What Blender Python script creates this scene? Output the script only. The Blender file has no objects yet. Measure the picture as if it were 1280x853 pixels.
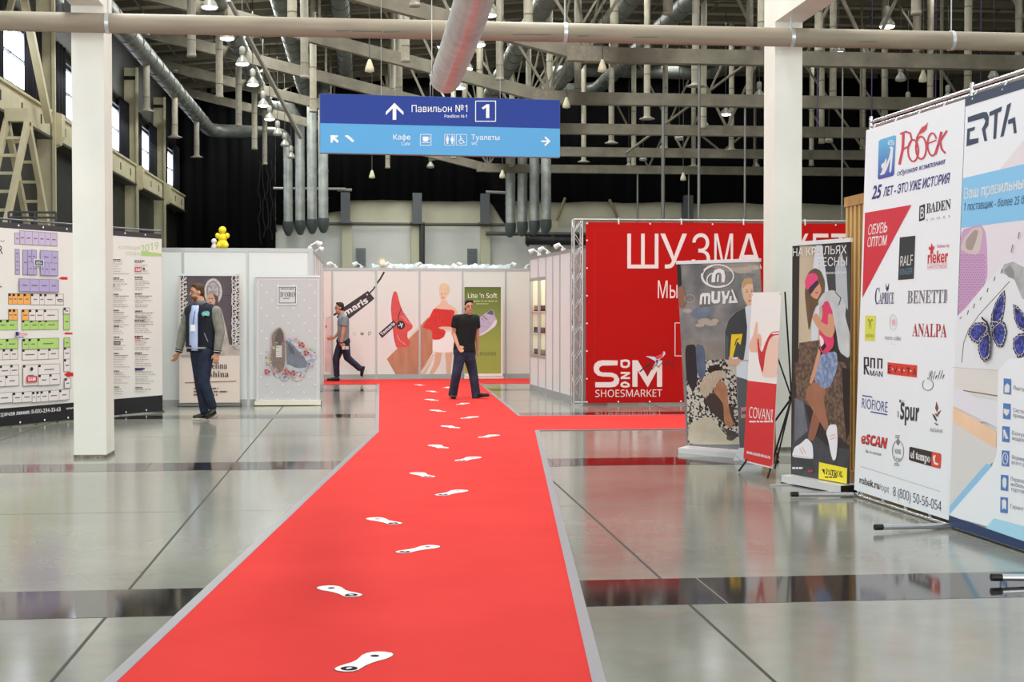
import bpy, bmesh, math, random
from mathutils import Vector, Matrix
from mathutils.geometry import delaunay_2d_cdt
random.seed(7)
C = bpy.context.scene.collection
S = bpy.context.scene

# ------------------------------------------------------------------ camera
F_PX = 1760.0
YAW = math.atan(185 / F_PX)
PITCH = math.atan(38.5 / F_PX)
EYE = 1.55
cam_d = bpy.data.cameras.new('camera')
cam_d.sensor_width = 36.0
cam_d.lens = F_PX * 36.0 / 1280.0
cam_d.clip_end = 300
cam = bpy.data.objects.new('camera', cam_d)
cam.location = (0, 0, EYE)
cam.rotation_euler = (math.pi / 2 - PITCH, 0, -YAW)
C.objects.link(cam)
S.camera = cam

# ------------------------------------------------------------------ light
S.view_settings.view_transform = 'Standard'
S.view_settings.look = 'None'
S.view_settings.exposure = -0.4
S.view_settings.gamma = 1.0
S.view_settings.use_curve_mapping = False
w = bpy.data.worlds.new('world')
S.world = w
w.use_nodes = True
w.node_tree.nodes['Background'].inputs[0].default_value = (0.93, 0.97, 1.0, 1)
w.node_tree.nodes['Background'].inputs[1].default_value = 0.55


def area(name, loc, rot, sx, sy, watt, col=(1, 1, 1)):
    d = bpy.data.lights.new(name, 'AREA')
    d.shape = 'RECTANGLE'
    d.size, d.size_y, d.energy, d.color = sx, sy, watt, col
    o = bpy.data.objects.new(name, d)
    o.location, o.rotation_euler = loc, rot
    C.objects.link(o)
    return o


area('daylight_glazing', (2.5, -6.0, 4.2), (math.radians(96), 0, 0), 22, 6.5, 2900, (0.95, 1.0, 0.99))
area('side_fill', (-7.7, 8.0, 3.9), (0, math.radians(-90), 0), 4.5, 11, 380, (0.95, 0.98, 1.0))  # unseen fill light added on the left to brighten the banners facing it
area('foyer_lights', (1.0, 12.0, 6.2), (0, 0, 0), 16, 16, 620, (0.97, 1.0, 0.95))
for lx, lz, lw in ((-3.6, 10.75, 4000), (2.9, 11.35, 4000), (8.0, 11.75, 1700), (12.7, 11.75, 900), (18.5, 11.75, 700)):
    area('lamp_row_light', (lx, 36.0, lz), (0, 0, 0), 0.7, 50, lw, (0.97, 1.0, 0.95))


# ------------------------------------------------------------------ helpers
a_, p_ = YAW, PITCH
CF = Vector((math.sin(a_) * math.cos(p_), math.cos(a_) * math.cos(p_), -math.sin(p_)))
CR = Vector((math.cos(a_), -math.sin(a_), 0))
CU = CR.cross(CF)
CAM = Vector((0, 0, EYE))


def ray(x, y):
    return CF + CR * ((x - 640) / F_PX) + CU * (-(y - 426.5) / F_PX)


def AZ(x, y, z=0.0):            # where the sight line of a photo pixel meets height z
    d = ray(x, y)
    return CAM + d * ((z - EYE) / d.z)


def AY(x, y, Y):                # ... meets the vertical plane Y
    d = ray(x, y)
    return CAM + d * (Y / d.y)


def AX(x, y, X):
    d = ray(x, y)
    return CAM + d * (X / d.x)


def G(x, y):
    return AZ(x, y, 0.0)


def crop(x0, y0, s):
    def K(*pts):
        r = [(x0 + x / s, y0 + y / s) for x, y in pts]
        return r if len(r) > 1 else r[0]
    K.s = s
    return K


def lin(v):
    v /= 255.0
    return v / 12.92 if v <= 0.04045 else ((v + 0.055) / 1.055) ** 2.4


def rgb(c):
    return (lin(c[0]), lin(c[1]), lin(c[2]), 1)


MATS = {}


def mat(c, rough=0.6, metal=0.0, noise=0.0, scale=4.0, c2=None, bump=0.0, spec=0.4, stretch=None):
    key = ('m', tuple(c), rough, metal, noise, scale, c2, bump, spec, stretch)
    if key in MATS:
        return MATS[key]
    m = bpy.data.materials.new('surface')
    m.use_nodes = True
    nt = m.node_tree
    b = nt.nodes['Principled BSDF']
    b.inputs['Roughness'].default_value = rough
    b.inputs['Metallic'].default_value = metal
    b.inputs['Specular IOR Level'].default_value = spec
    b.inputs['Base Color'].default_value = rgb(c)
    if noise > 0 or bump > 0:
        tc = nt.nodes.new('ShaderNodeTexCoord')
        mp = nt.nodes.new('ShaderNodeMapping')
        if stretch:
            mp.inputs['Scale'].default_value = stretch
        nt.links.new(tc.outputs['Object'], mp.inputs['Vector'])
        n = nt.nodes.new('ShaderNodeTexNoise')
        n.inputs['Scale'].default_value = scale
        n.inputs['Detail'].default_value = 6
        nt.links.new(mp.outputs['Vector'], n.inputs['Vector'])
        r = nt.nodes.new('ShaderNodeValToRGB')
        k = max(0.02, 0.5 - noise)
        if c2 is None:
            c2_ = tuple(max(0, v * (1 - noise)) for v in c)
            r.color_ramp.elements[0].position = 0.3
            r.color_ramp.elements[1].position = 0.7
        else:
            c2_ = c2
            r.color_ramp.elements[0].position = 0.5 - k / 2
            r.color_ramp.elements[1].position = 0.5 + k / 2
        r.color_ramp.elements[0].color = rgb(c2_)
        r.color_ramp.elements[1].color = rgb(c)
        nt.links.new(n.outputs['Fac'], r.inputs['Fac'])
        nt.links.new(r.outputs['Color'], b.inputs['Base Color'])
        if bump > 0:
            bp = nt.nodes.new('ShaderNodeBump')
            bp.inputs['Strength'].default_value = bump
            bp.inputs['Distance'].default_value = 0.02
            nt.links.new(n.outputs['Fac'], bp.inputs['Height'])
            nt.links.new(bp.outputs['Normal'], b.inputs['Normal'])
    MATS[key] = m
    return m


def gmat(c0, c1, z0, z1, axis='Z', rough=0.5):   # a printed two-colour blend between two heights of a print
    m = bpy.data.materials.new('printed_blend')
    m.use_nodes = True
    nt = m.node_tree
    b = nt.nodes['Principled BSDF']
    b.inputs['Roughness'].default_value = rough
    tc = nt.nodes.new('ShaderNodeTexCoord')
    sp = nt.nodes.new('ShaderNodeSeparateXYZ')
    mr = nt.nodes.new('ShaderNodeMapRange')
    mr.inputs['From Min'].default_value = z0
    mr.inputs['From Max'].default_value = z1
    r = nt.nodes.new('ShaderNodeValToRGB')
    r.color_ramp.elements[0].color = rgb(c0)
    r.color_ramp.elements[1].color = rgb(c1)
    nt.links.new(tc.outputs['Object'], sp.inputs[0])
    nt.links.new(sp.outputs[axis], mr.inputs['Value'])
    nt.links.new(mr.outputs[0], r.inputs['Fac'])
    nt.links.new(r.outputs['Color'], b.inputs['Base Color'])
    return m


def emit(c, k):
    key = ('e', tuple(c), k)
    if key in MATS:
        return MATS[key]
    m = bpy.data.materials.new('lit')
    m.use_nodes = True
    b = m.node_tree.nodes['Principled BSDF']
    b.inputs['Base Color'].default_value = rgb(c)
    b.inputs['Emission Color'].default_value = rgb(c)
    b.inputs['Emission Strength'].default_value = k
    MATS[key] = m
    return m


def glass():
    if 'glass' in MATS:
        return MATS['glass']
    m = bpy.data.materials.new('clear_glass')
    m.use_nodes = True
    nt = m.node_tree
    nt.nodes.remove(nt.nodes['Principled BSDF'])
    t = nt.nodes.new('ShaderNodeBsdfTransparent')
    g = nt.nodes.new('ShaderNodeBsdfGlossy')
    g.inputs['Roughness'].default_value = 0.03
    mx = nt.nodes.new('ShaderNodeMixShader')
    mx.inputs[0].default_value = 0.07
    nt.links.new(t.outputs[0], mx.inputs[1])
    nt.links.new(g.outputs[0], mx.inputs[2])
    nt.links.new(mx.outputs[0], nt.nodes['Material Output'].inputs[0])
    MATS['glass'] = m
    return m


class MB:
    def __init__(s):
        s.v, s.f, s.mi, s.sm, s.mats = [], [], [], [], []

    def _m(s, m):
        if m is None:
            m = s.mats[0] if s.mats else mat((180, 180, 180))
        if m not in s.mats:
            s.mats.append(m)
        return s.mats.index(m)

    def add(s, vs, fs, m=None, smooth=False):
        o = len(s.v)
        k = s._m(m)
        s.v += [tuple(v) for v in vs]
        for f in fs:
            s.f.append([o + i for i in f])
            s.mi.append(k)
            s.sm.append(smooth)
        return s

    def box(s, x0, x1, y0, y1, z0, z1, m=None):
        v = [(x, y, z) for x in (x0, x1) for y in (y0, y1) for z in (z0, z1)]
        f = [(0, 1, 3, 2), (4, 6, 7, 5), (0, 4, 5, 1), (2, 3, 7, 6), (0, 2, 6, 4), (1, 5, 7, 3)]
        return s.add(v, f, m)

    def cbox(s, c, d, m=None):
        return s.box(c[0] - d[0] / 2, c[0] + d[0] / 2, c[1] - d[1] / 2, c[1] + d[1] / 2, c[2] - d[2] / 2, c[2] + d[2] / 2, m)

    def _frame(s, d):
        d = Vector(d).normalized()
        up = Vector((0, 0, 1)) if abs(d.z) < 0.95 else Vector((0, 1, 0))
        a = d.cross(up).normalized()
        return a, a.cross(d).normalized()

    def bar(s, p, q, w_, h_, m=None):
        p, q = Vector(p), Vector(q)
        a, b = s._frame(q - p)
        v = []
        for c in (p, q):
            for i, j in ((-1, -1), (1, -1), (1, 1), (-1, 1)):
                v.append(c + a * (i * w_ / 2) + b * (j * h_ / 2))
        f = [(0, 1, 2, 3), (7, 6, 5, 4)] + [(i, i + 4, (i + 1) % 4 + 4, (i + 1) % 4) for i in range(4)]
        return s.add(v, f, m)

    def tube(s, pts, r, m=None, n=12, caps=True):
        pts = [Vector(p) for p in pts]
        rs = r if isinstance(r, (list, tuple)) else [r] * len(pts)
        v = []
        pa = None
        for i, p in enumerate(pts):
            d = (pts[min(i + 1, len(pts) - 1)] - pts[max(i - 1, 0)])
            a, b = s._frame(d)
            if pa is not None:
                dn = d.normalized()
                a = (pa - dn * pa.dot(dn)).normalized()
                b = a.cross(dn).normalized()
            pa = a
            for k in range(n):
                t = 2 * math.pi * k / n
                v.append(p + (a * math.cos(t) + b * math.sin(t)) * rs[i])
        f = []
        for i in range(len(pts) - 1):
            for k in range(n):
                f.append((i * n + k, i * n + (k + 1) % n, (i + 1) * n + (k + 1) % n, (i + 1) * n + k))
        s.add(v, f, m, True)
        if caps:
            s.add(v[:n], [tuple(range(n - 1, -1, -1))], m)
            s.add(v[-n:], [tuple(range(n))], m)
        return s

    def lathe(s, c, prof, m=None, n=16):    # prof: (radius, z)
        v = []
        for r, z in prof:
            for k in range(n):
                t = 2 * math.pi * k / n
                v.append((c[0] + r * math.cos(t), c[1] + r * math.sin(t), c[2] + z))
        f = []
        for i in range(len(prof) - 1):
            for k in range(n):
                f.append((i * n + k, i * n + (k + 1) % n, (i + 1) * n + (k + 1) % n, (i + 1) * n + k))
        s.add(v, f, m, True)
        if prof[0][0] > 1e-4:
            s.add(v[:n], [tuple(range(n - 1, -1, -1))], m)
        if prof[-1][0] > 1e-4:
            s.add(v[-n:], [tuple(range(n))], m)
        return s

    def ell(s, c, r, m=None, n=14, k=9, M=None):
        r = (r, r, r) if not isinstance(r, (tuple, list)) else r
        v, f = [], []
        c = Vector(c)
        for i in range(k + 1):
            ph = math.pi * i / k
            for j in range(n):
                t = 2 * math.pi * j / n
                q = Vector((r[0] * math.sin(ph) * math.cos(t), r[1] * math.sin(ph) * math.sin(t), -r[2] * math.cos(ph)))
                v.append(c + (M @ q if M else q))
        for i in range(k):
            for j in range(n):
                f.append((i * n + j, i * n + (j + 1) % n, (i + 1) * n + (j + 1) % n, (i + 1) * n + j))
        return s.add(v, f, m, True)

    def cap(s, p, q, r1, r2, m=None):       # tapered limb with round ends
        p, q = Vector(p), Vector(q)
        d = q - p
        L = d.length
        if L < 1e-5:
            return s.ell(p, r1, m)
        pts, rs = [], []
        dn = d / L
        for i in range(6):
            t = math.pi / 2 * (1 - i / 5.0)
            pts.append(p - dn * (r1 * math.sin(t))); rs.append(max(r1 * math.cos(t), 0.0008))
        for i in range(6):
            t = math.pi / 2 * (i / 5.0)
            pts.append(q + dn * (r2 * math.sin(t))); rs.append(max(r2 * math.cos(t), 0.0008))
        return s.tube(pts, rs, m, 12)

    def prism(s, poly, y0, y1, m=None):     # outline in (x, z) thickened along y
        n = len(poly)
        v = [(x, y0, z) for x, z in poly] + [(x, y1, z) for x, z in poly]
        f = [tuple(range(n)), tuple(range(2 * n - 1, n - 1, -1))]
        f += [(i, i + n, (i + 1) % n + n, (i + 1) % n) for i in range(n)]
        return s.add(v, f, m)

    def build(s, name, parent=None, loc=(0, 0, 0), label=None):
        if isinstance(loc, str):
            loc, label = (0, 0, 0), loc
        me = bpy.data.meshes.new(name)
        me.from_pydata(s.v, [], s.f)
        for m in s.mats:
            me.materials.append(m)
        me.polygons.foreach_set('material_index', s.mi)
        me.polygons.foreach_set('use_smooth', s.sm)
        me.validate()
        bm = bmesh.new()
        bm.from_mesh(me)
        bmesh.ops.recalc_face_normals(bm, faces=bm.faces)
        bm.to_mesh(me)
        bm.free()
        o = bpy.data.objects.new(name, me)
        o.location = loc
        C.objects.link(o)
        if parent:
            o.parent = parent
        if label:
            o['label'] = label
        return o


def tag(o, label, cat, group=None):
    o['label'] = label
    o['category'] = cat
    if group:
        o['group'] = group
    return o


def thing(name, label, cat, loc=(0, 0, 0), rotz=0.0, tilt=0.0, group=None):
    o = bpy.data.objects.new(name, None)
    o.empty_display_size = 0.2
    o.location = loc
    o.rotation_euler = (-tilt, 0, rotz)
    C.objects.link(o)
    return tag(o, label, cat, group)


def struct(name, mb, loc=(0, 0, 0), parent=None):
    o = mb.build(name, parent, loc)
    o['kind'] = 'structure'
    return o


def dup(root, loc, label, group=None, rotz=None):
    r = root.copy()
    C.objects.link(r)
    r.location = loc
    if rotz is not None:
        r.rotation_euler = (0, 0, rotz)
    r['label'] = label
    if group:
        r['group'] = group
    for ch in list(root.children):
        c = ch.copy()
        C.objects.link(c)
        c.parent = r
        for g in ch.children:
            d = g.copy()
            C.objects.link(d)
            d.parent = c
    return r


# ---- flat printed graphics on a vertical (or leaning) panel
_fonts = {}


def style(t, kind):             # serif, sans or script letter forms of the built-in font
    base = {'serif': (0x1D400, 0x1D41A, 0x1D7CE), 'sans': (0x1D5A0, 0x1D5BA, 0x1D7E2), 'heavy': (0x1D5D4, 0x1D5EE, 0x1D7EC),
            'script': (0x1D4D0, 0x1D4EA, 0x1D7CE), 'heavyitalic': (0x1D63C, 0x1D656, 0x1D7EC)}[kind]
    r = ''
    for ch in t:
        if 'A' <= ch <= 'Z':
            r += chr(base[0] + ord(ch) - 65)
        elif 'a' <= ch <= 'z':
            r += chr(base[1] + ord(ch) - 97)
        elif '0' <= ch <= '9':
            r += chr(base[2] + ord(ch) - 48)
        else:
            r += ch
    return r


def _inside(p, poly):
    c = False
    for i in range(len(poly)):
        (x0, y0), (x1, y1) = poly[i - 1], poly[i]
        if (y0 > p[1]) != (y1 > p[1]) and p[0] < (x1 - x0) * (p[1] - y0) / (y1 - y0) + x0:
            c = not c
    return c


def _offset(poly, d):
    n = len(poly)
    out = []
    for i in range(n):
        (ax, ay), (bx, by), (cx, cy) = poly[i - 1], poly[i], poly[(i + 1) % n]
        l1, l2 = math.hypot(bx - ax, by - ay) or 1e-9, math.hypot(cx - bx, cy - by) or 1e-9
        n1 = ((by - ay) / l1, -(bx - ax) / l1)
        n2 = ((cy - by) / l2, -(cx - bx) / l2)
        mx, my = n1[0] + n2[0], n1[1] + n2[1]
        k = max(0.6, (mx * mx + my * my) / 2)
        out.append((bx + mx / k * d, by + my / k * d))
    return out


def text_mesh(t, bold, shear):
    key = (t, bold, shear)
    if key in _fonts:
        return _fonts[key]
    cu = bpy.data.curves.new('lettering', 'FONT')
    cu.body = t.replace('1', chr(0x1D7E3))
    cu.shear = shear
    cu.size = 1.0
    o = bpy.data.objects.new('lettering', cu)
    C.objects.link(o)
    dg = bpy.context.evaluated_depsgraph_get()
    cc = o.to_curve(dg)
    loops = []
    for sp in cc.splines:
        P = list(sp.bezier_points)
        poly = []
        for i in range(len(P)):
            p, q = P[i], P[(i + 1) % len(P)]
            a0, a1, a2, a3 = p.co, p.handle_right, q.handle_left, q.co
            dev = max(abs((a1 - a0).cross(a3 - a0).z), abs((a2 - a0).cross(a3 - a0).z)) / max(1e-6, (a3 - a0).length)
            for k in range(4 if dev > 0.002 else 1):
                u = k / 4.0
                c = a0 * (1 - u) ** 3 + a1 * 3 * u * (1 - u) ** 2 + a2 * 3 * u * u * (1 - u) + a3 * u ** 3
                if not poly or math.hypot(poly[-1][0] - c.x, poly[-1][1] - c.y) > 1e-4:
                    poly.append((c.x, c.y))
        if len(poly) > 2 and math.hypot(poly[-1][0] - poly[0][0], poly[-1][1] - poly[0][1]) < 1e-4:
            poly.pop()
        if len(poly) > 2:
            ar = sum(poly[i - 1][0] * poly[i][1] - poly[i][0] * poly[i - 1][1] for i in range(len(poly))) / 2
            loops.append([poly, ar])
    o.to_curve_clear()
    bpy.data.objects.remove(o)
    bpy.data.curves.remove(cu)
    polys = []
    for i, (p, ar) in enumerate(loops):
        q = p
        if bold:
            hole = any(aq * ar < 0 and abs(aq) > abs(ar) and sum(_inside(v, qq) for v in p) > 0.85 * len(p) for j, (qq, aq) in enumerate(loops) if j != i)
            q = _offset(p, bold * (1 if ar > 0 else -1) * (-1 if hole else 1) * (-1 if hole else 1))
        polys.append((q, min(v[0] for v in q), max(v[0] for v in q)))
    vs, fs = [], []
    done = [False] * len(polys)
    for i in range(len(polys)):             # one glyph (loops that overlap sideways) at a time
        if done[i]:
            continue
        grp, lo, hi = [i], polys[i][1], polys[i][2]
        done[i] = True
        grew = True
        while grew:
            grew = False
            for j in range(len(polys)):
                if not done[j] and polys[j][1] < hi and polys[j][2] > lo:
                    done[j] = grew = True
                    grp.append(j)
                    lo, hi = min(lo, polys[j][1]), max(hi, polys[j][2])
        pts, eds = [], []
        for j in grp:
            o_, n = len(pts), len(polys[j][0])
            pts += [Vector(v) for v in polys[j][0]]
            eds += [(o_ + k, o_ + (k + 1) % n) for k in range(n)]
        cv, _, cf, *_r = delaunay_2d_cdt(pts, eds, [], 0, 1e-6)
        base = len(vs)
        vs += [(v.x, v.y) for v in cv]
        for tri in cf:
            cx = sum(cv[k].x for k in tri) / len(tri)
            cy = sum(cv[k].y for k in tri) / len(tri)
            wn = 0
            for j in grp:
                q = polys[j][0]
                for k in range(len(q)):
                    (x0, y0), (x1, y1) = q[k - 1], q[k]
                    if (y0 > cy) != (y1 > cy) and cx < (x1 - x0) * (cy - y0) / (y1 - y0) + x0:
                        wn += 1 if y1 > y0 else -1
            if wn:
                fs.append(tuple(base + k for k in tri))
    _fonts[key] = (vs, fs)
    return vs, fs


CAPH = max(v[1] for v in text_mesh('H', 0, 0)[0])


class Panel:
    def __init__(s, p0, p1, tilt=0.0):
        s.p0 = Vector((p0[0], p0[1], 0))
        d = Vector((p1[0] - p0[0], p1[1] - p0[1], 0))
        s.W = d.length
        s.u = d.normalized()
        s.away = Vector((-s.u.y, s.u.x, 0))
        s.v = Vector((0, 0, 1)) * math.cos(tilt) + s.away * math.sin(tilt)
        s.n = s.u.cross(s.v)
        s.rz = math.atan2(s.u.y, s.u.x)
        s.tilt = tilt

    def uv(s, x, y):
        d = ray(x, y)
        t = (s.p0 - CAM).dot(s.n) / d.dot(s.n)
        q = CAM + d * t - s.p0
        return (q.dot(s.u), q.dot(s.v))

    def thing(s, name, label, cat, group=None):
        return thing(name, label, cat, s.p0, s.rz, s.tilt, group)


def clip(poly, r):
    for ax, lim, sg in ((0, r[0], 1), (0, r[1], -1), (1, r[2], 1), (1, r[3], -1)):
        out = []
        for i in range(len(poly)):
            a, b = poly[i - 1], poly[i]
            ia, ib = (a[ax] - lim) * sg >= 0, (b[ax] - lim) * sg >= 0
            if ia != ib:
                t = (lim - a[ax]) / (b[ax] - a[ax])
                out.append((a[0] + t * (b[0] - a[0]), a[1] + t * (b[1] - a[1])))
            if ib:
                out.append(b)
        poly = out
        if not poly:
            return []
    return poly


class Art:
    smooth = False

    def __init__(s, panel, y=-0.006, K=None, bounds=None, step=0.00015):
        s.P, s.y, s.K, s.mb, s.bounds, s.step = panel, y, K, MB(), bounds, step

    def _k(s, pts):
        return [s.K((x, y)) for x, y in pts] if s.K else pts

    def uvpoly(s, q, m):
        if s.bounds:
            q = clip(q, s.bounds)
        if len(q) < 3:
            return s
        s.y -= s.step
        s.mb.add([(u, s.y, v) for u, v in q], [tuple(range(len(q)))], m)
        return s

    def poly(s, pts, m):
        if s.smooth:                            # organic outline: round its corners
            for _ in range(2):
                out = []
                for i in range(len(pts)):
                    (x0, y0), (x1, y1) = pts[i], pts[(i + 1) % len(pts)]
                    out += [(x0 * 0.84 + x1 * 0.16, y0 * 0.84 + y1 * 0.16), (x0 * 0.16 + x1 * 0.84, y0 * 0.16 + y1 * 0.84)]
                pts = out
        return s.uvpoly([s.P.uv(*p) for p in s._k(pts)], m)

    def rect(s, x0, y0, x1, y1, m):
        return s.uvpoly([s.P.uv(*p) for p in s._k([(x0, y0), (x1, y0), (x1, y1), (x0, y1)])], m)

    def ell(s, cx, cy, rx, ry, m, n=20):
        return s.uvpoly([s.P.uv(*p) for p in s._k([(cx + rx * math.cos(2 * math.pi * i / n), cy + ry * math.sin(2 * math.pi * i / n)) for i in range(n)])], m)

    def ring(s, cx, cy, rx, ry, w_, m, a0=0, a1=360, n=28):
        pts = [(cx + rx * math.cos(math.radians(a0 + (a1 - a0) * i / n)), cy + ry * math.sin(math.radians(a0 + (a1 - a0) * i / n))) for i in range(n + 1)]
        return s.line(pts, w_, m)

    def line(s, pts, w_, m):
        s.y -= s.step
        n = len(pts)
        closed = n > 2 and math.hypot(pts[0][0] - pts[-1][0], pts[0][1] - pts[-1][1]) < 1e-6
        nr = []
        for i in range(n - 1):
            L = math.hypot(pts[i + 1][0] - pts[i][0], pts[i + 1][1] - pts[i][1]) or 1
            nr.append((-(pts[i + 1][1] - pts[i][1]) / L, (pts[i + 1][0] - pts[i][0]) / L))
        A_, B_ = [], []
        for i in range(n):
            a = nr[i - 1] if i > 0 else (nr[-1] if closed else nr[0])
            b = nr[i] if i < n - 1 else (nr[0] if closed else nr[-1])
            mx, my = a[0] + b[0], a[1] + b[1]
            k = max(0.5, (mx * mx + my * my) / 2)
            mx, my = mx / k * w_ / 2, my / k * w_ / 2
            A_.append((pts[i][0] + mx, pts[i][1] + my))
            B_.append((pts[i][0] - mx, pts[i][1] - my))
        A_ = [s.P.uv(*p) for p in s._k(A_)]
        B_ = [s.P.uv(*p) for p in s._k(B_)]
        s.mb.add([(u, s.y, v) for u, v in A_ + B_], [(i, i + 1, n + i + 1, n + i) for i in range(n - 1)], m)
        return s

    def text(s, t, x0, y0, x1, y1, h, m, bold=0.0, shear=0.0, rot=False):
        vs, fs = text_mesh(t, bold, shear)
        if not vs:
            return s
        mn, mx = min(v[0] for v in vs), max(v[0] for v in vs)
        pa, pb, pc = s._k([(x0, y0), (x1, y1), (x0, y0 - h)])
        a, b, c = s.P.uv(*pa), s.P.uv(*pb), s.P.uv(*pc)
        hv = math.hypot(c[0] - a[0], c[1] - a[1]) / CAPH
        up = (0, 1)
        if rot:
            L = math.hypot(b[0] - a[0], b[1] - a[1])
            up = (-(b[1] - a[1]) / L, (b[0] - a[0]) / L)
        s.y -= s.step
        out = []
        for x, y in vs:
            k = (x - mn) / (mx - mn)
            out.append((a[0] + k * (b[0] - a[0]) + up[0] * y * hv, s.y, a[1] + k * (b[1] - a[1]) + up[1] * y * hv))
        s.mb.add(out, fs, m)
        return s

    def bars(s, x0, y0, x1, rows, dy, h, m, seed=1):   # lines of print too small to read
        rnd = random.Random(seed)
        for i in range(rows):
            x = x0
            e = x0 + (x1 - x0) * rnd.uniform(0.6, 1.0)
            while x < e:
                L = (x1 - x0) * rnd.uniform(0.1, 0.28)
                s.rect(x, y0 + i * dy, min(x + L, e), y0 + i * dy + h, m)
                x += L + (x1 - x0) * 0.035
        return s

    def build(s, name, parent, label=None):         # printed on the banner itself, where the thing has one
        for ch in parent.children:
            if ch.name.split('.')[0] == 'banner':
                parent = ch
                break
        return s.mb.build(name, parent, label=label)


# ---- common materials
WHITE = mat((228, 228, 230), 0.45)
PAPER = mat((226, 222, 218), 0.5)
INK = mat((32, 30, 34), 0.5)
NAVY = mat((48, 44, 120), 0.5)
GREY = mat((150, 150, 152), 0.5)
PALE = mat((200, 200, 202), 0.5)
RED = mat((205, 48, 62), 0.5)
SKIN_P = mat((216, 168, 138), 0.5)
ALU = mat((196, 198, 200), 0.32, 0.5)
STEEL = mat((150, 152, 150), 0.35, 0.5)
GALV = mat((190, 194, 190), 0.36, 0.35, 0.2, 3.0)
BLACKP = mat((22, 22, 24), 0.45)
CREAM = mat((214, 205, 172), 0.6, noise=0.08, scale=2)
TRUSS = mat((134, 127, 111), 0.6, noise=0.2, scale=2.5)
# ================================================================== THE SETTING
# ---- floor: polished concrete slabs with dark granite bands
def floor_mat():
    m = bpy.data.materials.new('polished_concrete')
    m.use_nodes = True
    nt = m.node_tree
    b = nt.nodes['Principled BSDF']
    tc = nt.nodes.new('ShaderNodeTexCoord')
    n1 = nt.nodes.new('ShaderNodeTexNoise'); n1.inputs['Scale'].default_value = 0.55; n1.inputs['Detail'].default_value = 8; n1.inputs['Roughness'].default_value = 0.65
    n2 = nt.nodes.new('ShaderNodeTexNoise'); n2.inputs['Scale'].default_value = 7.0; n2.inputs['Detail'].default_value = 5
    r = nt.nodes.new('ShaderNodeValToRGB')
    r.color_ramp.elements[0].position, r.color_ramp.elements[0].color = 0.32, rgb((118, 119, 111))
    r.color_ramp.elements[1].position, r.color_ramp.elements[1].color = 0.68, rgb((145, 146, 137))
    mx = nt.nodes.new('ShaderNodeMix'); mx.data_type = 'RGBA'; mx.blend_type = 'OVERLAY'
    mx.inputs[0].default_value = 0.12
    r2 = nt.nodes.new('ShaderNodeMapRange'); r2.inputs['To Min'].default_value = 0.11; r2.inputs['To Max'].default_value = 0.17
    for n in (n1, n2):
        nt.links.new(tc.outputs['Object'], n.inputs['Vector'])
    nt.links.new(n1.outputs['Fac'], r.inputs['Fac'])
    nt.links.new(r.outputs['Color'], mx.inputs[6])
    nt.links.new(n2.outputs['Color'], mx.inputs[7])
    nt.links.new(mx.outputs[2], b.inputs['Base Color'])
    nt.links.new(n2.outputs['Fac'], r2.inputs['Value'])
    nt.links.new(r2.outputs[0], b.inputs['Roughness'])
    b.inputs['Specular IOR Level'].default_value = 0.55
    return m


FLOOR = floor_mat()
JOINT = mat((58, 55, 50), 0.8)
fl = MB()
fl.box(-9.0, 27.0, -7.0, 63.0, -0.2, 0.0, FLOOR)
for k in range(-3, 9):
    x = 1.7 + 3.0 * k
    fl.box(x - 0.008, x + 0.008, -7, 62, 0.0, 0.0012, JOINT)
for k in range(10):
    y = 4.45 + 6.55 * k
    fl.box(-9, 27, y - 0.003, y + 0.003, 0.0, 0.001, mat((112, 108, 98), 0.6))
struct('floor', fl)
GRANITE = mat((44, 40, 38), 0.07, noise=0.35, scale=9, spec=0.6)
for k in range(8):
    y = 7.24 + 6.58 * k
    t = MB()
    t.box(-9, 27, y, y + 0.71, 0.0, 0.002, GRANITE)
    for j in range(18):
        x = -8.2 + 2.02 * j
        t.box(x, x + 0.012, y, y + 0.71, 0.002, 0.0026, mat((92, 88, 84), 0.5))
    struct('trim_%d' % (k + 1), t)

# ---- end wall with its black drape
YB = 62.0
WALLC = mat((218, 218, 214), 0.7, noise=0.06, scale=0.8)
WALLU = mat((208, 203, 180), 0.7, noise=0.08, scale=0.8)
bw = MB()
bw.box(-9, 27, YB, YB + 0.3, 0, 5.2, WALLC)
bw.box(-9, 27, YB, YB + 0.3, 5.2, 13.0, WALLU)
struct('wall_back', bw)
Zb = lambda y, x=560: AY(x, y, YB).z
Xb = lambda x, y=280: AY(x, y, YB).x
DRAPE = mat((13, 13, 16), 0.85, noise=0.4, scale=1.0, stretch=(6, 1, 0.3), bump=0.4, spec=0.15)


def drape(x0, x1, low, name, label):
    mb = MB()
    n = 90
    v = []
    for i in range(n + 1):
        x = x0 + (x1 - x0) * i / n
        yy = YB - 0.25 + 0.07 * math.sin(x * 5.1) + 0.04 * math.sin(x * 12.7 + 1)
        z = low(x)
        v += [(x, yy, z), (x, yy, 12.9)]
    f = [(2 * i, 2 * i + 2, 2 * i + 3, 2 * i + 1) for i in range(n)]
    mb.add(v, f, DRAPE, True)
    o = mb.build(name)
    md = o.modifiers.new('thickness', 'SOLIDIFY')
    md.thickness = 0.03
    return tag(o, label, 'curtain', None)


xa, xb_, xc = Xb(345), Xb(633), Xb(690)
def low_mid(x):
    px = 455 + (x / YB) * F_PX
    zt = Zb(252)
    if px < 410: return Zb(283)
    if px < 433: return Zb(268 - (px - 410) * 0.15)
    if px > 612: return zt - (px - 612) * 0.055
    return zt + 0.02 * math.sin(x * 1.3)


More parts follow.
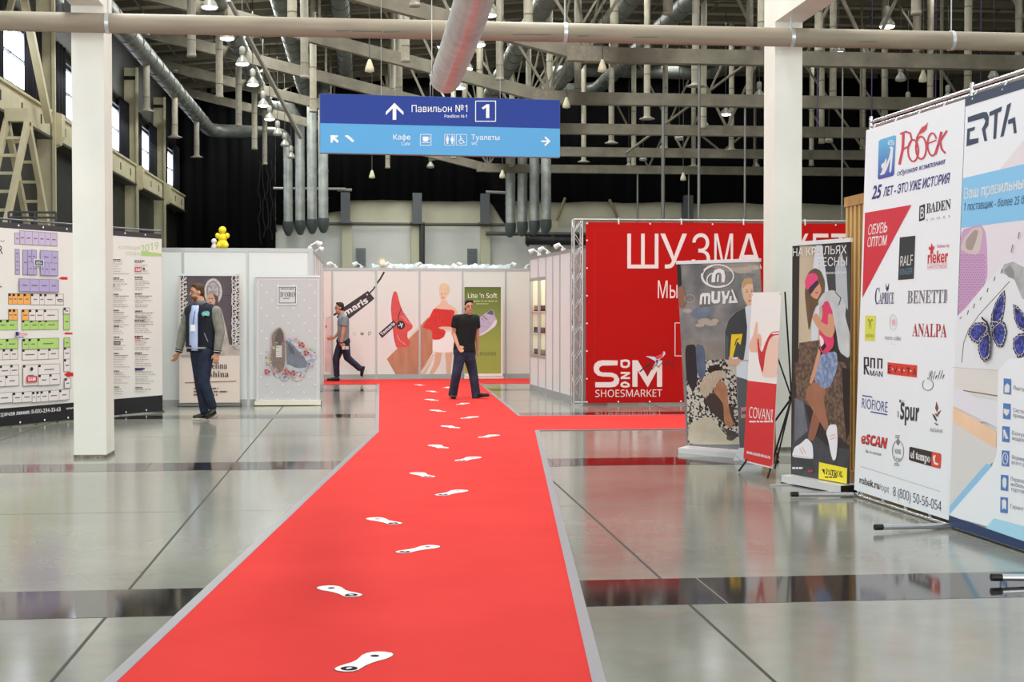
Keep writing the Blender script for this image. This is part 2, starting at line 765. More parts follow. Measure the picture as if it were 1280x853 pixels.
drape(-8.6, xa, lambda x: 0.4, 'blackout_curtain', 'tall black curtain hanging behind the yellow figure and white booth')
drape(xa + 0.02, xb_, low_mid, 'blackout_curtain', 'black curtain high on the end wall behind the blue sign')
drape(xb_ + 0.02, 26.5, lambda x: Zb(252) + 0.03 * math.sin(x * 2.0), 'blackout_curtain', 'wide black curtain above the red banner wall, behind the trusses')

# pilasters, rails and brackets of the end wall
PIL = mat((198, 194, 170), 0.65)
for i, px in enumerate((434, 520, 606, 690, 783, 875, 960, 1045)):
    x = Xb(px)
    t = MB()
    t.box(x - 0.22, x + 0.22, YB - 0.3, YB, 0, Zb(276), PIL)
    struct('trim_%d' % (i + 20), t)
for px, nm in ((432, 'beside the vertical ducts'), (521, 'in the middle of the pale end wall'), (605, 'just before the bank of four ducts'), (857, 'above the red banner wall')):
    x = Xb(px)
    t = MB()
    t.box(x - 0.2, x + 0.2, YB - 0.62, YB - 0.3 if px != 857 else YB, Zb(280), Zb(243), mat((92, 94, 98), 0.5, 0.3))
    t.box(x - 0.3, x + 0.3, YB - 0.66, YB - 0.3, Zb(281), Zb(279), mat((92, 94, 98), 0.5, 0.3))
    tag(t.build('steel_bracket'), 'grey steel bracket on the end wall ' + nm, 'bracket')
rl = MB()
rl.tube([(Xb(405), YB - 0.42, Zb(281.5)), (Xb(633), YB - 0.42, Zb(281.5))], 0.07, mat((88, 88, 84), 0.5, 0.4))
tag(rl.build('wall_rail'), 'thin grey rail running along the pale end wall under the curtain', 'rail')
rl = MB()
rl.tube([(Xb(606), YB - 0.5, Zb(292.5)), (Xb(1050), YB - 0.5, Zb(294))], 0.09, mat((96, 96, 90), 0.5, 0.4))
tag(rl.build('wall_rail'), 'grey rail under the bank of ducts running behind the red banner', 'rail')
rl = MB()
rl.tube([(Xb(655), YB - 0.6, Zb(301)), (Xb(760), YB - 0.6, Zb(301))], 0.2, mat((52, 52, 52), 0.4, 0.5))
rl.tube([(Xb(657), YB - 0.6, Zb(301)), (Xb(659), YB - 0.6, Zb(301))], 0.27, mat((60, 60, 60), 0.4, 0.5))
rl.tube([(Xb(686), YB - 0.6, Zb(301)), (Xb(690), YB - 0.6, Zb(301))], 0.27, mat((60, 60, 60), 0.4, 0.5))
tag(rl.build('dark_pipe'), 'dark flanged pipe on the end wall above the white glass-case booth', 'pipe')
dp = MB()
dp.tube([(Xb(527), YB - 0.5, Zb(279)), (Xb(527), YB - 0.5, 0.05)], 0.12, mat((70, 72, 70), 0.5, 0.3))
tag(dp.build('downpipe'), 'grey vertical downpipe in the middle of the pale end wall', 'pipe')
for px, nm in ((451, 'nearest the white booth with the shoe banner'), (590, 'behind the mural of the woman in red')):
    x = Xb(px)
    t = thing('wall_vent', 'grey louvred vent low on the end wall, ' + nm, 'vent', (x, YB, Zb(333)))
    q = MB(); q.box(-0.22, 0.22, -0.1, 0, 0, 0.78, mat((128, 134, 136), 0.5, 0.3)); q.build('frame', t)
    q = MB()
    for k in range(8):
        q.box(-0.17, 0.17, -0.13, -0.1, 0.05 + k * 0.09, 0.1 + k * 0.09, mat((110, 116, 118), 0.5, 0.3))
    q.build('louvre', t)
for pts, nm in (((422, 240, 440, 240), 'above the grey bracket by the vertical ducts'), ((606, 241, 636, 242), 'running into the bank of four ducts')):
    t = MB()
    t.tube([(Xb(pts[0]), YB - 0.55, Zb(pts[1])), (Xb(pts[2]), YB - 0.55, Zb(pts[3]))], 0.07, mat((150, 150, 146), 0.5, 0.3))
    tag(t.build('cable_tray_tube'), 'short horizontal steel tube ' + nm, 'tube')
for (x0, y0, x1, y1), nm in (((693, 283, 705, 247), 'nearer the bank of ducts'), ((772, 272, 760, 249), 'nearer the middle of the red banner')):
    t = MB()
    t.bar((Xb(x0), YB - 0.05, Zb(y0)), (Xb(x1), YB - 0.4, Zb(y1)), 0.09, 0.09, mat((150, 140, 112), 0.6))
    tag(t.build('stay_bar'), 'slanting stay bar above the red banner, ' + nm, 'bar')

# ---- window wall with pilasters and crane beam
XL = -8.0
LW = mat((170, 162, 140), 0.7, noise=0.12, scale=1.0)
LDARK = mat((30, 31, 28), 0.5, noise=0.3, scale=2)
PY = [23.0, 29.5, 36.0, 42.4, 48.8, 55.4]
lw = MB()
lw.box(XL - 0.3, XL, -7, 62, 0, 2.6, LW)
lw.box(XL - 0.3, XL, -7, 62, 2.6, 5.75, LDARK)
lw.box(XL - 0.3, XL, -7, 62, 5.75, 6.75, LW)
lw.box(XL - 0.3, XL, -7, 62, 8.25, 13.0, LDARK)
edges = [-7.0]
for y in PY:
    edges += [y + 0.9, y + 6.1]
edges.append(62.3)
for i in range(0, len(edges) - 1, 2):
    lw.box(XL - 0.3, XL, edges[i], min(edges[i + 1], 62), 6.75, 8.25, LDARK) if edges[i + 1] > edges[i] else None
struct('wall_left', lw)
for i, y in enumerate(PY):
    wn = MB()
    wn.box(XL - 0.24, XL - 0.2, y + 0.9, y + 6.1, 6.75, 8.25, emit((236, 242, 255), 8.0))
    for yy in (y + 0.9, y + 2.6, y + 4.3, y + 6.02):
        wn.box(XL - 0.2, XL - 0.1, yy, yy + 0.035, 6.75, 8.25, mat((206, 209, 214), 0.5))
    wn.box(XL - 0.2, XL - 0.1, y + 0.9, y + 6.1, 6.75, 6.83, mat((90, 92, 96), 0.5))
    wn.box(XL - 0.2, XL - 0.1, y + 0.9, y + 6.1, 7.5, 7.53, mat((90, 92, 96), 0.5))
    wn.box(XL - 0.2, XL - 0.1, y + 0.9, y + 6.1, 8.17, 8.25, mat((90, 92, 96), 0.5))
    struct('window_%d' % (i + 1), wn)
    if y < 25:
        continue
    od = ['nearest', 'second nearest', 'third nearest', 'fourth nearest', 'farthest'][i - 1]
    # dark side curtain of each window
    for c0, c1, sd in ((0.35, 2.65, 'near side'), (4.6, 6.3, 'far side')):
        cv = MB()
        v = []
        for k in range(25):
            yy = y + c0 + (c1 - c0) * k / 24
            v += [(XL + 0.12 + 0.05 * math.sin(k * 1.5), yy, 6.5), (XL + 0.12 + 0.05 * math.sin(k * 1.5), yy, 8.5)]
        cv.add(v, [(2 * k, 2 * k + 2, 2 * k + 3, 2 * k + 1) for k in range(24)], mat((34, 34, 44), 0.8), True)
        o = cv.build('window_curtain')
        o.modifiers.new('thickness', 'SOLIDIFY').thickness = 0.02
        tag(o, 'dark curtain on the ' + sd + ' of the ' + od + ' high window', 'curtain')
    pl = thing('wall_pilaster', 'cream steel wall column with crane-beam corbel, ' + od + ' of the window wall row', 'column', (XL, y, 0))
    q = MB(); q.box(0, 0.38, -0.2, 0.2, 0, 9.7, CREAM); q.box(0.38, 0.46, -0.28, -0.2, 0, 9.7, CREAM); q.build('shaft', pl)
    q = MB(); q.prism([(0.38, 5.6), (0.52, 5.65), (0.6, 5.85), (0.6, 6.4), (0.38, 6.45)], -0.19, 0.19, CREAM); q.build('corbel', pl)
    q = MB(); q.box(0.0, 0.42, -0.24, 0.24, 9.3, 9.42, BLACKP); q.build('clamp_band', pl)
    cb = thing('crane_beam', 'cream crane beam segment on the window wall, ' + od + ' of the row', 'beam', (XL, y + 0.4, 0))
    q = MB(); q.box(0.03, 0.36, 0, 5.7, 5.8, 6.4, CREAM); q.build('web', cb)
    q = MB(); q.box(0.03, 0.42, 0, 5.7, 6.4, 6.46, CREAM); q.build('top_flange', cb)
    q = MB(); q.box(0.03, 0.42, 0, 5.7, 5.74, 5.8, mat((60, 58, 50), 0.6)); q.build('bottom_flange', cb)
    q = MB()
    for k in range(3):
        q.box(0.36, 0.372, 0.9 + 1.9 * k, 1.0 + 1.9 * k, 6.0, 6.22, mat((50, 46, 40), 0.6))
    q.build('slot', cb)
rw = MB()
rw.box(26.6, 27.0, -7, 62, 0, 13.0, mat((120, 116, 106), 0.7))
struct('wall_right', rw)

# ---- roof deck
DECK = mat((196, 186, 164), 0.75, noise=0.35, scale=0.7, stretch=(0.4, 2.0, 1))
PURL = mat((112, 106, 94), 0.6)
def deck_z(x):
    return 10.9 + (x + 8.6) * 1.3 / 14.6 if x < 6 else 12.2
ce = MB()
xs = [-8.6, -5, -1, 3, 6, 12, 18, 27]
v = []
for x in xs:
    for y in (9.0, 62.4):
        v += [(x, y, deck_z(x)), (x, y, deck_z(x) + 0.25)]
f = []
for i in range(len(xs) - 1):
    o = 4 * i
    f += [(o, o + 2, o + 6, o + 4), (o + 1, o + 5, o + 7, o + 3), (o, o + 4, o + 5, o + 1), (o + 2, o + 3, o + 7, o + 6)]
ce.add(v, f, DECK)
for k in range(27):
    y = 24.0 + 1.45 * k
    for i in range(len(xs) - 1):
        ce.bar((xs[i], y, deck_z(xs[i]) - 0.1), (xs[i + 1], y, deck_z(xs[i + 1]) - 0.1), 0.1, 0.2, PURL)
for x in (-6.8, -5.2, -3.6, -2, -0.4, 1.2, 2.8, 4.4, 6.0, 8, 10, 12, 14, 16, 18, 20, 22, 24):
    ce.bar((x, 24, deck_z(x) - 0.22), (x, 62, deck_z(x) - 0.22), 0.05, 0.05, PURL)
struct('ceiling', ce)

# ---- roof trusses: level lower chord, kinked upward towards the window wall
XK = 5.2
ORD = ['nearest', 'second', 'third', 'fourth', 'farthest']
for k, y in enumerate((32.6, 39.3, 45.9, 52.5, 58.9)):
    t = thing('roof_truss', 'grey steel roof truss spanning the hall, ' + ORD[k] + (' of the five' if k in (0, 4) else ' of the five from the front'), 'truss', (XK, y, 7.5))
    zl = lambda x: 0.24 * (0 - x) if x < 0 else 0.0
    q = MB()
    q.bar((-13.3, 0, zl(-13.3)), (0, 0, 0), 0.26, 0.34, TRUSS)
    q.bar((-0.1, 0, 0), (21.2, 0, 0), 0.26, 0.34, TRUSS)
    q.build('bottom_chord', t)
    q = MB()
    for i in range(len(xs) - 1):
        q.bar((xs[i] - XK, 0, deck_z(xs[i]) - 7.5 - 0.32), (xs[i + 1] - XK, 0, deck_z(xs[i + 1]) - 7.5 - 0.32), 0.2, 0.2, TRUSS)
    q.build('top_chord', t)
    q = MB(); q.box(-0.5, 0.5, -0.145, 0.145, -0.15, 0.19, mat((136, 128, 112), 0.6, noise=0.15, scale=12)); q.build('gusset', t)
    webs = [(-9.6, -7.6), (-3.2, -4.6), (0, -2.6), (0, 2.5), (0, 0.9), (0, -0.8), (6.8, 4.6), (6.8, 8.8), (15.6, 12.6)]
    for a, tx in webs:
        q = MB(); q.bar((a, 0, zl(a) + 0.1), (tx, 0, deck_z(tx + XK) - 7.5 - 0.3), 0.07 if abs(tx) > 1 else 0.05, 0.07, TRUSS); q.build('web_member', t)
    for a in (-6.4, 11.4):
        q = MB(); q.bar((a, 0, zl(a) + 0.1), (a, 0, deck_z(a + XK) - 7.5 - 0.3), 0.07, 0.07, TRUSS); q.build('web_member', t)

# ---- thin cross-bracing rods between neighbouring trusses
for (xa, ya, xb2, yb2), Y, nm in (((782, 192, 935, 78), 49.2, 'rising from the sign side towards the square column'), ((1086, 196, 1008, 84), 49.2, 'falling away behind the square column'), ((902, 190, 872, 166), 55.7, 'in the small V above the red banner, sign side'), ((903, 190, 932, 166), 55.7, 'in the small V above the red banner, column side')):
    q = MB(); q.tube([AY(xa, ya, Y), AY(xb2, yb2, Y)], 0.045, TRUSS, 8)
    tag(q.build('bracing_rod'), 'grey brace rod between roof trusses, ' + nm, 'brace')
q = MB(); q.bar(AY(286, 0, 36), AY(376, 172, 42), 0.09, 0.09, mat((150, 145, 134), 0.6))
tag(q.build('diagonal_brace'), 'long pale diagonal brace crossing the ducts above the white booth', 'brace')

# ---- round main ducts under the roof
MAIN = mat((116, 118, 112), 0.42, 0.3, 0.3, 2.0, stretch=(1, 3, 1), bump=0.25)


def elbow(p, c, q, n=6):
    p, c, q = Vector(p), Vector(c), Vector(q)
    return [p * (1 - t) ** 2 + c * 2 * t * (1 - t) + q * t * t for t in [i / n for i in range(n + 1)]]


def main_duct(x, z, r, yend, xv, r2, label, zbot=4.9):
    """runs down the hall, turns along the end wall and drops to it"""
    t = thing('air_duct', label, 'duct', (x, 20, z))
    L = lambda X, Y, Z: (X - x, Y - 20, Z - z)
    q = MB(); q.tube([L(x, 20, z), L(x, yend - 0.9, z)], r, MAIN, 18)
    for k in range(int((yend - 22) / 1.3)):
        q.tube([L(x, 21 + 1.3 * k, z), L(x, 21.06 + 1.3 * k, z)], r + 0.02, MAIN, 18)
    q.build('long_run', t)
    s_ = 1 if xv > x else -1
    q = MB()
    pts = elbow(L(x, yend - 0.9, z), L(x, yend, z), L(x + s_ * 0.9, yend, z))
    pts += elbow(L(xv - s_ * 0.6, yend, z), L(xv, yend, z), L(xv, yend, z - 0.6)) if abs(xv - x) > 1.5 else [L(xv, yend, z - 0.6)]
    q.tube(pts, [r] * 7 + [r2] * (len(pts) - 7), MAIN, 16)
    q.build('elbow', t)
    q = MB(); q.tube([L(xv, yend, z - 0.6), L(xv, yend, zbot + 0.4)], r2, GALV, 16)
    for k in range(int((z - 1.4 - zbot) / 1.1)):
        zz = zbot + 1.2 + 1.1 * k
        q.tube([L(xv, yend, zz), L(xv, yend, zz + 0.05)], r2 + 0.015, GALV, 16)
    q.build('drop', t)
    q = MB(); q.tube([L(xv, yend, zbot + 0.4), L(xv, yend, zbot + 0.1), L(xv, yend + 0.25, zbot - 0.1)], [r2 + 0.03, r2 + 0.03, r2 * 0.7], mat((96, 104, 104), 0.5, 0.4), 14); q.build('foot', t)
    return t


xv = lambda px, yd: AY(px, 230, yd).x
for px, x, z, yd, lb in ((360, -6.4, 9.08, 60.3, 'main air duct nearest the window wall, ending in the first vertical drop'),
                         (375, -3.95, 9.95, 59.5, 'main air duct above the white booth, ending in the second vertical drop'),
                         (390, -2.4, 10.55, 58.7, 'main air duct just before the sign, ending in the third vertical drop'),
                         (404, -0.7, 10.9, 57.9, 'main air duct behind the sign, ending in the fourth vertical drop')):
    main_duct(x, z, 0.28, yd, xv(px, yd), 0.2, 'silver ' + lb)
for px, x, z, yd, nm in ((638, 4.6, 9.4, 60.3, 'first'), (653, 7.3, 10.1, 59.5, 'second'), (668, 9.7, 10.8, 58.7, 'third'), (682.5, 14.6, 11.45, 57.9, 'fourth')):
    main_duct(x, z, 0.28, yd, xv(px, yd), 0.21, 'silver main air duct, ' + nm + ' of the four dropping past the red banner corner')

# ---- hanging supply drops: one row per line of ducts
DROP = mat((186, 178, 158), 0.45, 0.1, 0.12, 5.0)
DDROP = mat((160, 153, 138), 0.45, 0.1, 0.12, 5.0)
rows = {
    -6.4: ([42.8, 49.1, 55.4], 8.79, True, 'row along the window wall'),
    -4.0: ([33.7, 40.1, 46.2, 52.8, 58.2], 9.66, False, 'row above the white booth'),
    -1.5: ([30.3, 36.5, 42.7], 11.3, False, 'row just before the blue sign'),
    1.0: ([27.7, 33.9, 40.2, 46.5, 52.8, 59.2], 11.6, False, 'row above the lettering of the blue sign'),
    3.5: ([30.0, 36.3, 42.6, 48.9, 55.2], 11.8, False, 'row beside the foil duct'),
    6.08: ([27.9, 34.0, 39.9, 46.0, 52.0, 58.0], 12.0, False, 'first row beyond the blue sign'),
    8.7: ([30.3, 36.5, 42.9, 49.2, 55.5], 12.0, True, 'second row beyond the blue sign'),
    11.04: ([27.4, 33.5, 39.7, 45.2, 51.1, 57.2], 12.0, False, 'third row beyond the blue sign'),
    13.48: ([33.4, 39.6, 45.0, 50.9, 56.9], 12.0, True, 'fourth row beyond the blue sign'),
    16.2: ([30.5, 36.6, 42.7, 48.8, 55.0], 12.0, False, 'fifth row beyond the blue sign'),
    18.3: ([38.0, 44.2, 50.4, 56.4], 12.0, False, 'sixth row beyond the blue sign'),
}
ORDN = ['first', 'second', 'third', 'fourth', 'fifth', 'last']
for x, (ys, top, fl_, nm) in rows.items():
    for i, y in enumerate(ys):
        t = thing('duct_drop', 'slim hanging duct, ' + ORDN[i] + ' in the ' + nm, 'duct', (x, y, 7.5), group='hanging supply ducts')
        q = MB()
        far = (i + int(x * 2)) % 2 == 0
        q.tube([(0, 0, 0), (0, 0, (top if top < 10 else deck_z(x)) - 7.5)], 0.1, DROP if not far else DDROP, 12)
        q.build('pipe', t)
        q = MB()
        for z in (0.35, 1.3, 2.2):
            q.tube([(0, 0, z), (0, 0, z + 0.03)], 0.107, mat((120, 116, 104), 0.5, 0.4), 12)
        q.build('seam_ring', t)
        q = MB()
        if fl_:
            q.lathe((0, 0, -0.06), [(0.24, 0), (0.24, 0.02), (0.12, 0.07), (0.1, 0.1)], DDROP, 16)
        else:
            q.lathe((0, 0, -0.02), [(0.09, 0), (0.11, 0.0), (0.11, 0.07), (0.1, 0.07)], DDROP, 12)
        q.build('diffuser', t)

# ---- high-bay lamps
def lamp(x, y, z, label, lit=True, r=0.19):
    t = thing('high_bay_lamp', label, 'lamp', (x, y, z), group='high-bay lamps under the roof')
    q = MB()
    q.lathe((0, 0, 0.0), [(r * 0.96, 0.03), (r, 0), (r, 0.015), (r * 0.82, 0.1), (r * 0.4, 0.2), (r * 0.33, 0.24)], mat((168, 166, 158), 0.35, 0.2), 16)
    q.build('reflector', t)
    q = MB(); q.lathe((0, 0, 0.24), [(0.06, 0), (0.085, 0.03), (0.085, 0.2), (0.05, 0.25)], mat((160, 158, 150), 0.4), 12); q.build('housing', t)
    q = MB(); q.tube([(0, 0, 0.48), (0, 0, deck_z(x) - z)], 0.014, mat((70, 68, 64), 0.6), 6); q.build('rod', t)
    q = MB(); q.lathe((0, 0, -0.05), [(0.001, 0), (r * 0.5, 0.004), (r * 0.85, 0.02), (r * 0.96, 0.05)], emit((255, 252, 240), 9.0) if lit else mat((190, 188, 180), 0.4), 14); q.build('lens', t)


for i, (px, py) in enumerate(((262, 9), (284, 48), (303, 80), (316, 106), (329, 132), (337, 149))):
    q = AZ(px, py, 8.5); lamp(q.x, q.y, 8.5, 'lit high-bay lamp in the line along the silver duct, ' + ORDN[i] + ' of six')
for i, (px, py) in enumerate(((611, 19), (598, 56), (583, 86), (574, 110))):
    q = AZ(px, py, 8.5); lamp(q.x, q.y, 8.5, 'lit high-bay lamp beside the foil duct above the sign, ' + ['first', 'second', 'third', 'last'][i] + ' of four')
for (px, py), nm in (((1109, 33), 'nearest, above the wooden slats'), ((1048, 66), 'just beyond the square column, under the pipe'), ((949, 121), 'beside the square column edge'), ((907, 143), 'high over the roller banner with the ring logo'), ((880, 158), 'over the red wall, low beside a duct'), ((1185, 125), 'hanging low behind the corner of the logo banner')):
    q = AZ(px, py, 8.5); lamp(q.x, q.y, 8.5, 'lit high-bay lamp ' + nm)
for (px, py), nm in (((849, 174), 'third from the pale end wall above the red banner'), ((804, 200), 'second lowest above the red banner'), ((786, 210), 'lowest above the red banner'), ((829, 187), 'beside a hanging duct above the red banner'), ((1036, 177), 'just past the square column'), ((945, 209), 'lowest beside the square column'), ((347, 168), 'highest of three near the first drop duct'), ((356, 182), 'middle of three near the first drop duct'), ((364, 197), 'lowest of three near the first drop duct'), ((541, 199), 'upper of two below the sign'), ((538, 209), 'lower of two below the sign'), ((1126, 100), 'in the cluster above the logo banner'), ((1135, 133), 'peeking over the top bar of the logo banner'), ((1242, 97), 'above the dark-edged butterfly banner')):
    z = 8.5 if py < 150 else 7.9
    q = AZ(px, py, z)
    if q.y > 61: q = AY(px, py, 60.8); z = q.z
    lamp(q.x, q.y, z, 'unlit high-bay lamp ' + nm, False, 0.17)

# ---- small pear-shaped pendants on cords
for (px, py), nm in (((462, 84), 'above the sign near its first arrow'), ((465, 219), 'below the sign in front of the black curtain'), ((628, 219), 'below the sign next to the bank of ducts'), ((753, 84), 'under the nearest truss past the sign'), ((708, 130), 'at the far top corner of the sign'), ((854, 222), 'above the red banner in front of the curtain'), ((1154, 97), 'above the logo banner')):
    z = 7.2 if py < 200 else 6.4
    q = AZ(px, py, z)
    if q.y > 61: q = AY(px, py, 60.5); z = q.z
    t = thing('pendant_socket', 'small cream pear-shaped pendant on a cord ' + nm, 'pendant', tuple(q))
    b = MB(); b.lathe((0, 0, -0.12), [(0.02, 0), (0.11, 0.02), (0.1, 0.1), (0.05, 0.24), (0.03, 0.3)], mat((214, 206, 178), 0.5), 12); b.build('bulb', t)
    b = MB(); b.tube([(0, 0, 0.18), (0, 0, deck_z(q.x) - q.z)], 0.012, mat((90, 86, 78), 0.6), 5); b.build('cord', t)

# ---- suspension rods hung from the trusses down behind the red banner
for (px, yt, Y, w_), nm in (((797, 214, 58.9, 0.06), 'thin one closest to the sign'), ((829, 130, 39.3, 0.075), 'thick grey one'), ((861, 215, 58.9, 0.05), 'short far one'), ((874, 70, 32.6, 0.05), 'long pale one'), ((931.5, 122, 39.3, 0.045), 'one just before the square column'), ((1053.5, 60, 32.6, 0.03), 'white one just beyond the square column')):
    a = AY(px, yt, Y)
    q = MB(); q.tube([(0, 0, 0), (0, 0, 7.5 - 2.2)], w_ * 0.7, mat((140, 138, 134), 0.4, 0.5), 8)
    q.lathe((0, 0, -0.05), [(0.06, 0), (0.06, 0.1)], mat((150, 148, 140), 0.5), 8)
    tag(q.build('suspension_rod', None, (a.x, Y, 2.2)), 'vertical suspension rod dropping behind the red banner, ' + nm, 'rod')
for px, nm in ((1022, 'nearest the square column'), (1090, 'above the start of the logo banner'), (1170, 'nearest the lamp over the logo banner'), (1226, 'above the butterfly banner')):
    a = AY(px, 60, 34)
    q = MB(); q.tube([(0, 0, 0), (0, 0, deck_z(a.x) - 6.0)], 0.014, mat((84, 66, 110), 0.6), 5)
    tag(q.build('hanging_cable', None, (a.x, 34, 6.0)), 'thin purplish cable hanging from the roof ' + nm, 'cable')
q = thing('cable_bundle', 'tangle of thin black cables hanging on the curtain by the first drop duct', 'cable', (Xb(335), YB - 0.75, 0))
for k in range(5):
    m_ = MB()
    m_.tube([(-0.3 + 0.16 * k + 0.05 * math.sin(j * 1.3 + k * 2.1) + 0.03 * math.sin(j * 2.9 + k), 0.03 * k, 8.0 - j * 0.32 + 0.1 * math.sin(k + j)) for j in range(12 - k % 3)], 0.022, mat((24, 24, 27), 0.6), 6)
    m_.build('cable', q)
q = MB(); q.tube([(Xb(343), YB - 0.62, Zb(239)), (Xb(432), YB - 0.62, Zb(239))], 0.06, mat((170, 170, 168), 0.4, 0.5), 8)
tag(q.build('support_tube'), 'horizontal steel tube behind the four vertical ducts by the white booth', 'tube')

# ---- trestle of two braced ladders by the window wall
TX0, TX1, TYc, TZ = -7.3, -6.88, 30.0, 5.45
t = thing('ladder_trestle', 'cream steel A-frame trestle with ladder rungs behind the floor-plan stand', 'trestle', (TX1, TYc, 0))
for dx in (0, TX0 - TX1):
    for s_ in (-1, 1):
        q = MB(); q.bar((dx, 0, TZ), (dx, s_ * 4.5, 0.02), 0.1, 0.17, CREAM); q.build('leg', t)
for s_ in (-1, 1):
    for k in range(1, 14):
        u = k / 14.0
        q = MB(); q.bar((TX0 - TX1, s_ * 4.5 * u, TZ * (1 - u)), (0, s_ * 4.5 * u, TZ * (1 - u)), 0.07, 0.06, CREAM); q.build('rung', t)
q = MB(); q.box(TX0 - TX1 - 0.02, 0.02, -0.12, 0.12, TZ - 0.02, TZ + 0.25, CREAM); q.build('head_plate', t)
q = MB(); q.bar(AX(30, 0, -7.4), AX(61, 152, -7.4), 0.16, 0.16, CREAM)
tag(q.build('diagonal_brace'), 'cream diagonal brace in front of the nearest high window', 'brace')
q = MB(); q.tube([AX(75, 0, -7.3), AX(75, 37, -7.3)], 0.1, GALV, 10)
tag(q.build('wall_pipe'), 'short galvanised pipe at the top beside the cream wall column', 'pipe')
q = MB(); q.bar(AX(8, 30, -7.6), AX(22, -30, -7.6), 0.12, 0.12, CREAM)
tag(q.build('diagonal_brace'), 'short pale brace in the top corner above the pipe', 'brace')

# ================================================================== FOYER: columns, beams, pipe, sign
COLM = mat((232, 231, 222), 0.5, noise=0.05, scale=1.2)
def column(x0, x1, y, depth, label, bl):
    t = thing('square_column', label, 'column', ((x0 + x1) / 2, y, 0))
    w2 = (x1 - x0) / 2
    q = MB(); q.box(-w2, w2, 0, depth, 0.0, 4.72, COLM); q.build('shaft', t)
    q = MB(); q.box(-w2 - 0.004, w2 + 0.004, -0.004, depth + 0.004, 0.0, 0.035, mat((150, 140, 126), 0.7, noise=0.5, scale=30)); q.build('base_scuff', t)
    b = thing('ceiling_beam', bl, 'beam', ((x0 + x1) / 2, y, 4.72))
    q = MB(); q.box(-w2 - 0.001, w2 + 0.001, -9.5, depth + 0.001, 0.0, 0.95, COLM); q.build('beam_body', b)
    q = MB(); q.box(w2, w2 + 0.05, -9.5, depth, 0.5, 0.56, mat((206, 186, 150), 0.5)); q.box(-w2 - 0.05, -w2, -9.5, depth, 0.5, 0.56, mat((206, 186, 150), 0.5)); q.build('edge_strip', b)


column(-3.02, -2.69, 15.1, 0.47, 'white square column in front of the floor-plan stand', 'white ceiling beam running out from the column by the floor-plan stand')
cx = AY(967.5, 400, 15.15).x
column(cx, AY(1001.5, 400, 15.15).x, 15.15, 0.42, 'white square column behind the red and white easel banner', 'white ceiling beam running out from the column behind the easel banner')

YP = 14.75
pz = AY(640, 39.5, YP).z
t = thing('overhead_pipe', 'thick beige pipe running across the hall above the blue sign', 'pipe', (0, YP, pz))
PIPEM = mat((154, 142, 124), 0.5, noise=0.14, scale=3, stretch=(0.5, 3, 3))
q = MB(); q.tube([(-7.5, 0, 0), (9.5, 0, 0)], 0.1, PIPEM, 24); q.build('pipe', t)
for px in (135, 706, 989, 1189):
    x = AY(px, 40, YP).x
    q = MB(); q.tube([(x - 0.02, 0, 0), (x + 0.02, 0, 0)], 0.108, ALU, 20); q.build('clamp', t)
    q = MB(); q.tube([(x, 0, 0.1), (x, 0, deck_z(x) - pz + 0.02)], 0.008, ALU, 6); q.build('hanger_rod', t)
q = MB()
for px, L in ((440, 0.3), (480, 0.16), (560, 0.2), (640, 0.4), (720, 0.12), (790, 0.25), (1070, 0.2), (420, 0.14)):
    x = AY(px, 40, YP).x
    q.tube([(x, -0.088, -0.048), (x + L, -0.09, -0.042)], 0.004, mat((70, 104, 84), 0.6), 5)
q.build('paint_scratch', t)

# foil flex duct
YF = 12.8
a, b_ = AY(557, 97, YF), AY(590, 0, 10.4)
t = thing('foil_duct', 'silver corrugated foil duct hanging above the blue sign, open end facing us', 'duct', tuple(a))
FOIL = mat((232, 231, 230), 0.3, 0.35, 0.1, 8, bump=0.3)
q = MB()
d = Vector((b_.x - a.x, -2.4, b_.z - a.z)).normalized()
pts, rs = [], []
for i in range(280):
    s_ = i * 0.0135
    pts.append(d * s_ + Vector((0, 0, -0.05 * math.sin(min(1, s_ / 3.5) * math.pi))))
    rs.append(0.138 + 0.0055 * math.cos(i * math.pi))
q.tube(pts, rs, FOIL, 28, caps=False)
q.build('tube', t)
q = MB(); q.ell(d * 0.03, (0.125, 0.03, 0.125), mat((206, 204, 200), 0.5, 0.3)); q.build('end_cap', t)
q = MB(); q.tube([d * 0.30, d * 0.322], 0.147, BLACKP, 28); q.build('strap', t)
for s_ in (0.31, 2.6):
    p = d * s_
    q = MB(); q.tube([p + Vector((-0.147, 0, 0)), p + Vector((-0.147, 0, deck_z(a.x) - a.z - p.z + 0.02))], 0.004, mat((210, 208, 204), 0.5), 5); q.build('wire', t)

# blue wayfinding sign
a, b_ = AY(400, 194, 15.95), AY(700, 194, 16.15)
P = Panel((a.x, a.y), (b_.x, b_.y))
t = P.thing('hanging_sign', 'long blue hanging direction sign above the red carpet', 'sign')
z0, zm, z1 = P.uv(550, 194.2)[1], P.uv(550, 157.5)[1], P.uv(550, 121)[1]
W = P.W
q = MB(); q.box(0, W, -0.0, 0.09, z0, z1, mat((120, 126, 136), 0.5)); q.build('casing', t)
q = MB(); q.box(0.003, W - 0.003, -0.006, 0.0, zm, z1 - 0.003, mat((34, 60, 146), 0.4, spec=0.2)); q.build('dark_blue_panel', t, 'dark blue upper panel')
q = MB(); q.box(0.003, W - 0.003, -0.006, 0.0, z0 + 0.003, zm, mat((92, 166, 220), 0.4, spec=0.2)); q.build('light_blue_panel', t, 'light blue lower panel')
K = crop(400, 110, 4.0)
SW = mat((236, 238, 242), 0.4)
def A():
    return Art(P, -0.0075, K)
A().poly([(372, 75), (417, 120), (417, 136), (381, 103), (381, 160), (363, 160), (363, 103), (329, 136), (329, 120)], SW).build('arrow_symbol', t, 'white arrow pointing up')
A().text('Павильон №1', 458, 121, 736, 120, 33, SW).text(style('Pavilion N-1', 'sans'), 622, 149, 734, 149, 14, SW, 0.01).build('pavilion_lettering', t)
x = A()
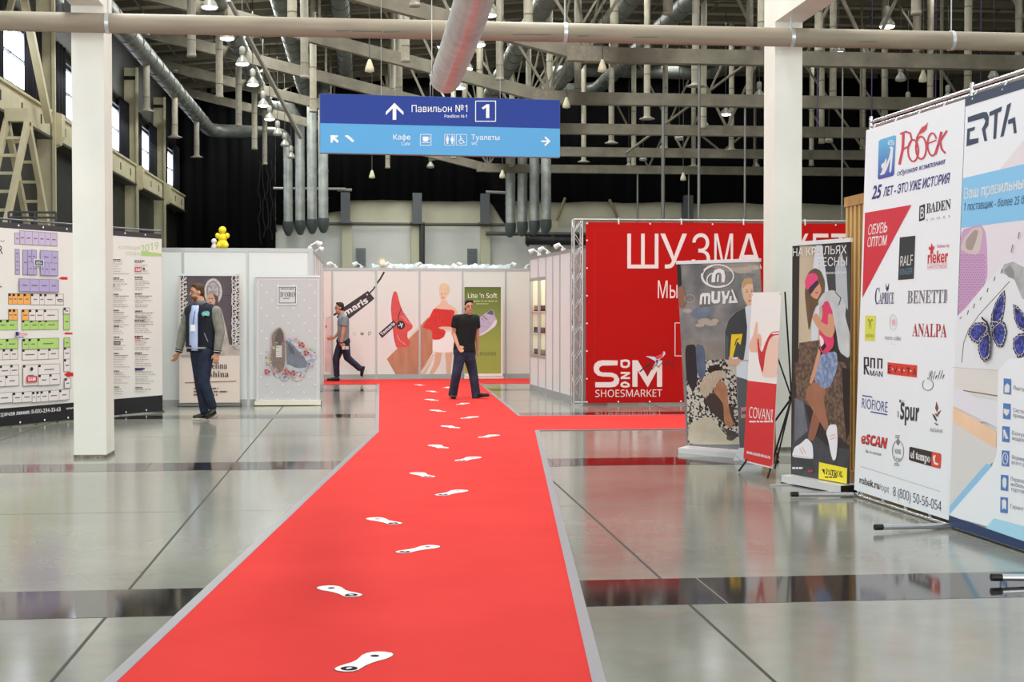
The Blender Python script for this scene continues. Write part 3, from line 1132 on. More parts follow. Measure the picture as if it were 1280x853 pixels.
for l in ((776, 66, 879, 66), (776, 167, 879, 167), (777.5, 66, 777.5, 167), (877.5, 66, 877.5, 167)):
    x.line([(l[0], l[1]), (l[2], l[3])], 4, SW)
x.text(style('1', 'heavy'), 808, 151, 846, 151, 66, SW, 0.0).build('number_box', t)
A().poly([(52, 236), (93, 238), (84, 248), (74, 248), (94, 266), (86, 276), (66, 256), (66, 268), (54, 278)], SW).build('arrow_symbol', t, 'white arrow pointing up and left')
A().rect(126, 237, 143, 246, SW).rect(137, 243, 152, 255, SW).rect(147, 251, 161, 263, SW).rect(156, 259, 169, 270, SW).build('stairs_symbol', t)
A().text('Кафе', 366, 259, 452, 259, 25, SW, 0.005).text(style('Cafe', 'sans'), 408, 287, 450, 287, 14, SW).build('cafe_lettering', t)
x = A()
for l in ((500, 233, 556, 233), (500, 287, 556, 287), (501, 233, 501, 287), (555, 233, 555, 287)):
    x.line([(l[0], l[1]), (l[2], l[3])], 2.5, SW)
x.poly([(514, 244), (541, 244), (541, 262), (536, 268), (519, 268), (514, 262)], SW).ring(543, 253, 5, 6, 2.5, SW).rect(508, 272, 549, 275, SW).build('cup_symbol', t)
x = A()
for bx in (622, 681):
    for l in ((bx, 233, bx + 53, 233), (bx, 286, bx + 53, 286), (bx + 1, 233, bx + 1, 286), (bx + 52, 233, bx + 52, 286)):
        x.line([(l[0], l[1]), (l[2], l[3])], 2.2, SW)
for cx_, sk in ((637, 0), (661, 1)):
    x.ell(cx_, 242, 4, 4, SW)
    x.poly([(cx_ - 7, 248), (cx_ + 7, 248), (cx_ + (9 if sk else 6), 265), (cx_ + 4, 266), (cx_ + 4, 280), (cx_ - 4, 280), (cx_ - 4, 266), (cx_ - (9 if sk else 6), 265)], SW)
x.ell(702, 242, 3.5, 3.5, SW).line([(702, 246), (703, 262), (714, 262), (719, 275), (724, 273)], 3.6, SW).line([(703, 254), (713, 254)], 3, SW).ring(705, 267, 10, 11, 3, SW, 40, 250)
x.build('toilet_symbol', t)
A().text('Туалеты', 756, 260, 897, 261, 25, SW).text(style('WC', 'sans'), 757, 286, 789, 286, 14, SW).build('toilet_lettering', t)
A().poly([(1106, 263), (1135, 263), (1121, 248), (1128, 243), (1152, 267), (1127, 291), (1120, 286), (1135, 271), (1106, 271)], SW).build('arrow_symbol', t, 'white arrow pointing right')
for px in (477, 626):
    u = P.uv(px, 121)[0]
    q = MB(); q.tube([(u, 0.045, z1), (u, 0.045, deck_z(P.p0.x + u) + 0.03)], 0.004, mat((170, 168, 160), 0.4, 0.5), 6); q.build('wire', t)
# ================================================================== CARPET AND SHOE PRINTS
CARPET = mat((212, 60, 57), 0.95, noise=0.10, scale=1.1, c2=(202, 54, 51), spec=0.1)
TAPE = mat((126, 122, 130), 0.4)
cl = [(-1.85, -2.0), (-1.05, 5.98), (0.16, 18.0), (0.29, 29.55), (-3.4, 29.55), (-3.4, 31.6), (5.0, 31.6), (5.0, 29.65), (2.43, 29.55), (2.26, 20.4), (8.2, 20.4), (8.2, 17.93), (2.21, 17.93), (0.97, 5.77), (0.18, -2.0)]
t = thing('carpet_runner', 'long bright red carpet path with a cross strip and one side branch', 'carpet', (0, 0, 0))
q = MB()
n = len(cl)
q.add([(x, y, 0.0) for x, y in cl] + [(x, y, 0.007) for x, y in cl], [tuple(range(n, 2 * n)), tuple(range(n - 1, -1, -1))] + [(i, (i + 1) % n, (i + 1) % n + n, i + n) for i in range(n)], CARPET)
q.build('pile', t)
def strip(a, b, w_):
    a, b = Vector((*a, 0)), Vector((*b, 0))
    d = (b - a).normalized()
    nn = Vector((-d.y, d.x, 0)) * w_ / 2
    q = MB()
    vs = [a + nn, b + nn, b - nn, a - nn]
    q.add([(v.x, v.y, 0.0015) for v in vs] + [(v.x, v.y, 0.0088) for v in vs], [(4, 5, 6, 7), (0, 1, 5, 4), (1, 2, 6, 5), (2, 3, 7, 6), (3, 0, 4, 7)], TAPE)
    q.build('edge_tape', t)
for i, j in ((0, 1), (1, 2), (2, 3), (8, 9), (9, 10), (11, 12), (12, 13), (13, 14)):
    strip(cl[i], cl[j], 0.058 if i in (0, 1, 12, 13) else 0.05)

PRINT = mat((232, 228, 226), 0.5)
sole = [(-.5, 0), (-.488, .07), (-.44, .125), (-.36, .145), (-.26, .135), (-.12, .112), (0, .115), (.12, .15), (.24, .19), (.34, .195), (.42, .17), (.475, .11), (.5, .02), (.488, -.07), (.43, -.13), (.34, -.155), (.22, -.16), (.1, -.13), (-.02, -.11), (-.14, -.11), (-.26, -.128), (-.36, -.145), (-.44, -.125), (-.488, -.07)]
fp = [((484, 818), (426, 842)), ((402, 735), (447, 748)), ((547, 684), (498, 693)), ((462, 649), (498, 657)), ((581, 614), (548, 621)), ((517, 592), (539, 598)), ((599, 572), (571, 578)), ((539, 557), (557, 562)), ((624, 544), (598, 549)), ((554, 533), (572, 536.5)), ((599, 521), (575, 525)), ((538, 513), (556, 516)), ((587, 504), (570, 507.5)), ((532, 499.5), (547, 502)), ((534, 489), (548, 491.5)), ((566, 484), (553, 486.3)), ((519, 481), (531, 483.2))]
WORDS = ['nearest', 'second nearest', 'third nearest', 'fourth nearest', 'fifth nearest', 'sixth nearest', 'seventh nearest', 'eighth nearest', 'ninth nearest', 'tenth nearest', 'eleventh nearest', 'twelfth nearest', 'thirteenth nearest', 'fourth farthest', 'third farthest', 'second farthest', 'farthest']
for i, (tp, hp) in enumerate(fp):
    a, b = G(*tp), G(*hp)
    c = (a + b) / 2
    d = a - b
    L = max(0.36, min(0.46, d.length))
    ang = math.atan2(d.y, d.x)
    t = thing('shoe_print_sticker', 'white shoe-print sticker on the red carpet, ' + WORDS[i] + ' of the trail', 'floor sticker', (c.x, c.y, 0.0072), ang, group='shoe-print stickers on the carpet')
    sg = -1 if i % 2 else 1
    k = 1.035
    q = MB(); q.add([(x * L * k, sg * y * L * k, 0.0012) for x, y in sole], [tuple(range(24))], mat((40, 20, 24), 0.6))
    q.add([(x * L, sg * y * L, 0.002) for x, y in sole], [tuple(range(24))], PRINT); q.build('sole_shape', t)
    q = MB(); q.add([(-0.36 * L + 0.095 * L * math.cos(j * 0.3927), -sg * 0.02 * L + 0.10 * L * math.sin(j * 0.3927), 0.003) for j in range(16)], [tuple(range(16))], mat((24, 22, 44), 0.8, spec=0.1))
    q.add([(-0.36 * L + 0.05 * L * math.cos(j * 0.3927), -sg * 0.02 * L + 0.03 * L * math.sin(j * 0.3927), 0.0038) for j in range(16)], [tuple(range(16))], mat((200, 196, 204), 0.5)); q.build('heel_logo', t)
    q = MB(); q.add([(0.27 * L + 0.05 * L * math.cos(j * 0.3927), sg * 0.03 * L + 0.055 * L * math.sin(j * 0.3927), 0.003) for j in range(16)], [tuple(range(16))], mat((30, 26, 44), 0.8, spec=0.1)); q.build('toe_logo', t)

# ================================================================== WHITE BOOTHS
PANELW = mat((224, 228, 227), 0.45)
PANELP = mat((222, 222, 214), 0.5)
POST = mat((176, 178, 178), 0.4, 0.5)

def booth_wall(P, us, z1, th, panel_m, t, base=True):
    for i in range(len(us) - 1):
        q = MB(); q.box(us[i] + 0.02, us[i + 1] - 0.02, 0.004, th, 0.1, z1 - 0.06, panel_m); q.build('panel', t)
    for u in us:
        q = MB(); q.box(u - 0.02, u + 0.02, -0.006, th + 0.006, 0.0, z1, POST); q.build('post', t)
    q = MB(); q.box(us[0], us[-1], -0.004, th + 0.004, z1 - 0.06, z1, POST); q.build('top_rail', t)
    q = MB(); q.box(us[0], us[-1], -0.004, th + 0.004, 0.0, 0.1, mat((168, 168, 168), 0.5)); q.build('plinth', t)


def spotlight(loc, rz, label, lit=True):
    t = thing('arm_spotlight', label, 'spotlight', loc, rz, group='white arm spotlights on the booth tops')
    q = MB(); q.box(-0.03, 0.03, -0.03, 0.03, 0, 0.05, WHITE); q.build('clip', t)
    q = MB(); q.tube([(0, 0, 0.03), (0.02, 0, 0.07), (0.12, 0, 0.11)], 0.012, WHITE, 8); q.build('arm', t)
    q = MB(); q.tube([(0.1, 0, 0.12), (0.19, 0, 0.075)], [0.03, 0.05], WHITE, 12); q.build('head', t)


# ---- booth with the two roller banners
SB0, SB1 = (-4.2, 23.2), (-0.84, 23.2)
P = Panel(SB0, SB1)
t = P.thing('exhibition_booth', 'white panel booth behind the walking man in the varsity jacket', 'booth')
ZT = P.uv(350, 310.5)[1]
us = [0.0, P.uv(229, 400)[0] - 1.0, P.uv(229, 400)[0], P.uv(310, 400)[0], P.W]
us = sorted(u for u in us if u > -0.01)
booth_wall(P, us, ZT, 0.045, PANELW, t)
Ls = 6.25
for k in range(6):
    q = MB(); q.box(P.W - 0.04, P.W, 0.05 + Ls * k / 6, Ls * (k + 1) / 6 - 0.02, 0.1, ZT - 0.06, PANELW); q.build('panel', t)
for k in range(7):
    q = MB(); q.box(P.W - 0.05, P.W + 0.008, Ls * k / 6 - 0.02, Ls * k / 6 + 0.02, 0, ZT, POST); q.build('post', t)
q = MB(); q.box(P.W - 0.045, P.W + 0.004, 0, Ls, ZT - 0.06, ZT, POST); q.build('top_rail', t)
w3 = lambda u, y, z: tuple(P.p0 + P.u * u + P.away * y + Vector((0, 0, z)))
spotlight(w3(P.W - 0.05, 0.3, ZT), 0.2, 'white arm spotlight on the near corner of the booth with the shoe banner')
spotlight(w3(P.W - 0.05, 2.6, ZT), -0.5, 'white arm spotlight farther back on the booth with the shoe banner')

yu = P.uv(278, 305)[0]
t = thing('yellow_figurine', 'bright yellow rounded figurine standing on the white booth top', 'figurine', w3(yu, 0.02, ZT))
YEL = mat((246, 226, 46), 0.4)
q = MB(); q.ell((0, 0, 0.07), (0.085, 0.07, 0.075), YEL); q.ell((0, 0, 0.17), (0.075, 0.06, 0.07), YEL); q.build('body', t)
q = MB(); q.ell((0, 0, 0.29), 0.062, YEL); q.build('head', t)
for s_ in (-1, 1):
    q = MB(); q.ell((s_ * 0.075, -0.01, 0.2), (0.04, 0.04, 0.045), YEL); q.build('arm', t)
    q = MB(); q.ell((s_ * 0.05, -0.02, 0.045), (0.05, 0.05, 0.048), YEL); q.build('foot', t)
t = thing('white_figurine', 'small white rounded figurine beside the yellow one on the booth top', 'figurine', w3(P.uv(267.5, 305)[0], 0.02, ZT))
q = MB(); q.lathe((0, 0, 0), [(0.045, 0), (0.05, 0.02), (0.025, 0.07), (0.03, 0.09)], WHITE, 12); q.build('body', t)
q = MB(); q.ell((0, 0, 0.11), 0.045, WHITE); q.build('head', t)

# ---- roller banners: generic hardware
def rollup(P, u0, u1, z0, z1, t, face, base_m=ALU, base_d=0.2, base_h=0.085, wide=0.015):
    q = MB(); q.box(u0, u1, -0.004, 0.0, z0, z1, face); q.build('banner', t)
    q = MB(); q.box(u0 - 0.005, u1 + 0.005, -0.014, 0.014, z1 - 0.012, z1 + 0.022, mat((222, 224, 228), 0.35)); q.build('top_rail', t)
    q = MB()
    q.prism([(u0 - wide, 0.012), (u1 + wide, 0.012), (u1 + wide, base_h), (u0 - wide, base_h)], -base_d * 0.5, base_d * 0.5, base_m)
    q.build('base_cassette', t)
    q = MB(); q.box(u0 - wide - 0.006, u0 - wide, -base_d * 0.5, base_d * 0.5, 0.0, base_h, BLACKP); q.box(u1 + wide, u1 + wide + 0.006, -base_d * 0.5, base_d * 0.5, 0.0, base_h, BLACKP); q.build('end_cap', t)
    q = MB(); q.tube([((u0 + u1) / 2, 0.03, base_h), ((u0 + u1) / 2, 0.02, z1)], 0.011, ALU, 8); q.build('support_pole', t)


def lace(A_, x0, x1, y0, y1, m, seed, step=11):
    rnd = random.Random(seed)
    y = y0
    k = 0
    while y < y1:
        cx_ = x0 + (x1 - x0) * (0.28 if k % 2 else 0.72)
        r_ = (x1 - x0) * rnd.uniform(0.22, 0.36)
        A_.ring(cx_, y, r_, r_ * 1.2, 4.5, m, rnd.uniform(0, 90), rnd.uniform(250, 350), 10)
        A_.ell(cx_ + r_ * 0.3, y + 3, 4, 5, m, 8)
        y += step
        k += 1
    A_.line([(x0, y0), (x0 + 3, y1)], 3, m)


# first roller banner (portrait with a headdress)
K = crop(210, 335, 4.37)
p0, p1 = P.p0 + P.u * P.uv(*K((70, 776)))[0], P.p0 + P.u * P.uv(*K((397, 776)))[0]
fwd = -P.away * 0.16
B = Panel(p0 + fwd, p1 + fwd)
t = B.thing('roller_banner', 'roller banner with a portrait in a lace headdress, behind the man in the jacket', 'banner')
zt = B.uv(*K((230, 40)))[1]
rollup(B, 0, B.W, 0.06, zt, t, mat((222, 206, 196), 0.5), mat((120, 118, 116), 0.5, 0.4), 0.12, 0.05)
LACE = mat((214, 206, 204), 0.5)
bd = (0, B.W, 0.06, zt)
A1 = Art(B, -0.005, K, bd)
A1.poly([(66, 42), (398, 42), (396, 425), (68, 425)], mat((92, 78, 86), 0.5, noise=0.15, scale=2))
A1.poly([(66, 42), (108, 42), (106, 425), (68, 425)], mat((70, 58, 64), 0.5)).poly([(348, 42), (398, 42), (396, 425), (350, 425)], mat((70, 58, 64), 0.5))
A1.line([(285, 150), (348, 150)], 5, mat((70, 58, 66), 0.5))
A1.poly([(230, 200), (262, 195), (295, 235), (318, 330), (335, 420), (396, 420), (396, 478), (200, 482), (205, 240)], mat((200, 186, 178), 0.5, noise=0.2, scale=9))
A1.ell(247, 130, 50, 74, mat((196, 188, 190), 0.5, noise=0.35, scale=22)).ring(247, 128, 43, 64, 5, LACE).ring(247, 128, 32, 50, 4, mat((120, 108, 114), 0.5))
A1.poly([(212, 150), (225, 125), (250, 122), (266, 150), (268, 185), (230, 150)], mat((158, 138, 138), 0.5))
A1.ell(234, 174, 25, 32, mat((196, 152, 134), 0.5)).poly([(246, 140), (275, 160), (275, 215), (252, 205), (260, 180)], mat((88, 62, 56), 0.5))
A1.ell(226, 168, 4, 3, INK).ell(241, 168, 4, 3, INK).ell(231, 190, 7, 3, mat((150, 60, 66), 0.5))
A1.build('portrait_print', t)
A1 = Art(B, -0.0125, K, bd)
lace(A1, 68, 106, 50, 425, LACE, 3); lace(A1, 352, 396, 50, 425, LACE, 5)
A1.poly([(68, 425), (205, 430), (200, 482), (68, 478)], mat((196, 186, 180), 0.5, noise=0.2, scale=15))
A1.build('lace_border', t)
BR = mat((84, 52, 44), 0.5)
Art(B, -0.0125, K, bd).text(style('Evelina', 'serif'), 196, 552, 323, 551, 34, BR, 0.0).text(style('Soshina', 'serif'), 178, 597, 332, 596, 33, BR, 0.0).line([(92, 628), (375, 619)], 4, mat((132, 84, 74), 0.5)).bars(140, 655, 335, 3, 17, 8, mat((120, 90, 84), 0.5), 4).build('lettering', t)

# second roller banner (grey with a pair of shoes)
K = crop(305, 330, 4.49)
p0, p1 = P.p0 + P.u * P.uv(*K((68, 790)))[0], P.p0 + P.u * P.uv(*K((428, 790)))[0]
B = Panel(p0 + fwd * 0.5, p1 + fwd * 0.5)
t = B.thing('roller_banner', 'grey roller banner with a pair of shoes on flowers, beside the booth corner', 'banner')
zt = B.uv(*K((250, 72)))[1]
rollup(B, 0, B.W, 0.06, zt, t, mat((196, 194, 196), 0.5), mat((216, 208, 190), 0.4, 0.3), 0.16, 0.075)
bd = (0, B.W, 0.08, zt)
A1 = Art(B, -0.005, K, bd)
for l in ((80, 86, 418, 86), (76, 766, 414, 766), (79, 86, 77, 766), (417, 86, 413, 766)):
    A1.line([(l[0], l[1]), (l[2], l[3])], 3, mat((232, 230, 232), 0.5))
rnd = random.Random(5)
for r_ in range(16):
    for c_ in range(4):
        A1.ell(98 + c_ * 90 + (r_ % 3) * 30, 118 + r_ * 43, 5, 5, mat((228, 226, 228), 0.5), 8)
A1.build('dotted_border', t)
A1 = Art(B, -0.0145, K, bd)
cols = [(140, 70, 120), (214, 146, 118), (128, 160, 116), (150, 172, 208), (190, 134, 170), (206, 188, 130), (156, 136, 188)]
soft = [(194, 186, 206), (206, 190, 186), (186, 198, 188), (184, 190, 206)]
for i in range(46):
    a = rnd.uniform(0, 6.28); rr = rnd.uniform(0.3, 1)
    A1.ell(262 + 135 * rr * math.cos(a), 525 + 125 * rr * math.sin(a), rnd.uniform(10, 26), rnd.uniform(8, 18), mat(soft[i % 4], 0.5), 10)
for i in range(95):
    a = rnd.uniform(0, 6.28); rr = rnd.uniform(0.55, 1) ** 0.5
    A1.ell(262 + 140 * rr * math.cos(a), 530 + 122 * rr * math.sin(a), rnd.uniform(3, 7), rnd.uniform(2.5, 7), mat(cols[i % 7], 0.5), 7)
for (x, y) in ((325, 455), (240, 605), (130, 605), (350, 500), (275, 612)):
    for j in range(6):
        A1.ell(x + 11 * math.cos(j), y + 10 * math.sin(j), 7, 6, mat(((132, 40, 110), (214, 110, 84))[(x + j) % 2], 0.5), 7)
A1.build('flower_print', t)
A1 = Art(B, -0.022, K, bd)
A1.smooth = True
A1.poly([(236, 425), (262, 440), (300, 482), (335, 520), (366, 572), (352, 600), (300, 606), (246, 594)], mat((120, 126, 140), 0.5, noise=0.15, scale=20))
A1.poly([(240, 560), (300, 588), (362, 580), (352, 602), (300, 608), (246, 596)], mat((176, 180, 188), 0.5)).poly([(244, 440), (275, 470), (290, 510), (255, 500)], mat((84, 88, 100), 0.5))
A1.poly([(150, 395), (180, 360), (205, 352), (228, 385), (236, 440), (240, 560), (226, 612), (196, 628), (165, 612), (140, 560), (136, 515), (150, 470)], mat((176, 160, 152), 0.5))
A1.poly([(156, 400), (184, 366), (204, 358), (222, 388), (230, 445), (232, 555), (218, 602), (194, 614), (170, 600), (150, 555), (148, 515), (158, 470)], mat((134, 116, 108), 0.5, noise=0.15, scale=20))
A1.poly([(172, 430), (184, 385), (203, 360), (220, 390), (222, 430), (205, 455), (185, 455)], mat((92, 80, 76), 0.5))
A1.rect(180, 460, 213, 523, mat((216, 212, 212), 0.5))
for j in range(5):
    A1.line([(180, 470 + 11 * j), (213, 466 + 11 * j)], 3, mat((120, 110, 108), 0.5))
A1.ring(193, 570, 26, 20, 3, mat((110, 94, 88), 0.5), 180, 360)
A1.build('shoe_print', t)
A1 = Art(B, -0.0145, K, bd)
A1.poly([(189, 122), (298, 122), (297, 230), (189, 230)], mat((226, 224, 226), 0.5)).poly([(196, 129), (292, 129), (291, 222), (196, 222)], INK).poly([(200, 133), (288, 133), (287, 218), (200, 218)], mat((206, 204, 206), 0.5))
A1.text(style("D'ORO", 'serif'), 203, 186, 286, 186, 28, INK, 0.0).bars(206, 138, 284, 1, 8, 5, INK, 2).bars(220, 192, 270, 1, 8, 4, INK, 3).build('logo', t)

# ---- rear booth wall with murals
YR = 31.95
x0, x1 = AY(392, 400, YR).x, AY(705, 400, YR).x
P = Panel((x0, YR), (x1, YR))
t = P.thing('exhibition_booth', 'long pale booth wall with shoe mural at the end of the carpet', 'booth')
ZR = P.uv(540, 335.5)[1]
us = [0.0] + [P.uv(px, 400)[0] for px in (415.2, 470.4, 524.6, 578.3, 632.2, 686.0)] + [P.W]
booth_wall(P, us, ZR, 0.05, PANELP, t)
q = MB(); q.box(0, P.W, 0.05, 2.2, ZR - 0.08, ZR - 0.04, PANELP); q.build('roof_panel', t)
K = crop(400, 325, 5.17)
MUR = mat((224, 223, 219), 0.5)
f0 = lambda: Art(P, -0.002, K, (0, P.W, 0.1, ZR - 0.05))
A1 = f0()
A1.rect(86, 75, 354, 742, MUR)
A1.poly([(85, 352), (100, 342), (310, 200), (352, 250), (330, 270), (190, 380), (104, 386)], mat((58, 48, 52), 0.5, noise=0.1, scale=10))
A1.line([(318, 218), (345, 190), (356, 172)], 9, INK)
A1.ell(305, 225, 5, 5, MUR, 8)
A1.text(style('Tamaris', 'heavy'), 100, 402, 314, 272, 34, WHITE, 0.02, 0, True)
A1.ring(222, 478, 9, 10, 3, mat((190, 180, 176), 0.5)).ell(272, 478, 11, 9, INK).poly([(268, 473), (279, 478), (268, 483)], MUR).ring(321, 474, 9, 9, 3, mat((90, 80, 80), 0.5)).line([(314, 474), (314, 492)], 3, mat((90, 80, 80), 0.5))
A1.build('tag_mural', t, 'printed panel with a black hang tag')
A1 = f0()
A1.rect(8, 75, 72, 742, mat((230, 214, 208), 0.5)).poly([(36, 375), (72, 360), (72, 735), (30, 720)], mat((228, 196, 196), 0.5, noise=0.1, scale=5)).poly([(34, 420), (46, 432), (38, 446)], mat((120, 70, 80), 0.5))
A1.build('pink_print', t, 'faded pink printed panel')
K = crop(470, 325, 5.327)
A1 = f0()
A1.rect(8, 76, 284, 762, MUR)
A1.line([(0, 165), (30, 125), (55, 80)], 12, INK)
A1.poly([(72, 660), (150, 582), (215, 520), (284, 450), (284, 762), (130, 762)], mat((196, 138, 108), 0.5, noise=0.12, scale=3, stretch=(3, 1, 0.6)))
A1.poly([(205, 528), (284, 440), (284, 462), (215, 530)], mat((226, 206, 194), 0.5))
A1.smooth = True
A1.poly([(80, 250), (92, 222), (112, 205), (128, 208), (104, 300), (108, 420), (138, 590), (112, 598), (92, 580), (78, 450)], mat((226, 224, 228), 0.5))
A1.poly([(118, 210), (130, 208), (142, 222), (158, 290), (180, 345), (212, 392), (246, 440), (240, 460), (210, 480), (208, 515), (228, 552), (222, 575), (180, 584), (135, 588), (118, 520), (108, 420), (98, 330), (104, 260)], mat((222, 84, 80), 0.5, noise=0.08, scale=12))
A1.poly([(160, 325), (185, 350), (215, 400), (200, 400), (170, 370)], mat((196, 92, 110), 0.5))
for j in range(4):
    A1.line([(160 + 14 * j, 375 + 13 * j), (196 + 12 * j, 385 + 14 * j)], 5, mat((236, 130, 124), 0.5))
A1.line([(140, 500), (160, 540), (196, 565)], 4, mat((238, 170, 160), 0.5)).line([(112, 440), (132, 560)], 3, mat((180, 60, 60), 0.5))
A1.line([(148, 405), (152, 365), (168, 325)], 5, INK)
A1.smooth = False
A1.poly([(17, 490), (118, 402), (140, 430), (40, 522)], mat((50, 44, 48), 0.5)).text(style('Tamaris', 'heavy'), 40, 505, 128, 428, 18, WHITE, 0.02, 0, True)
A1.ell(165, 434, 28, 29, INK).line([(148, 440), (178, 424), (170, 446)], 6, WHITE).line([(160, 418), (172, 452)], 4, WHITE)
A1.build('sneaker_mural', t, 'printed panel with a coral sneaker standing on its heel')
A1 = f0()
A1.rect(294, 76, 575, 762, MUR)
WD = mat((196, 138, 108), 0.5, noise=0.12, scale=3, stretch=(3, 1, 0.6))
A1.poly([(294, 440), (345, 385), (376, 400), (376, 620), (294, 755)], WD)
A1.poly([(294, 745), (384, 625), (388, 640), (330, 762), (294, 762)], mat((214, 186, 168), 0.5)).line([(300, 760), (384, 640)], 5, MUR)
SKM = mat((228, 190, 166), 0.5)
A1.smooth = True
A1.poly([(395, 610), (442, 610), (428, 690), (386, 762), (352, 762), (388, 690)], mat((216, 176, 150), 0.5)).poly([(458, 610), (512, 610), (502, 700), (498, 762), (468, 762), (466, 690)], mat((216, 176, 150), 0.5))
A1.poly([(380, 535), (440, 520), (460, 480), (514, 480), (522, 618), (378, 616)], mat((240, 238, 238), 0.5))
A1.poly([(392, 318), (430, 292), (432, 272), (474, 272), (478, 292), (525, 318), (548, 352), (530, 370), (390, 335)], SKM)
A1.poly([(384, 322), (450, 330), (525, 334), (516, 410), (545, 440), (500, 455), (440, 456), (466, 478), (452, 515), (420, 532), (374, 532), (374, 470), (310, 452), (322, 428), (360, 375)], mat((220, 50, 44), 0.5, noise=0.08, scale=14))
for j in range(5):
    A1.line([(400 + 24 * j, 340), (394 + 24 * j, 430)], 2, mat((190, 36, 34), 0.5))
A1.poly([(412, 452), (440, 444), (505, 446), (505, 470), (440, 464)], SKM)
A1.ell(456, 200, 36, 44, mat((222, 196, 154), 0.5)).ell(452, 172, 24, 18, mat((226, 202, 162), 0.5)).ell(448, 232, 26, 40, mat((232, 196, 172), 0.5))
A1.ell(438, 226, 4, 3, INK, 8).ell(459, 226, 4, 3, INK, 8).ell(447, 252, 9, 4, mat((196, 84, 80), 0.5), 8)
A1.build('woman_mural', t, 'printed panel with a woman in a red top')
# sheet and fittings on top of it
q = MB()
rnd = random.Random(2)
v = []
for i in range(40):
    for j in range(8):
        x = P.uv(465, 340)[0] + (P.uv(640, 340)[0] - P.uv(465, 340)[0]) * i / 39
        v.append((x, 0.15 + 0.22 * j, ZR - 0.03 + (0.11 if 0 < j < 7 else 0.0) * (0.5 + rnd.random())))
f = [(i * 8 + j, i * 8 + 8 + j, i * 8 + 9 + j, i * 8 + 1 + j) for i in range(39) for j in range(7)]
q.add(v, f, mat((176, 186, 190), 0.3), True)
o = q.build('plastic_sheet', None, tuple(P.p0)); o.rotation_euler = (0, 0, P.rz)
o.modifiers.new('thickness', 'SOLIDIFY').thickness = 0.01
tag(o, 'crumpled translucent plastic sheet lying on the mural booth top', 'plastic sheet')
for px, nm in ((420, 'above the black tag'), (452, 'next to the cream fan housing'), (492, 'above the coral sneaker'), (532, 'above the woman in red'), (566, 'near the woman and the sheet'), (634, 'near the glass-case booth'), (657, 'at the glass-case end')):
    u = P.uv(px, 340)[0]
    spotlight(tuple(P.p0 + P.u * u + Vector((0, 0.02, ZR))), math.pi * (0.0 if px % 4 else 0.9), 'white arm spotlight on the mural booth, ' + nm)
u = P.uv(478, 330)[0]
t2 = thing('fan_housing', 'round cream lamp housing standing on the mural booth top', 'lamp', tuple(P.p0 + P.u * u + Vector((0, 0.12, ZR))))
q = MB(); q.tube([(0, -0.05, 0.14), (0, 0.08, 0.14)], 0.1, CREAM, 16); q.build('housing', t2)
q = MB(); q.tube([(0, -0.06, 0.14), (0, -0.05, 0.14)], 0.06, mat((244, 240, 226), 0.3), 14); q.build('lens', t2)
q = MB(); q.box(-0.05, 0.05, -0.02, 0.06, 0, 0.05, CREAM); q.build('foot', t2)

# roller banner with a lilac shoe, in front of the mural
K = crop(560, 330, 4.736)
YS = 31.55
B = Panel((AY(*K((97, 600)), YS).x, YS), (AY(*K((324, 600)), YS).x, YS))
t = B.thing('roller_banner', 'green roller banner with a lilac shoe, behind the man in black', 'banner')
zt = B.uv(*K((200, 134)))[1]
rollup(B, 0, B.W, 0.07, zt, t, mat((228, 224, 218), 0.5), mat((226, 220, 212), 0.4), 0.14, 0.06)
bd = (0, B.W, 0.08, zt)
uu = lambda x, y: B.uv(*K((x, y)))
A1 = Art(B, -0.005, K, bd)
A1.poly([(97, 134), (313, 134), (313, 650), (97, 650)], gmat((150, 168, 74), (92, 112, 40), uu(200, 480)[1], uu(200, 140)[1]))
A1.build('green_print', t)
A1 = Art(B, -0.006, K, bd)
A1.text(style("Lite 'n Soft", 'sans'), 118, 202, 291, 202, 26, mat((238, 238, 228), 0.5), 0.01).bars(150, 218, 295, 1, 10, 6, mat((190, 200, 150), 0.5), 2).bars(168, 234, 245, 1, 10, 5, mat((190, 200, 150), 0.5), 6)
A1.text(style('remonte', 'sans'), 158, 543, 284, 543, 24, mat((72, 84, 44), 0.5))
A1.build('lettering', t)
A1 = Art(B, -0.006, K, bd)
A1.smooth = True
A1.poly([(150, 350), (180, 322), (222, 292), (250, 274), (268, 272), (278, 310), (292, 335), (280, 365), (240, 395), (200, 420), (150, 430)], mat((196, 188, 212), 0.5, noise=0.1, scale=14))
A1.poly([(280, 330), (292, 335), (282, 368), (240, 400), (200, 424), (180, 426), (240, 386)], mat((224, 220, 228), 0.5))
A1.poly([(226, 296), (248, 276), (266, 275), (270, 306), (250, 300)], mat((96, 92, 128), 0.5)).line([(205, 308), (232, 330)], 5, mat((90, 80, 110), 0.5)).line([(195, 322), (215, 338)], 4, mat((130, 120, 150), 0.5))
A1.build('shoe_print', t)

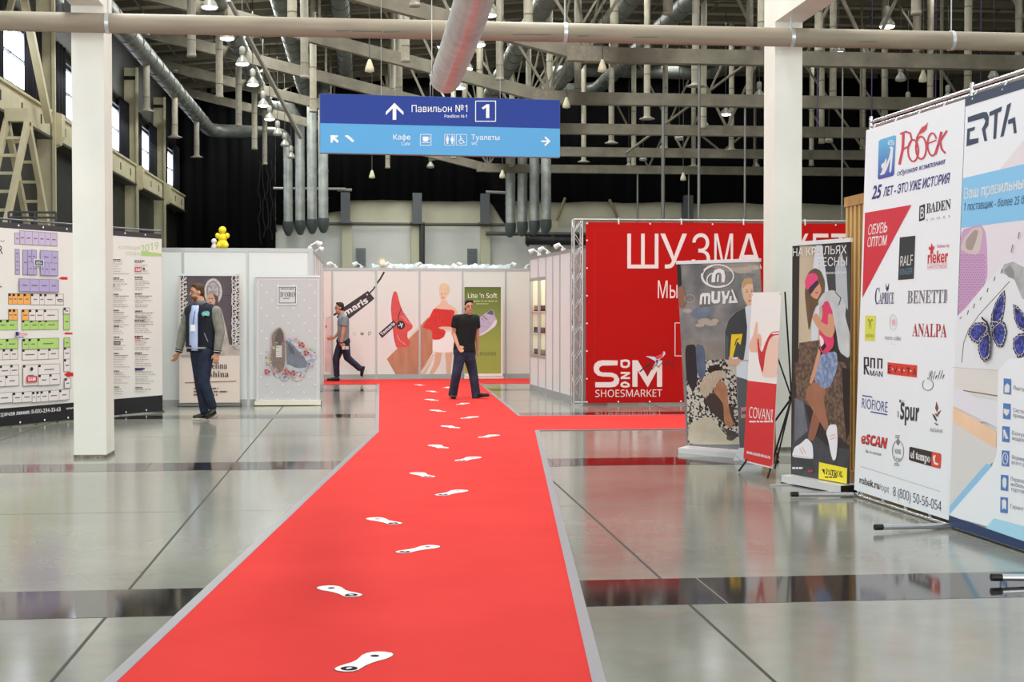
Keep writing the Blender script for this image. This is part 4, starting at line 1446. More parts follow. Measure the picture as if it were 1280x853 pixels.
# ---- booth with the glass display case
P = Panel((3.2, 27.07), (3.44, 23.30))
t = P.thing('exhibition_booth', 'white booth side with a lit glass display case, beside the red banner', 'booth')
ZC = P.uv(706, 313)[1]
pu = lambda px, y=500: P.uv(px, y)[0]
us = [0.0, pu(672.9, 420), pu(682.3, 420), pu(691, 420), pu(700, 420), P.W]
zz = lambda y: P.uv(*crop(650, 290, 3.711)((85, y)))[1]
z_a, z_b = zz(578), zz(218)
for i in range(2):
    u0, u1 = us[i] + 0.02, us[i + 1] - 0.02
    q = MB(); q.box(u0, u1, 0.004, 0.045, 0.12, z_a - 0.03, WHITE); q.build('panel', t)
    q = MB(); q.box(u0, u1, 0.004, 0.045, z_b + 0.03, ZC - 0.05, WHITE); q.build('panel', t)
    q = MB(); q.box(u0, u1, 0.008, 0.016, z_a, z_b, glass()); q.build('glass_door', t)
    q = MB()
    q.box(u0, u0 + 0.02, -0.002, 0.02, z_a, z_b, POST); q.box(u1 - 0.02, u1, -0.002, 0.02, z_a, z_b, POST)
    q.box(u0, u1, -0.002, 0.02, z_a - 0.03, z_a + 0.03, POST); q.box(u0, u1, -0.002, 0.02, z_b - 0.03, z_b + 0.03, POST)
    q.build('door_frame', t)
for i in range(2, 5):
    q = MB(); q.box(us[i] + 0.02, us[i + 1] - 0.02, 0.004, 0.045, 0.12, ZC - 0.05, WHITE); q.build('panel', t)
for u in us:
    q = MB(); q.box(u - 0.022, u + 0.022, -0.008, 0.05, 0, ZC, POST); q.build('post', t)
q = MB(); q.box(0, P.W, -0.004, 0.05, ZC - 0.05, ZC, POST); q.build('top_rail', t)
q = MB(); q.box(0, P.W, -0.004, 0.05, 0, 0.12, mat((160, 162, 164), 0.5)); q.build('plinth', t)
q = MB(); q.box(us[0], us[2], 0.5, 0.52, z_a - 0.1, z_b + 0.1, mat((232, 228, 206), 0.5)); q.box(us[0], us[2], 0.05, 0.5, z_b + 0.04, z_b + 0.06, WHITE); q.box(us[0], us[0] + 0.02, 0.05, 0.5, z_a, z_b, mat((232, 228, 206), 0.5)); q.box(us[2] - 0.01, us[2] + 0.01, 0.05, 0.5, z_a, z_b, mat((232, 228, 206), 0.5)); q.build('case_back', t)
shz = [z_a + 0.02, zz(470), zz(368)]
for z in shz:
    q = MB(); q.box(us[0] + 0.03, us[2] - 0.02, 0.03, 0.49, z - 0.02, z, mat((236, 234, 228), 0.3)); q.build('shelf', t)
q = MB(); q.box(us[0] + 0.05, us[2] - 0.05, 0.05, 0.1, z_b - 0.01, z_b + 0.02, emit((255, 244, 214), 3.0)); q.build('case_light', t)
q = MB(); q.box(P.W, P.W + 0.02, 0, 0.6, 0.0, ZC, mat((176, 176, 178), 0.5)); q.build('end_panel', t)
q = MB(); q.box(0, P.W, 0.6, 0.62, 0.0, ZC, WHITE); q.build('rear_panel', t)
for i in range(2):
    c_ = P.p0 + P.u * ((us[i] + us[i + 1]) / 2) + P.away * 0.27
    area('case_lamp', (c_.x, c_.y, z_b + 0.02), (0, 0, P.rz), 0.7, 0.3, 3.2, (1.0, 0.95, 0.82))
    for z in shz[1:]:
        area('case_lamp', (c_.x, c_.y, z - 0.03), (0, 0, P.rz), 0.7, 0.3, 1.6, (1.0, 0.95, 0.82))
shelfn = ['bottom', 'middle', 'top']
for zi, z in enumerate(shz):
    for k in range(4):
        uu_ = us[0] + (us[2] - us[0]) * (0.16 + 0.22 * k)
        w_ = P.p0 + P.u * uu_ + P.away * 0.14 + Vector((0, 0, z + 0.0))
        s_ = thing('display_shoe', ['dark', 'black', 'tan', 'grey'][(k + zi) % 4] + ' shoe on the ' + shelfn[zi] + ' shelf of the glass case, ' + ['first', 'second', 'third', 'last'][k] + ' from the far end', 'shoe', tuple(w_), P.rz + 0.6, group='shoes in the glass display case')
        mm = mat([(52, 46, 44), (26, 26, 28), (150, 118, 84), (96, 96, 100)][(k + zi) % 4], 0.5)
        q = MB()
        q.add([(x, y_, z_) for y_ in (-0.04, 0.04) for x, z_ in ((-0.12, 0.02), (-0.12, 0.11), (-0.05, 0.1), (0.02, 0.075), (0.11, 0.05), (0.13, 0.02))], [(0, 1, 2, 3, 4, 5), (11, 10, 9, 8, 7, 6)] + [(i, (i + 1) % 6, (i + 1) % 6 + 6, i + 6) for i in range(6)], mm)
        q.build('upper', s_)
        q = MB(); q.box(-0.125, 0.135, -0.045, 0.045, 0.0, 0.02, BLACKP); q.build('sole', s_)
for px, nm, a in ((672, 'far end of the glass-case booth', 2.6), (683, 'glass-case booth over the middle post', 2.4), (702, 'near end of the glass-case booth', 2.2)):
    spotlight(tuple(P.p0 + P.u * pu(px, 420) + P.away * 0.03 + Vector((0, 0, ZC))), a, 'white arm spotlight on the ' + nm)
    
# ================================================================== RED BANNER WALL
YW = 22.65
P = Panel((AY(732, 500, YW).x, YW), (9.0, YW))
t = P.thing('banner_wall', 'tall red banner wall on a truss frame with big white Cyrillic letters', 'banner wall')
zb, zt = P.uv(800, 503.8)[1], P.uv(800, 278.2)[1]
REDB = mat((184, 10, 6), 0.6, noise=0.06, scale=0.9, c2=(174, 8, 5), spec=0.15)
q = MB(); q.box(0, P.W, -0.004, 0.0, zb, zt, REDB); q.build('banner', t)
tr = mat((196, 196, 196), 0.3, 0.7)
def truss_tower(u0, t):
    for du, dy in ((0, 0.03), (0.14, 0.03), (0, 0.25), (0.14, 0.25)):
        q = MB(); q.tube([(u0 + du, dy, 0.03), (u0 + du, dy, zt + 0.03)], 0.016, tr, 8); q.build('truss_post', t)
    q = MB()
    for dy in (0.03, 0.25):
        for k in range(14):
            z0, z1 = 0.08 + k * 0.21, 0.08 + (k + 1) * 0.21
            a, b = (u0, u0 + 0.14) if k % 2 else (u0 + 0.14, u0)
            q.tube([(a, dy, z0), (b, dy, z1)], 0.007, tr, 6)
    for du in (0, 0.14):
        for k in range(14):
            z0, z1 = 0.08 + k * 0.21, 0.08 + (k + 1) * 0.21
            a, b = (0.03, 0.25) if k % 2 else (0.25, 0.03)
            q.tube([(u0 + du, a, z0), (u0 + du, b, z1)], 0.007, tr, 6)
    q.build('truss_lacing', t)
    q = MB(); q.box(u0 - 0.04, u0 + 0.144, 0.0, 0.28, 0.0, 0.03, STEEL); q.build('base_plate', t)
truss_tower(-0.19, t)
for z, dy in ((zt + 0.045, 0.03), (zt + 0.045, 0.25), (0.05, 0.05)):
    q = MB(); q.tube([(-0.19, dy, z), (P.W, dy, z)], 0.016, tr, 8); q.build('rail', t)
q = MB()
for i in range(26):
    x = 0.2 * i
    q.tube([(x, 0.03 if i % 2 else 0.25, zt + 0.045), (x + 0.2, 0.25 if i % 2 else 0.03, zt + 0.045)], 0.01, tr, 6)
q.build('rail_lacing', t)
q = MB()
u = 0.02
while u < P.W:
    for z in (zt - 0.02, zb + 0.02):
        q.tube([(u, -0.008, z), (u, -0.0041, z)], 0.014, WHITE, 8)
    u += 0.52
for k in range(6):
    q.tube([(0.02, -0.008, zb + 0.4 + 0.45 * k), (0.02, -0.0041, zb + 0.4 + 0.45 * k)], 0.014, WHITE, 8)
q.build('grommet', t)
q = MB()
for k in range(6):
    u = 0.54 + 1.04 * k
    q.tube([(u, -0.01, zt - 0.02), (u, 0.0, zt + 0.07)], 0.012, WHITE, 6)
    q.tube([(u, -0.01, zb + 0.02), (u, 0.03, 0.05)], 0.006, WHITE, 6)
q.build('tie_strap', t)
LW_ = mat((232, 212, 210), 0.5)
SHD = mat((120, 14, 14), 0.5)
K = crop(730, 270, 5.685)
bd = (0, P.W, zb, zt)
A1 = Art(P, -0.005, K, bd)
A1.line([(78, 108), (1500, 108)], 2, mat((160, 20, 18), 0.5)).line([(78, 108), (76, 1300)], 2, mat((160, 20, 18), 0.5))
A1.build('hem_seam', t)
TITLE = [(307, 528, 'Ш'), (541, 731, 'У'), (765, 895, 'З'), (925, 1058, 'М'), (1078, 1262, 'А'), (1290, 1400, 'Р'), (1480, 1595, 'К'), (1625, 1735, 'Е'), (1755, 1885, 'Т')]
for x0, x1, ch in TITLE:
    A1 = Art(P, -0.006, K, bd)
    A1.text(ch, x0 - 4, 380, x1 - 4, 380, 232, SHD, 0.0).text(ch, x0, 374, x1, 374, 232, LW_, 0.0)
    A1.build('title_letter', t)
A1 = Art(P, -0.006, K, bd)
A1.text('Мы', 524, 585, 664, 585, 118, LW_, 0.0)
A1.build('word_lettering', t)
K = crop(730, 410, 6.56)
A1 = Art(P, -0.006, K, bd)
for l in ((746, -40, 746, 232), (744, 230, 1100, 230), (744, -40, 1100, -40), (1098, -40, 1098, 232)):
    A1.line([(l[0], l[1]), (l[2], l[3])], 6, LW_)
A1.build('white_frame_line', t)
A1 = Art(P, -0.006, K, bd)
A1.poly([(276, 268), (274, 308), (150, 310), (128, 322), (122, 340), (130, 358), (150, 366), (230, 368), (268, 385), (290, 420), (284, 458), (258, 482), (220, 488), (92, 488), (92, 446), (220, 446), (240, 438), (248, 424), (240, 408), (220, 402), (150, 400), (110, 390), (84, 362), (78, 328), (88, 294), (116, 272), (150, 266)], LW_)
A1.poly([(396, 266), (440, 266), (520, 402), (596, 268), (640, 268), (640, 484), (598, 484), (598, 350), (522, 488), (438, 350), (438, 484), (396, 484)], LW_)
for ch, y in (('A', 415), ('N', 340), ('D', 265)):
    pass
A1.poly([(340, 440), (366, 452), (376, 468), (372, 484), (350, 490), (320, 490), (300, 480), (298, 462), (308, 448), (330, 440)], LW_).poly([(330, 456), (356, 464), (354, 474), (322, 474), (316, 464)], REDB)
A1.poly([(300, 362), (376, 362), (376, 378), (330, 404), (376, 404), (376, 420), (300, 420), (300, 404), (346, 378), (300, 378)], LW_)
A1.poly([(298, 264), (340, 258), (372, 266), (378, 290), (372, 318), (350, 330), (320, 330), (300, 318), (298, 300)], LW_).poly([(316, 282), (340, 276), (360, 284), (358, 306), (340, 314), (318, 310)], REDB)
A1.build('monogram_logo', t)
Art(P, -0.006, K, bd).text(style('SHOESMARKET', 'sans'), 92, 568, 640, 564, 56, LW_).build('subtitle_lettering', t)
A1 = Art(P, -0.013, K, bd)
A1.smooth = True
A1.poly([(498, 230), (600, 240), (640, 212), (655, 188), (668, 212), (645, 240), (615, 262), (600, 300), (578, 270), (545, 252)], mat((198, 214, 236), 0.5)).poly([(575, 240), (640, 212), (655, 195), (640, 245), (600, 262)], mat((226, 60, 60), 0.5)).poly([(585, 262), (612, 262), (596, 305)], mat((70, 80, 130), 0.5))
A1.line([(455, 360), (500, 322), (555, 286)], 10, INK).line([(515, 375), (540, 315), (556, 340), (590, 300), (610, 322), (640, 284), (660, 300), (690, 270), (700, 300), (730, 262), (726, 320), (712, 330)], 5, mat((60, 30, 34), 0.5))
A1.build('bird_logo', t)
# ================================================================== ROLLER BANNERS AND STANDEE ON THE RIGHT
def lean(p0, p1, px, u=0.0):
    lo, hi = -0.25, 0.25
    f = lambda t_: Panel(p0, p1, t_).uv(*px)[0] - u
    for _ in range(50):
        m_ = (lo + hi) / 2
        if (f(lo) > 0) == (f(m_) > 0):
            lo = m_
        else:
            hi = m_
    return (lo + hi) / 2


# ---- grey roller banner with ring logo
p0, p1 = G(859, 566), G(924, 572)
tl = lean(p0, p1, (847, 340))
P = Panel(p0, p1, tl)
uR = P.uv(950.5, 335)[0]
zt = P.uv(850, 329)[1]
P = Panel(p0, p0 + (p1 - p0).normalized() * uR, tl)
t = P.thing('roller_banner', 'grey roller banner with a white ring logo and a woman seen on pebbles', 'banner')
rollup(P, 0, uR, 0.08, zt, t, mat((128, 130, 132), 0.4), mat((226, 228, 232), 0.3, 0.2), 0.26, 0.07, 0.02)
bd = (0, uR, 0.085, zt)
K = crop(840, 310, 6.093)
K2 = crop(840, 440, 5.019)
A1 = Art(P, -0.005, K, bd)
A1.poly([(30, 110), (690, 90), (700, 1000), (60, 1000)], mat((142, 142, 142), 0.45, noise=0.3, scale=2.2, c2=(100, 104, 108)))
A1.poly([(200, 120), (680, 95), (690, 200), (420, 180)], mat((166, 156, 146), 0.45, noise=0.2, scale=3, c2=(132, 130, 128)))
A1.ell(210, 500, 70, 38, mat((124, 140, 166), 0.5, noise=0.2, scale=5)).ell(280, 470, 55, 22, mat((130, 144, 166), 0.5, noise=0.2, scale=5))
for cx_, cy_, rx_, ry_ in ((250, 560, 50, 24), (300, 575, 46, 20), (215, 590, 34, 14), (330, 555, 30, 14), (120, 480, 34, 16), (540, 170, 70, 26), (620, 150, 50, 20), (470, 165, 40, 14)):
    A1.ell(cx_, cy_, rx_, ry_, mat((184, 176, 164), 0.5, noise=0.12, scale=9))
A1.poly([(85, 700), (160, 690), (250, 720), (330, 700), (420, 730), (700, 690), (700, 1000), (100, 1000)], mat((150, 146, 138), 0.5, noise=0.2, scale=5))
A1.build('sky_print', t)
A1 = Art(P, -0.008, K2, bd)
A1.smooth = True
A1.smooth = False
A1.poly([(90, 60), (430, 40), (432, 580), (104, 580)], mat((206, 202, 192), 0.5, noise=0.45, scale=34, c2=(34, 34, 36)))
A1.smooth = True
A1.poly([(104, 450), (245, 400), (345, 530), (432, 545), (432, 582), (106, 582)], mat((206, 196, 176), 0.5, noise=0.1, scale=6))
A1.poly([(84, -40), (150, -50), (165, 60), (160, 200), (135, 260), (92, 170)], mat((44, 42, 48), 0.5)).poly([(150, -50), (205, -40), (218, 120), (190, 190), (160, 130)], mat((96, 112, 140), 0.5, noise=0.2, scale=9))
A1.poly([(225, 110), (245, 85), (290, 85), (305, 110), (290, 130), (235, 135)], mat((40, 34, 34), 0.5))
A1.poly([(210, 290), (260, 250), (330, 310), (390, 350), (395, 470), (350, 470), (300, 420), (240, 370)], mat((70, 56, 52), 0.5))
A1.poly([(270, 225), (300, 180), (330, 190), (355, 240), (352, 310), (372, 400), (392, 455), (366, 478), (330, 450), (326, 330), (300, 290), (262, 250)], mat((188, 132, 98), 0.5, noise=0.15, scale=9))
A1.poly([(168, 210), (225, 145), (270, 118), (330, 118), (350, 150), (300, 175), (262, 230), (206, 298)], mat((206, 190, 168), 0.5, noise=0.15, scale=20, stretch=(4, 1, 1)))
for j in range(5):
    A1.line([(180 + 8 * j, 230 + 12 * j), (300 + 8 * j, 126 + 12 * j)], 1.5, mat((168, 148, 124), 0.5))
A1.poly([(300, 455), (335, 480), (400, 500), (425, 520), (380, 560), (345, 550), (350, 510)], mat((92, 86, 82), 0.5, noise=0.4, scale=30))
A1.build('woman_print', t)
A1 = Art(P, -0.0115, K, bd)
A1.smooth = True
A1.poly([(38, 120), (70, 116), (78, 300), (52, 330)], mat((34, 36, 40), 0.5))
A1.poly([(50, 300), (88, 285), (112, 370), (106, 440), (60, 462)], mat((142, 104, 84), 0.5)).ring(142, 386, 40, 30, 4, mat((176, 170, 160), 0.5))
A1.build('face_print', t)
A1 = Art(P, -0.0125, K, bd)
A1.ring(352, 214, 122, 86, 9, WHITE, -150, 195).ring(352, 214, 112, 80, 7, WHITE, 60, 250).ring(320, 246, 48, 52, 9, WHITE, 130, 280)
A1.poly([(306, 262), (310, 205), (330, 168), (370, 156), (402, 172), (412, 215), (406, 262), (382, 262), (384, 212), (376, 190), (352, 188), (338, 205), (334, 262)], WHITE).poly([(352, 205), (364, 205), (360, 258), (346, 258)], WHITE)
A1.build('ring_logo', t)
A1 = Art(P, -0.0125, K, bd)
A1.poly([(215, 430), (220, 362), (235, 344), (290, 342), (300, 360), (296, 428), (278, 428), (280, 368), (266, 366), (264, 428), (248, 428), (250, 368), (238, 372), (234, 430)], WHITE)
A1.poly([(306, 330), (330, 330), (326, 396), (352, 394), (354, 330), (374, 330), (372, 404), (360, 420), (322, 424), (306, 408)], WHITE)
A1.poly([(382, 330), (402, 328), (408, 362), (422, 362), (432, 326), (448, 326), (430, 384), (416, 392), (412, 424), (390, 425), (394, 386)], WHITE)
A1.poly([(455, 318), (468, 316), (508, 418), (436, 421), (446, 366), (462, 366), (458, 400), (480, 400), (468, 350)], WHITE)
A1.build('word_logo', t)

# ---- life-size cut-out of a man in a suit
s0 = G(903, 576)
P = Panel(s0, s0 + CR * 0.62)
t = P.thing('cutout_standee', 'life-size cut-out of a man in a dark suit holding a yellow box', 'standee')
th = 0.012
B1p = K
pv = lambda pts, KK: [P.uv(*KK((x, y))) for x, y in pts]
out = pv([(590, 228), (632, 245), (648, 300), (645, 345), (660, 440), (740, 480), (790, 540), (812, 700), (800, 853)], K) + pv([(610, 160), (600, 350), (560, 600), (575, 690), (570, 716), (470, 716), (420, 712), (378, 692), (398, 640), (424, 600), (412, 330), (404, 160)], K2) + pv([(402, 850), (402, 640), (432, 545), (486, 490), (556, 455), (572, 440), (545, 390), (530, 320), (535, 270), (555, 236)], K)
q = MB(); q.prism(out, 0.0, th, mat((196, 190, 180), 0.6)); q.build('board', t)
q = MB(); q.prism([(0.4, 0.0), (0.56, 0.0), (0.54, 0.72), (0.45, 0.82)], 0.014, 0.26, mat((150, 96, 48), 0.6)); q.build('rear_support', t)
A1 = Art(P, -0.001, K, None)
A1.poly([(402, 850), (402, 640), (432, 545), (486, 490), (556, 455), (575, 600), (565, 720), (545, 853)], mat((62, 62, 66), 0.5))
A1.poly([(660, 440), (740, 480), (790, 540), (812, 700), (800, 853), (640, 853), (630, 700), (632, 560)], mat((62, 62, 66), 0.5))
A1.poly([(402, 640), (430, 690), (425, 853), (402, 850)], mat((84, 84, 88), 0.5))
A1.build('jacket_print', t)
A1 = Art(P, -0.0025, K, None)
A1.poly([(556, 455), (576, 440), (640, 440), (660, 440), (640, 600), (642, 853), (545, 853), (566, 720), (572, 600)], mat((222, 226, 236), 0.5))
A1.line([(600, 470), (600, 853)], 2, mat((190, 196, 210), 0.5))
A1.build('shirt_print', t)
A1 = Art(P, -0.004, K, None)
A1.smooth = True
A1.poly([(540, 300), (560, 270), (630, 275), (646, 320), (640, 360), (625, 415), (605, 442), (578, 440), (550, 395)], mat((226, 182, 154), 0.5))
A1.poly([(536, 312), (534, 270), (556, 236), (592, 228), (632, 245), (648, 300), (636, 310), (622, 276), (570, 276), (548, 300)], mat((190, 150, 102), 0.5))
A1.ell(570, 335, 7, 4, INK, 8).ell(608, 332, 7, 4, INK, 8).poly([(588, 345), (598, 375), (582, 375)], mat((206, 158, 132), 0.5)).poly([(574, 400), (606, 396), (592, 412)], mat((196, 96, 92), 0.5)).line([(560, 322), (580, 320)], 4, mat((150, 110, 76), 0.5)).line([(598, 318), (620, 318)], 4, mat((150, 110, 76), 0.5))
A1.build('face_print', t)
A1 = Art(P, -0.006, K, None)
A1.poly([(430, 830), (516, 826), (520, 870), (500, 895), (440, 890)], mat((222, 170, 144), 0.5))
A1.poly([(452, 660), (536, 655), (522, 740), (494, 712), (462, 836), (438, 830)], mat((244, 204, 40), 0.5)).poly([(494, 712), (522, 740), (560, 742), (545, 850), (462, 838)], mat((70, 72, 76), 0.5))
A1.line([(478, 745), (490, 700), (510, 690)], 7, INK).poly([(455, 835), (505, 832), (500, 845), (460, 848)], WHITE)
A1.build('box_print', t)
A1 = Art(P, -0.0025, K2, None)
A1.poly([(404, 60), (470, 60), (600, 100), (600, 185), (470, 186), (404, 158)], mat((222, 226, 236), 0.5))
A1.poly([(404, 155), (480, 178), (606, 180), (600, 350), (556, 612), (424, 602), (412, 330)], mat((92, 92, 98), 0.5)).poly([(432, 350), (470, 345), (470, 412), (432, 418)], mat((190, 140, 132), 0.5)).poly([(436, 375), (470, 368), (470, 390), (438, 395)], mat((92, 84, 120), 0.5))
A1.build('trouser_print', t)
A1 = Art(P, -0.004, K2, None)
A1.smooth = True
A1.poly([(418, 600), (560, 610), (574, 690), (568, 714), (470, 714), (420, 708), (380, 690), (400, 640)], mat((228, 230, 238), 0.5)).line([(400, 650), (440, 690), (470, 700)], 4, mat((180, 184, 196), 0.5)).line([(382, 692), (470, 710)], 5, mat((206, 210, 220), 0.5))
A1.build('sneaker_print', t)

# ---- red and white easel banner
p0, p1 = G(929, 590), G(963, 599)
tl = lean(p0, p1, (940.5, 366))
P = Panel(p0, p1, tl)
u1 = P.uv(966, 587)[0]
zb, zt = P.uv(931.5, 577.5)[1], P.uv(940, 366)[1]
t = P.thing('easel_banner', 'narrow red and white banner with a red high heel on a black cross-leg easel', 'banner')
q = MB(); q.box(0, u1, -0.004, 0.0, zb, zt, mat((232, 230, 230), 0.4)); q.build('banner', t)
zm = P.uv(*K2((475, 181)))[1]
bd = (0.002, u1 - 0.002, zb, zt)
A1 = Art(P, -0.005, K2, bd)
A1.uvpoly([(0, zb + 0.012), (u1, zb + 0.012), (u1, zm), (0, zm)], mat((208, 38, 44), 0.4))
A1.build('red_print', t)
A1 = Art(P, -0.006, K2, bd)
A1.text(style('COVANI', 'sans'), 486, 412, 634, 434, 64, WHITE, 0.0).bars(488, 434, 640, 1, 10, 9, WHITE, 2).text(style('www.covani-shoes.ru', 'heavy'), 472, 638, 620, 672, 18, WHITE, 0.02)
A1.build('lettering', t)
A1 = Art(P, -0.006, K, bd)
A1.smooth = True
SK2 = mat((224, 178, 158), 0.5)
A1.poly([(705, 720), (745, 690), (830, 668), (822, 760), (816, 853), (806, 985), (690, 985), (680, 900)], mat((230, 196, 182), 0.5))
A1.poly([(644, 560), (656, 572), (652, 660), (676, 655), (686, 690), (684, 745), (668, 790), (600, 796), (588, 740), (625, 660)], SK2).line([(650, 690), (682, 700)], 3, mat((190, 140, 122), 0.5)).line([(650, 730), (680, 735)], 3, mat((190, 140, 122), 0.5))
A1.poly([(652, 700), (666, 690), (672, 770), (690, 800), (735, 680), (765, 640), (830, 634), (836, 660), (775, 668), (745, 700), (716, 800), (700, 940), (690, 950), (664, 853)], mat((196, 26, 40), 0.35)).poly([(760, 648), (826, 640), (828, 656), (770, 660)], mat((240, 200, 200), 0.5))
A1.build('shoe_print', t)
q = MB()
for u, z in ((0.02, zt - 0.02), (u1 - 0.02, zt - 0.02), (0.02, zb + 0.02), (u1 - 0.02, zb + 0.02)):
    q.tube([(u, -0.008, z), (u, -0.003, z)], 0.01, ALU, 8)
q.build('grommet', t)
zh = 0.74
hub = (u1 / 2, 0.31, zh)
for e in ((0.0, 0.03, zt), (u1, 0.03, zt), (0.0, 0.02, zb), (u1, 0.02, zb)):
    q = MB(); q.tube([hub, e], 0.008, BLACKP, 8); q.build('cross_arm', t)
for e in ((0.03, -0.06, 0.008), (u1 - 0.02, -0.04, 0.008), (u1 / 2, 0.8, 0.008)):
    q = MB(); q.tube([hub, e], 0.01, BLACKP, 8); q.build('leg', t)
q = MB(); q.ell(hub, 0.03, BLACKP); q.build('hub', t)

# ---- roller banner with the girl
p0, p1 = G(989, 604), G(1063, 618)
P = Panel(p0, p1, lean(p0, p1, (991, 320)))
uR = P.uv(1064, 330)[0]
zt = P.uv(992, 306)[1]
t = P.thing('roller_banner', 'dark roller banner with a girl in denim shorts and a yellow patch', 'banner')
rollup(P, 0, uR, 0.08, zt, t, mat((50, 46, 46), 0.4), mat((220, 222, 226), 0.3, 0.2), 0.2, 0.075, 0.012)
q = MB(); q.box(0.1, 0.14, -0.3, 0.3, 0.0, 0.012, ALU); q.box(uR - 0.14, uR - 0.1, -0.3, 0.3, 0.0, 0.012, ALU); q.build('foot_bar', t)
bd = (0, uR, 0.085, zt)
K3, K4 = crop(980, 290, 5.33), crop(980, 440, 4.26)
STONE = mat((120, 98, 82), 0.5, noise=0.3, scale=26, c2=(76, 62, 54))
A1 = Art(P, -0.005, K3, bd)
A1.poly([(50, 100), (110, 95), (112, 860), (70, 860)], mat((46, 42, 40), 0.5)).poly([(108, 95), (260, 90), (260, 760), (100, 780)], mat((206, 192, 168), 0.5, noise=0.15, scale=2)).poly([(215, 90), (300, 85), (330, 400), (240, 480), (225, 760), (185, 760), (190, 300)], mat((206, 214, 224), 0.5))
A1.poly([(255, 85), (420, 80), (460, 300), (460, 860), (330, 600)], mat((66, 66, 70), 0.5)).poly([(345, 240), (385, 130), (420, 250), (430, 520), (350, 400)], mat((176, 184, 192), 0.5))
A1.poly([(105, 740), (240, 720), (240, 900), (100, 900)], STONE)
A1.build('street_print', t)
A1 = Art(P, -0.0055, K4, bd)
A1.poly([(60, 60), (200, 30), (330, 60), (360, 200), (355, 500), (300, 460), (220, 420), (160, 300), (70, 250)], STONE)
A1.poly([(60, 240), (110, 262), (150, 420), (230, 500), (350, 520), (345, 720), (40, 650)], mat((76, 78, 84), 0.5, noise=0.25, scale=8)).poly([(60, 245), (105, 262), (130, 420), (60, 480)], mat((112, 118, 130), 0.5, noise=0.15, scale=8)).poly([(310, 80), (365, 100), (362, 400), (335, 480), (320, 300)], mat((34, 30, 30), 0.5))
A1.build('pavement_print', t)
SKG = mat((206, 152, 122), 0.5)
SKD = mat((168, 114, 90), 0.5, noise=0.12, scale=6)
A1 = Art(P, -0.008, K4, bd)
A1.smooth = True
A1.poly([(160, 310), (205, 230), (217, 290), (182, 420), (162, 478), (128, 465)], mat((146, 96, 76), 0.5)).poly([(170, 155), (232, 195), (216, 258), (244, 400), (226, 424), (150, 300), (118, 245), (128, 190)], SKD)
A1.poly([(188, -20), (200, 0), (186, 90), (152, 172), (138, 166), (163, 80)], SKG)
A1.poly([(200, 10), (285, -5), (292, 80), (250, 190), (212, 196), (163, 150), (184, 80)], mat((150, 168, 200), 0.5, noise=0.25, scale=26, c2=(104, 122, 160)))
A1.poly([(48, 548), (60, 508), (92, 490), (125, 458), (156, 490), (162, 572), (100, 566), (52, 560)], mat((230, 230, 238), 0.5)).line([(100, 505), (118, 540)], 5, mat((228, 170, 160), 0.5)).line([(88, 512), (106, 546)], 5, mat((228, 170, 160), 0.5)).line([(50, 552), (160, 568)], 6, mat((206, 206, 216), 0.5))
A1.poly([(228, 430), (246, 388), (286, 386), (291, 480), (282, 570), (266, 582), (254, 545), (240, 470)], mat((230, 230, 238), 0.5)).line([(250, 450), (276, 440)], 5, mat((228, 170, 160), 0.5)).line([(252, 466), (280, 456)], 5, mat((228, 170, 160), 0.5))
A1.build('legs_print', t)
A1 = Art(P, -0.008, K3, bd)
A1.smooth = True
A1.poly([(150, 330), (168, 268), (210, 240), (250, 258), (278, 330), (275, 420), (240, 480), (215, 500), (195, 560), (170, 670), (156, 540), (143, 420)], mat((112, 88, 66), 0.5, noise=0.2, scale=9, stretch=(3, 1, 0.6)))
A1.poly([(268, 405), (330, 385), (392, 425), (420, 500), (412, 560), (450, 700), (442, 850), (372, 800), (350, 640), (292, 470), (240, 505), (232, 460)], mat((202, 208, 212), 0.5, noise=0.12, scale=7)).line([(345, 400), (385, 440), (370, 490)], 6, INK)
A1.poly([(268, 470), (300, 458), (332, 540), (326, 600), (342, 760), (282, 822), (246, 792), (238, 640), (262, 560)], mat((216, 60, 102), 0.5)).poly([(245, 690), (275, 740), (290, 760), (262, 800), (250, 760)], mat((40, 30, 36), 0.5)).poly([(240, 680), (268, 715), (272, 745), (250, 770)], mat((232, 222, 226), 0.5))
A1.poly([(300, 540), (336, 556), (346, 660), (322, 708), (280, 694), (216, 622), (193, 570), (222, 538), (248, 596), (298, 625)], SKG)
A1.poly([(192, 300), (235, 320), (258, 390), (228, 452), (192, 434), (165, 390), (160, 350)], SKG)
A1.poly([(144, 330), (163, 280), (215, 273), (238, 312), (164, 388), (148, 372)], mat((222, 74, 122), 0.5)).poly([(163, 382), (230, 316), (242, 345), (216, 372), (196, 402), (178, 422)], mat((62, 46, 74), 0.35)).ell(224, 405, 12, 5, mat((176, 80, 84), 0.5), 8)
A1.build('girl_print', t)
A1 = Art(P, -0.0125, K3, bd)
A1.text('НА КРЫЛЬЯХ', 66, 163, 425, 144, 50, WHITE).text('ВЕСНЫ', 230, 230, 428, 225, 54, WHITE).text('WWW.PATROL.RU', 286, 284, 425, 278, 15, WHITE, 0.01)
A1.build('title_lettering', t)
A1 = Art(P, -0.0125, K4, bd)
A1.poly([(193, 587), (343, 620), (340, 722), (190, 690)], mat((244, 226, 60), 0.5)).poly([(207, 624), (223, 626), (223, 656)], INK).text(style('PATROL', 'serif'), 229, 651, 320, 668, 28, INK, 0.03).bars(224, 664, 322, 1, 8, 7, INK, 3)
A1.build('yellow_patch', t, 'yellow logo patch')
A1 = Art(P, -0.0125, K4, bd)
A1.bars(50, 614, 132, 1, 10, 10, WHITE, 3).bars(134, 630, 172, 1, 10, 10, RED, 3)
A1.build('small_lettering', t)

